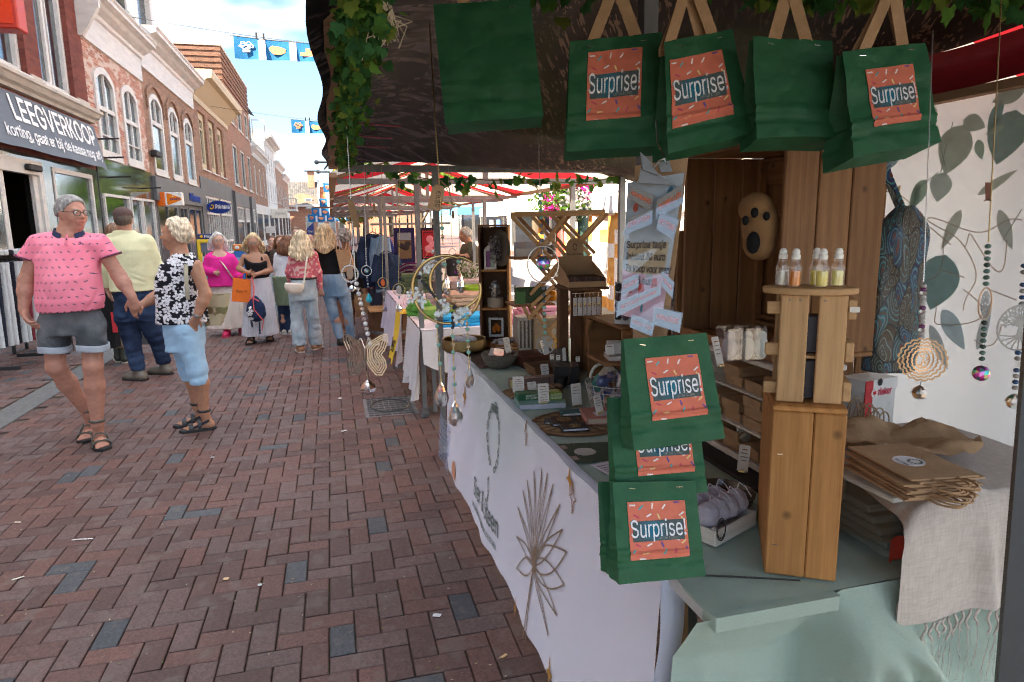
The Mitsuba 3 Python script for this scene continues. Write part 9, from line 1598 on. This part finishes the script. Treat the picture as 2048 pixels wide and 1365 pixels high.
for c in(J(186,694,-.085),J(110,697)):part(f.k,'rolled_cuff',solidify(sheet(lambda u,v:c+f.r*(.106*np.cos(u*6.2832))[...,None]+f.f*(.106*np.sin(u*6.2832))[...,None]+A(0,0,1)*(.022-.05*v+.006*np.sin(u*13))[...,None],30,4)[:2],.008),'cloth',color=(.36,.40,.46),smooth=True)
sandal(f,aL,J(203,886,-.16),(.07,.07,.06),1.12);sandal(f,aR,J(168,862,.05),(.07,.07,.06),1.12)
# -- woman in the black and white blouse
f=Fig('woman with short blonde hair in a black and white flower blouse and blue capri trousers',6.0,(-.96,-.12),h=.0075);J=f.J
f.torso([(368,700,.135,.14,-.01),(367,660,.145,.155,-.01),(365,625,.15,.16,.0),(362,585,.145,.145,.02),(361,555,.145,.135,.03),(360,530,.14,.115,.01),(360,512,.10,.08,-.01),(358,500,.06,.06,-.01)])
f.head(J(351,470),.245,yaw=14,neck=J(358,510),skin=TAN,nr=.055)
f.brows((.35,.28,.18))
f.arm(J(390,532,-.15),J(411,588,-.17),J(394,634,-.2),.052,.042,.03,J(386,650,-.17),A(0,1,0),.3,1,.9);f.arm(J(345,535,.14),J(316,592,.10),J(284,610,.0),.052,.042,.03,J(268,622,-.05),A(0,0,-1)+f.f*.2,.8,1,.92)
aN,aF=J(408,826,-.05),J(394,812,.12);f.leg(J(370,660,-.08),J(394,735,-.08),aN,.105,.06,.06,.036,J(386,852,-.07),.95);f.leg(J(362,660,.1),J(376,735,.12),aF,.105,.06,.06,.036,J(368,832,.1),.95);f.done()
f.hair_cap((.60,.50,.36),thick=.06,mess=.022,front=.10,side=-.22,fr_=(22,22,18))
f.wear('blouse',[f.lf(.02,J(364,645)[2],J(358,508)[2],flare=.025,k=.05),cone(J(378,530,-.12),J(392,534,-.15),.07,.062,.04,(J(396,536,-.15),nrm(A(1,-.6,-.2)))),cone(J(350,530,.12),J(344,536,.14),.07,.062,.04)],'floral',None,.014,[(J(352,506),nrm(A(0,0,1)+f.f*.8))],fr_=(8,8,5))
f.wear('capri_trousers',[f.lf(.006,J(366,700)[2],J(364,640)[2])]+[cone(J(372,660,-.08),J(394,735,-.08),.115,.078,.03),cone(J(394,735,-.08),J(401,780,-.07),.078,.072,.03,(J(400,768,-.07),A(0,0,-1.))),cone(J(362,660,.1),J(376,735,.12),.115,.078,.03),cone(J(376,735,.12),J(386,775,.12),.078,.07,.03,(J(385,760,.12),A(0,0,-1.)))],'cloth',(.34,.53,.72),.010,fr_=(7,7,14))
sandal(f,aN,J(386,852,-.07),(.02,.02,.025),.95);sandal(f,aF,J(368,832,.1),(.02,.02,.025),.95)
wq=J(394,632,-.2);g=nrm(J(394,634,-.2)-J(411,588,-.17));a_=nrm(np.cross(g,A(0,1,0)));b_=np.cross(g,a_);part(f.k,'wristwatch',cat([tube([wq+a_*.036*math.cos(x)+b_*.036*math.sin(x)for x in t],.006,6,closed=True),ball(wq-A(0,.038,0),(.015,.006,.015),2)]),'steel')
SBK=thing('shoulder_bag','patterned beige canvas bag on the shoulder of the woman in the flower blouse','bag');c=J(428,618,.02);m=sheet(lambda u,v:c+_r*((.10+.015*np.sin(v*3))*np.cos(u*6.2832))[...,None]+A(0,1,0)*(.055*np.sin(u*6.2832))[...,None]+(A(0,0,1)*.13+_r*.05)[None,None]*(.95-2*v+.03*np.sin(u*17))[...,None]*-1*-1,36,12)
part(SBK,'pouch',m[:2],'carpetbag' if 'carpetbag' in scene else mat('carpetbag',proc(lambda p,n,uv:mix(mix((.50,.43,.28),(.42,.36,.24),noise(p.x*9,p.y*9,p.z*9)),mix((.16,.09,.05),(.20,.22,.10),noise(p.x*6+5,p.y*6,p.z*6)),smoothstep(.52,.62,fbm(p.x*13,p.y*13,p.z*13,2)))),.8,.3,B_WEAVE),smooth=True)
part(SBK,'base',ell_mesh(c-A(0,0,.11)-_r*.045,A(.11,.06,.03),np.eye(3)),'paint',color=(.26,.15,.08),smooth=True);part(SBK,'strap',solidify(sheet(lambda u,v:np.stack([J(374,508,-.12)*(1-q)+J(376,600,-.26)*q for q in u[:,0]],0)[:,None]+(v[...,None]-.5)*.03*_r-A(0,1,0)*(.06*np.sin(u*3.1))[...,None],12,3)[:2],.004),'cloth',color=(.36,.33,.24))
# -- man with the cap, seen from behind
f=Fig('man in a brown cap, pale yellow shirt and dark jeans, seen from behind',8.2,(-.1,1),h=.009,male=True);J=f.J
f.torso([(272,640,.19,.14,0),(270,605,.195,.15,0),(268,575,.205,.16,.02),(265,535,.215,.16,.02),(260,500,.225,.15,.0),(257,480,.19,.11,0),(251,468,.10,.08,0),(248,458,.07,.07,0)])
f.head(J(247,440),.24,yaw=0,neck=J(250,470),skin=(.40,.21,.15),nr=.066)
f.arm(J(220,488),J(209,540,.05),J(216,580,.12),.048,.044,.032,J(222,600,.12),A(1,0,0),.5,1,1.0);f.arm(J(298,486),J(316,536,.05),J(312,575,.18),.048,.044,.032,J(306,590,.2),A(-1,0,0),.5,-1,1.0)
aL,aR=J(277,742),J(328,728,.25);f.leg(J(252,630),J(263,680,.03),aL,.088,.058,.055,.04,J(250,757,.1),1.0,toes=False);f.leg(J(292,630),J(312,674,.1),aR,.088,.058,.055,.04,J(312,746,.3),1.0,toes=False);f.done()
f.hair_cap((.10,.075,.06),thick=.02,mess=.006,side=-.16);capP=[ell(f.HP(0,-.06,.24),A(.40,.47,.33)*f.hh,f.H,.02)];f.wear('cap',capP,'cloth',(.10,.065,.06),.003,[(f.HP(0,0,.12),f.H@A(0,0,-1.))]);part(f.k,'cap_peak',solidify(sheet(lambda u,v:np.stack([f.HP(a,b,c)for a,b,c in zip((.36*np.cos(u*3.14)*(1)).ravel(),(.2+(.12+.42*v)*np.sin(u*3.14)).ravel(),(.14-.05*v).ravel())]).reshape(u.shape+(3,)),14,5)[:2],.006),'cloth',color=(.10,.065,.06))
f.wear('shirt',[f.lf(.022,J(268,582)[2],J(250,462)[2],flare=.012,k=.06),cone(J(226,484),J(292,482),.07,.07,.05),cone(J(224,488),J(209,540,.05),.08,.066,.05),cone(J(209,540,.05),J(216,580,.12),.066,.048,.03,(J(215,574,.11),nrm(J(216,580,.12)-J(209,540,.05)))),cone(J(294,486),J(316,536,.05),.08,.066,.05),cone(J(316,536,.05),J(312,575,.18),.066,.048,.03,(J(312,570,.16),nrm(J(312,575,.18)-J(316,536,.05))))],'cloth',(.66,.66,.42),.020,fr_=(5,5,6));part(f.k,'shirt_collar',tube([J(250,465)+f.r*.085*math.cos(x)+f.f*.08*math.sin(x)for x in t],.018,8,closed=True),'cloth',color=(.66,.66,.42),smooth=True)
f.wear('jeans',[f.lf(.006,J(272,640)[2],J(268,578)[2])]+[cone(J(252,630),J(263,680,.03),.118,.092,.04),cone(J(263,680,.03),J(276,738),.092,.078,.03,(J(276,741),A(0,0,-1.))),cone(J(292,630),J(312,674,.1),.118,.092,.04),cone(J(312,674,.1),J(328,724,.25),.092,.078,.03,(J(328,728,.25),A(0,0,-1.)))],'denim_dark',None,.018,fr_=(6,6,13));shoe(f,aL,J(250,757,.1),(.13,.115,.095),s=1.15,up=.08);shoe(f,aR,J(312,746,.3),(.13,.115,.095),s=1.15,up=.08)
# -- generic walkers
def walker(label,Y,face,head,hh,neck,tor,armsp,legsp,skin=FAIR,h=.012,male=False,yaw=0,pitch=0,nr=.052):
    f=Fig(label,Y,face,h=h,male=male);J=f.J;f.torso(tor);f.head(J(*head),hh,yaw=yaw,pitch=pitch,neck=J(*neck),skin=skin,nr=nr)
    for a in armsp:f.arm(J(*a[0]),J(*a[1]),J(*a[2]),.042,.036,.026,curl=.5,thumb=a[3]if len(a)>3 else 1,hn=f.f,hs=.92)
    f.an=[]
    for l in legsp:f.leg(J(*l[0]),J(*l[1]),J(*l[2]),.082,.052,.052,.035,J(*l[3]),.95,toes=False);f.an.append((J(*l[2]),J(*l[3])))
    return f.done(2)
def tor_(cx0,y0,cx1,y1,wh,ws,d=.125):
    wh,ws,d=wh*.92,ws*.93,d*.88
    """hips (cx0, y0) to neck (cx1, y1)"""
    L=lambda t:(cx0+(cx1-cx0)*t,y0+(y1-y0)*t);return[(*L(0),wh,d*1.1,0),(*L(.2),wh*1.02,d*1.15,0),(*L(.45),wh*.86,d,.01),(*L(.68),ws*.92,d*1.08,.02),(*L(.84),ws*.95,d*.95,0),(*L(.93),ws*.6,d*.7,0),(*L(1),.055,.055,0)]
f=walker('white haired woman in a bright pink knitted top and long cream skirt',11.3,(.25,-.97),(436,482),.235,(438,505),tor_(447,592,438,500,.19,.20,.16),[((418,517),(412,541,-.05),(431,546,-.22),-1),((463,516),(478,542,0),(477,556,-.1),1)],[((435,600),(445,628),(453,657,-.1),(450,668,-.25)),((462,600),(475,628),(484,655,.05),(489,664,-.1))],yaw=0);J=f.J
f.brows((.45,.36,.32));f.glasses((.2,.12,.12));f.hair_long((.62,.60,.57),.17,.13,.012);f.wear('knit_top',[f.lf(.022,J(447,572)[2],J(438,504)[2],flare=.04,k=.05),cone(J(420,517),J(412,541,-.05),.075,.072,.04),cone(J(412,541,-.05),J(424,545,-.18),.072,.06,.03),cone(J(461,516),J(478,542),.075,.072,.04),cone(J(478,542),J(477,553,-.08),.07,.06,.03)],'knitpink',None,.014,[(J(437,506),nrm(A(0,0,1)+f.f*.5))])
def skirt(f,x0,y0,x1,y1,w0,w1,col,pl=18,amp=.05,d=.8,mt='cloth'):a,b=f.J(x0,y0),f.J(x1,y1);zs=np.linspace(b[2],a[2],16);tt=(a[2]-zs)/(a[2]-b[2]);f.wear('skirt',[loft(zs,a[0]+(b[0]-a[0])*tt,a[1]+(b[1]-a[1])*tt,w0+(w1-w0)*tt**.8,(w0+(w1-w0)*tt**.8)*d,f.R,.03,(pl,amp))],mt,col,.006,h=.009)
skirt(f,449,565,458,655,.18,.31,(.66,.58,.52),16,.05)
for a,b in f.an:shoe(f,a,b,(.62,.03,.13),s=1.05,sole=(.6,.05,.14))
part(f.k,'bag_strap',solidify(sheet(lambda u,v:(J(428,507)+f.f*.06)[None,None]*(1-u[...,None])+(J(470,565)+f.f*.02)[None,None]*u[...,None]+f.f*(.17*np.sin(u*3.0))[...,None]+(v[...,None]-.5)*.05*nrm(f.r+A(0,0,.9)),14,3)[:2],.005),'cloth',color=(.58,.52,.42))
f=walker('woman with curly blonde hair in a black tank top and white pleated skirt',10.4,(.3,-.95),(506,486),.232,(509,508),tor_(517,572,509,503,.17,.17,.135),[((489,514),(478,538,-.02),(495,545,-.2),-1),((530,514),(541,541),(513,549,-.22),1)],[((507,590),(508,640),(503,677,-.05),(498,687,-.2)),((526,590),(532,640),(538,672,.15),(541,681,0))],skin=TAN,yaw=14,pitch=-8);J=f.J
f.brows((.30,.20,.12));f.hair_long((.56,.42,.24),.20,.17,.03,.02,fr_=(20,20,16));f.wear('tank_top',[f.lf(.012,J(517,556)[2],J(509,512)[2],k=.03)],'cloth',(.012,.012,.015),.006,[(J(509,515),nrm(A(0,0,1)+f.f*.55))]);part(f.k,'shoulder_strap',tube([J(499,520)+f.f*.10,J(498,508),J(500,514)-f.f*.09],.014,6),'cloth',color=(.012,.012,.015));part(f.k,'shoulder_strap',tube([J(521,520)+f.f*.10,J(520,508),J(518,514)-f.f*.09],.014,6),'cloth',color=(.012,.012,.015));f.glasses((.15,.12,.1));skirt(f,516,550,521,670,.155,.255,(.62,.63,.68),26,.055)
for a,b in f.an:sandal(f,a,b,(.02,.018,.018),.95)
OB=thing('carrier_bag','bright orange carrier bag with a dark name held by the woman in the tank top','bag');q=[at(*p,y=10.12)for p in((466,557),(500,561),(463,603),(500,606))];n_=A(0,.1,0);part(OB,'bag',(np.array(q+[p+n_+A(.0,0,0)for p in q]),np.array([[0,2,3],[0,3,1],[4,5,7],[4,7,6],[0,4,6],[0,6,2],[1,3,7],[1,7,5],[2,6,7],[2,7,3]])),'paint',color=(.80,.17,.012));part(OB,'lettering',text('dress on',.035,fr(at(473,585,y=10.11),nrm(_r+A(0,0,-.02)),(0,0,1)),.001,w=.15),'matte',color=(.06,.03,.02));part(OB,'handle',tube([at(474,558,y=10.14),at(488,545,y=10.12),at(494,545,y=10.12),at(493,560,y=10.14)],.005,5),'paint',color=(.75,.16,.01))
BPK=thing('backpack','small navy drawstring backpack with pink cords dangling below the orange bag','backpack');c=at(512,620,y=10.05);m=folds(relax(sdf_mesh([ell(c,A(.13,.09,.16),None,.02),ell(c+A(0,0,-.08),A(.12,.09,.09),None,.03),ell(c+A(.0,0,.13),A(.06,.05,.07),None,.04)],.012),2),.015,(8,8,8),4);part(BPK,'body',m,'cloth',smooth=True,color=(.022,.035,.085));part(BPK,'patterned_panel',ell_mesh(c+A(-.06,-.07,-.04),A(.055,.035,.10),np.eye(3)),'floral',smooth=True)
part(BPK,'cord',cat([tube([at(503,555,y=10.02),at(508,575,y=10.0),at(507,595,y=9.97)],.009,6),tube([at(497,600,y=9.95),at(505,596,y=9.93),at(518,603,y=9.94)],.009,6),tube([at(506,598,y=9.93),at(508,620,y=9.93),at(527,642,y=9.96),at(524,660,y=10.0)],.008,6)]),'cloth',color=(.75,.13,.14));part(BPK,'strap',cat([tube([at(502,640,y=10.0),at(505,655,y=10.02)],.014,6),tube([at(519,645,y=10.0),at(520,668,y=10.02)],.012,6)]),'cloth',color=(.03,.04,.08))
f=walker('woman with long straight blonde hair, pink printed top and wide pale jeans',9.42,(.05,1),(602,480),.225,(606,500),tor_(607,585,606,498,.17,.165,.125),[((587,510),(578,545,.05),(584,575,.18),1),((627,510),(636,545),(641,578,.05),-1)],[((592,590),(596,630),(600,689,-.05),(597,699,.1)),((620,590),(624,630),(631,689,.1),(640,692,.25))]);J=f.J
f.hair_long((.62,.50,.33),.40,.19,.012,.004);f.wear('printed_top',[f.lf(.014,J(607,558)[2],J(606,503)[2],k=.05),cone(J(588,510),J(578,545,.05),.062,.05,.04),cone(J(578,545,.05),J(584,573,.17),.05,.038,.03),cone(J(626,510),J(636,545),.062,.05,.04),cone(J(636,545),J(640,575,.05),.05,.038,.03)],'pinkprint',None,.008);part(f.k,'belt',tube([J(607,557)+f.r*.165*math.cos(x)+f.f*.135*math.sin(x)for x in t],.014,8,closed=True),'paint',color=(.015,.015,.015))
f.wear('wide_jeans',[f.lf(.012,J(607,600)[2],J(607,558)[2]),cone(J(592,590),J(594,635),.098,.082,.03),cone(J(594,635),J(599,688,-.05),.082,.094,.02,(J(600,690,-.05),A(0,0,-1.))),cone(J(620,590),J(626,635),.098,.082,.03),cone(J(626,635),J(633,686,.1),.082,.094,.02,(J(631,690,.1),A(0,0,-1.)))],'denim_light',None,.018,fr_=(5,5,9))
for a,b in f.an:shoe(f,a,b,(.30,.16,.09),sole=(.5,.45,.4),s=1.0)
WB_=thing('shoulder_bag','cream half moon handbag hanging on the blonde woman in pale jeans','handbag');c=at(589,577,y=9.2);part(WB_,'pouch',relax(sdf_mesh([ell(c+A(0,0,.03),A(.125,.045,.11),None,.02)],.01,[(c+A(0,0,.065),A(.1,0,1.))]),2),'paint',smooth=True,color=(.70,.64,.55));part(WB_,'strap',tube([c+A(.12,0,.06),at(612,530,y=9.22),at(616,503,y=9.32),at(614,498,y=9.45)],.012,6),'paint',color=(.70,.65,.56))
f=walker('woman with long wavy blonde hair in a black top and blue jeans',9.73,(.15,1),(650,466),.23,(655,490),tor_(671,578,655,487,.175,.165,.13),[((637,500),(634,530,.1),(645,555,.2),1),((676,502),(690,530),(692,556,.15),-1)],[((660,590),(667,622),(682,676),(680,688,.15)),((688,590),(694,622),(700,676,.1),(700,686,.25))]);J=f.J
f.hair_long((.46,.34,.20),.40,.17,.022,.012,fr_=(18,18,7));f.wear('black_top',[f.lf(.014,J(669,548)[2],J(655,493)[2],k=.05),cone(J(638,500),J(634,530,.1),.062,.052,.04),cone(J(634,530,.1),J(645,552,.2),.052,.042,.03),cone(J(675,502),J(690,530),.062,.052,.04),cone(J(690,530),J(692,552,.15),.052,.042,.03)],'cloth',(.014,.013,.014),.008)
f.wear('jeans',[f.lf(.008,J(671,592)[2],J(669,546)[2]),cone(J(659,588),J(665,622),.095,.070,.03),cone(J(665,622),J(680,674),.070,.062,.02,(J(682,677),A(0,0,-1.))),cone(J(688,588),J(695,622),.095,.070,.03),cone(J(695,622),J(702,674,.1),.070,.062,.02,(J(700,677,.1),A(0,0,-1.)))],'denim_mid',None,.010,fr_=(6,6,12))
for a,b in f.an:shoe(f,a,b,(.02,.02,.02),s=1.0)
def kraftcarrier(label,q,n_,handles):
    k=thing('kraft_bag',label,'paper bag');part(k,'bag',(np.array(list(q)+[p+n_ for p in q]),np.array([[0,2,3],[0,3,1],[4,5,7],[4,7,6],[0,4,6],[0,6,2],[1,3,7],[1,7,5],[2,6,7],[2,7,3]])),'kraft')
    for h_ in handles:part(k,'handle',tube(h_,.009,5),'kraft',smooth=True)
kraftcarrier('brown paper bag with lace scarf over the shoulder of the woman in the black top',[at(*p,y=9.5)for p in((671,500),(697,500),(681,547),(710,538))],A(.02,.12,0),[[at(673,501,y=9.52),at(672,482,y=9.56),at(676,478,y=9.6),at(680,500,y=9.56)],[at(690,501,y=9.52),at(694,485,y=9.6),at(697,500,y=9.56)]])
f=walker('woman with short grey curly hair in a dark cardigan, half hidden behind the shoulder bag',10.5,(-.5,.85),(689,474),.235,(692,500),tor_(694,590,692,496,.19,.18,.14),[((678,510),(672,545),(680,570,-.1),1),((706,510),(722,545),(728,575),-1)],[((684,600),(686,635),(687,672),(682,682,.1)),((703,600),(702,635),(700,668,.1),(695,678,.2))],skin=TAN,yaw=20);J=f.J
f.hair_cap((.36,.33,.30),thick=.07,mess=.03,front=.12,side=-.2,fr_=(26,26,26));f.wear('cardigan',[f.lf(.02,J(694,598)[2],J(692,502)[2],flare=.03,k=.05),cone(J(679,510),J(672,545),.066,.058,.04),cone(J(705,510),J(722,545),.066,.06,.04),cone(J(722,545),J(728,572),.06,.05,.03)],'cloth',(.03,.024,.024),.010)
for a,b in f.an:shoe(f,a,b,(.05,.04,.06),s=1.0)
kraftcarrier('large brown paper bag carried low beside the grey haired woman',[at(*p,y=10.35)for p in((706,590),(733,587),(712,636),(743,628))],A(.02,.16,0),[[at(710,589,y=10.38),at(722,576,y=10.4),at(730,588,y=10.38)]])
f=walker('woman with auburn hair, white t-shirt and green cardigan round her waist',11.0,(-.1,1),(575,487),.225,(574,504),tor_(574,590,573,502,.165,.165,.125),[((556,514),(556,540),(568,562,.0),1),((590,514),(594,545),(590,575),-1)],[((566,595),(567,630),(569,662,.05),(566,668,.2)),((582,595),(583,630),(582,664),(580,669,.15))]);J=f.J
f.hair_long((.16,.065,.03),.20,.16,.02);f.wear('t_shirt',[f.lf(.02,J(574,556)[2],J(573,508)[2],flare=.02,k=.05),cone(J(557,514),J(555,534),.07,.068,.04),cone(J(589,514),J(593,534),.07,.068,.04)],'cloth',(.66,.68,.74),.012);f.wear('jeans',[f.lf(.008,J(574,600)[2],J(574,556)[2]),cone(J(566,595),J(569,660,.05),.10,.07,.04),cone(J(582,595),J(582,660),.10,.07,.04)],'denim_dark',None,.008);f.wear('tied_cardigan',[loft(np.linspace(J(571,610)[2],J(571,552)[2],8),np.full(8,J(571,580)[0]),np.full(8,J(571,580)[1]-.03),np.linspace(.15,.18,8),np.linspace(.15,.17,8),f.R,.03,(9,.06))],'cloth',(.16,.21,.14),.012)
for a,b in f.an:shoe(f,a,b,(.60,.58,.55),sole=(.6,.6,.58))
f=walker('woman with brown hair in a dark brown top and pale jeans walking towards us',13.0,(.1,-1),(561,484),.225,(561,499),tor_(559,560,561,497,.165,.165,.125),[((546,505),(543,528),(550,548,-.1),-1),((576,505),(580,528),(577,550),1)],[((552,565),(554,598),(556,624),(555,630,-.2)),((567,565),(568,598),(569,622),(570,629,-.15))],h=.014);J=f.J
f.brows((.1,.06,.04));f.hair_long((.20,.10,.05),.20,.12,.014);f.wear('brown_top',[f.lf(.014,J(559,540)[2],J(561,501)[2],k=.05),cone(J(547,505),J(543,528),.062,.052,.04),cone(J(575,505),J(580,528),.062,.052,.04)],'cloth',(.06,.04,.033),.008);f.wear('jeans',[f.lf(.01,J(559,570)[2],J(559,538)[2]),cone(J(552,565),J(556,622),.105,.09,.04),cone(J(567,565),J(569,620),.105,.09,.04)],'denim_light',None,.010)
for a,b in f.an:shoe(f,a,b,(.20,.17,.12))
f=walker('young woman in a black blazer with her hand at her face',14.2,(.15,-1),(544,484),.225,(543,499),tor_(541,560,543,497,.16,.165,.125),[((531,504),(527,524),(537,500,-.15),-1),((555,504),(558,525),(556,545),1)],[((535,562),(536,590),(537,612),(536,618,-.2)),((548,562),(548,590),(548,612),(549,618,-.15))],h=.014);J=f.J
f.brows((.08,.05,.03));f.hair_cap((.12,.06,.035),thick=.03,mess=.008,side=-.3);f.wear('blazer',[f.lf(.02,J(541,555)[2],J(543,500)[2],flare=.02,k=.05),cone(J(532,504),J(527,524),.064,.056,.04),cone(J(527,524),J(535,505,-.12),.056,.045,.03),cone(J(554,504),J(558,525),.064,.056,.04),cone(J(558,525),J(556,543),.056,.045,.03)],'cloth',(.014,.014,.018),.008);f.wear('trousers',[f.lf(.008,J(541,570)[2],J(541,550)[2]),cone(J(535,562),J(537,612),.1,.075,.04),cone(J(548,562),J(548,612),.1,.075,.04)],'cloth',(.02,.02,.026),.008)
for a,b in f.an:shoe(f,a,b,(.03,.03,.03))
f=walker('tall person in grey behind the blonde women, only the head clearly showing',15.5,(0,-1),(592,466),.235,(592,482),tor_(592,555,592,480,.18,.19,.135),[((577,488),(574,515),(578,538),-1),((607,488),(610,515),(607,538),1)],[((585,555),(585,582),(585,603),(585,608,-.2)),((599,555),(599,582),(599,603),(599,608,-.2))],h=.015);J=f.J
f.hair_cap((.16,.10,.06),thick=.03,mess=.01,side=-.15);f.glasses();f.wear('shirt',[f.lf(.02,J(592,555)[2],J(592,484)[2],k=.05),cone(J(578,488),J(574,515),.068,.06,.04),cone(J(606,488),J(610,515),.068,.06,.04)],'cloth',(.22,.23,.26),.010);f.wear('trousers',[cone(J(585,552),J(585,600),.1,.08,.04),cone(J(599,552),J(599,600),.1,.08,.04)],'cloth',(.05,.05,.06),.008)
f=walker('bald man in a pale blue shirt far down the street',19,(0,-1),(620,478),.235,(620,489),tor_(620,548,620,487,.18,.19,.14),[((608,495),(606,515),(608,533),-1),((632,495),(634,515),(632,533),1)],[((614,545),(614,568),(614,585),(614,589,-.2)),((626,545),(626,568),(626,585),(626,589,-.2))],h=.016,skin=(.5,.27,.2));J=f.J
f.wear('shirt',[f.lf(.02,J(620,540)[2],J(620,490)[2],k=.05),cone(J(609,495),J(606,515),.068,.06,.04),cone(J(631,495),J(634,515),.068,.06,.04)],'cloth',(.34,.42,.55),.010);f.wear('trousers',[cone(J(614,540),J(614,583),.1,.08,.04),cone(J(626,540),J(626,583),.1,.08,.04)],'cloth',(.05,.06,.09),.008)
f=walker('person in khaki trousers and dark top mostly hidden behind the couple',9.4,(.0,1),(229,468),.23,(230,490),tor_(232,580,230,487,.17,.175,.13),[((216,500),(214,540),(220,592,-.1),1),((246,500),(250,540),(248,575),-1)],[((224,590),(228,640),(234,690,.1),(232,700,.3)),((244,590),(246,640),(248,690),(252,698,.2))],h=.012,skin=TAN);J=f.J
f.hair_cap((.17,.09,.05),thick=.04,mess=.015,side=-.3);f.wear('dark_top',[f.lf(.02,J(232,580)[2],J(230,490)[2],k=.05),cone(J(217,500),J(214,540),.064,.055,.04),cone(J(245,500),J(250,540),.064,.055,.04)],'cloth',(.03,.03,.035),.01);f.wear('khaki_trousers',[f.lf(.008,J(232,590)[2],J(232,575)[2]),cone(J(224,590),J(234,686,.1),.105,.085,.04),cone(J(244,590),J(248,686),.105,.085,.04)],'cloth',(.30,.25,.18),.014)
for a,b in f.an:shoe(f,a,b,(.04,.05,.04),sole=(.5,.45,.38))
k=thing('tote_bag','large black tote bag with red and white edge behind the man in the pink shirt','bag');q=[at(*p,y=9.0)for p in((180,580),(222,578),(178,704),(232,696))];part(k,'bag',(np.array(q+[p+A(.02,.14,0)for p in q]),np.array([[0,2,3],[0,3,1],[4,5,7],[4,7,6],[0,4,6],[0,6,2],[1,3,7],[1,7,5],[2,6,7],[2,7,3]])),'cloth',color=(.012,.012,.014));part(k,'red_edge',bar(at(226,625,y=8.98),at(231,665,y=8.98),.05,.02),'paint',color=(.5,.02,.03));part(k,'handle',tube([at(205,580,y=9.05),at(215,560,y=9.1),at(221,579,y=9.05)],.012,6),'cloth',color=(.012,.012,.014))
f=walker('stall keeper with grey hair in an olive t-shirt bent over the goods',11.2,(-.97,.2),(930,470),.235,(938,487),tor_(944,560,938,484,.17,.19,.15),[((942,494,-.15),(943,512,-.18),(920,512,-.2),1),((938,494,.15),(938,512,.15),(920,514,.1),-1)],[((944,565,-.08),(944,598,-.08),(944,630,-.08),(936,634,-.08)),((946,565,.1),(946,598,.1),(946,628,.1),(938,632,.1))],h=.012,skin=TAN,pitch=-14);J=f.J
f.hair_cap((.38,.36,.34),thick=.03,mess=.01,side=-.15,front=.12);f.wear('t_shirt',[f.lf(.022,J(944,548)[2],J(938,488)[2],k=.05),cone(J(942,494,-.12),J(943,508,-.18),.08,.075,.04),cone(J(938,494,.12),J(938,508,.15),.08,.075,.04)],'cloth',(.075,.068,.05),.012);f.wear('trousers',[f.lf(.008,J(944,570)[2],J(944,545)[2]),cone(J(944,565,-.08),J(944,628,-.08),.11,.085,.04),cone(J(946,565,.1),J(946,626,.1),.11,.085,.04)],'cloth',(.012,.012,.014),.01)
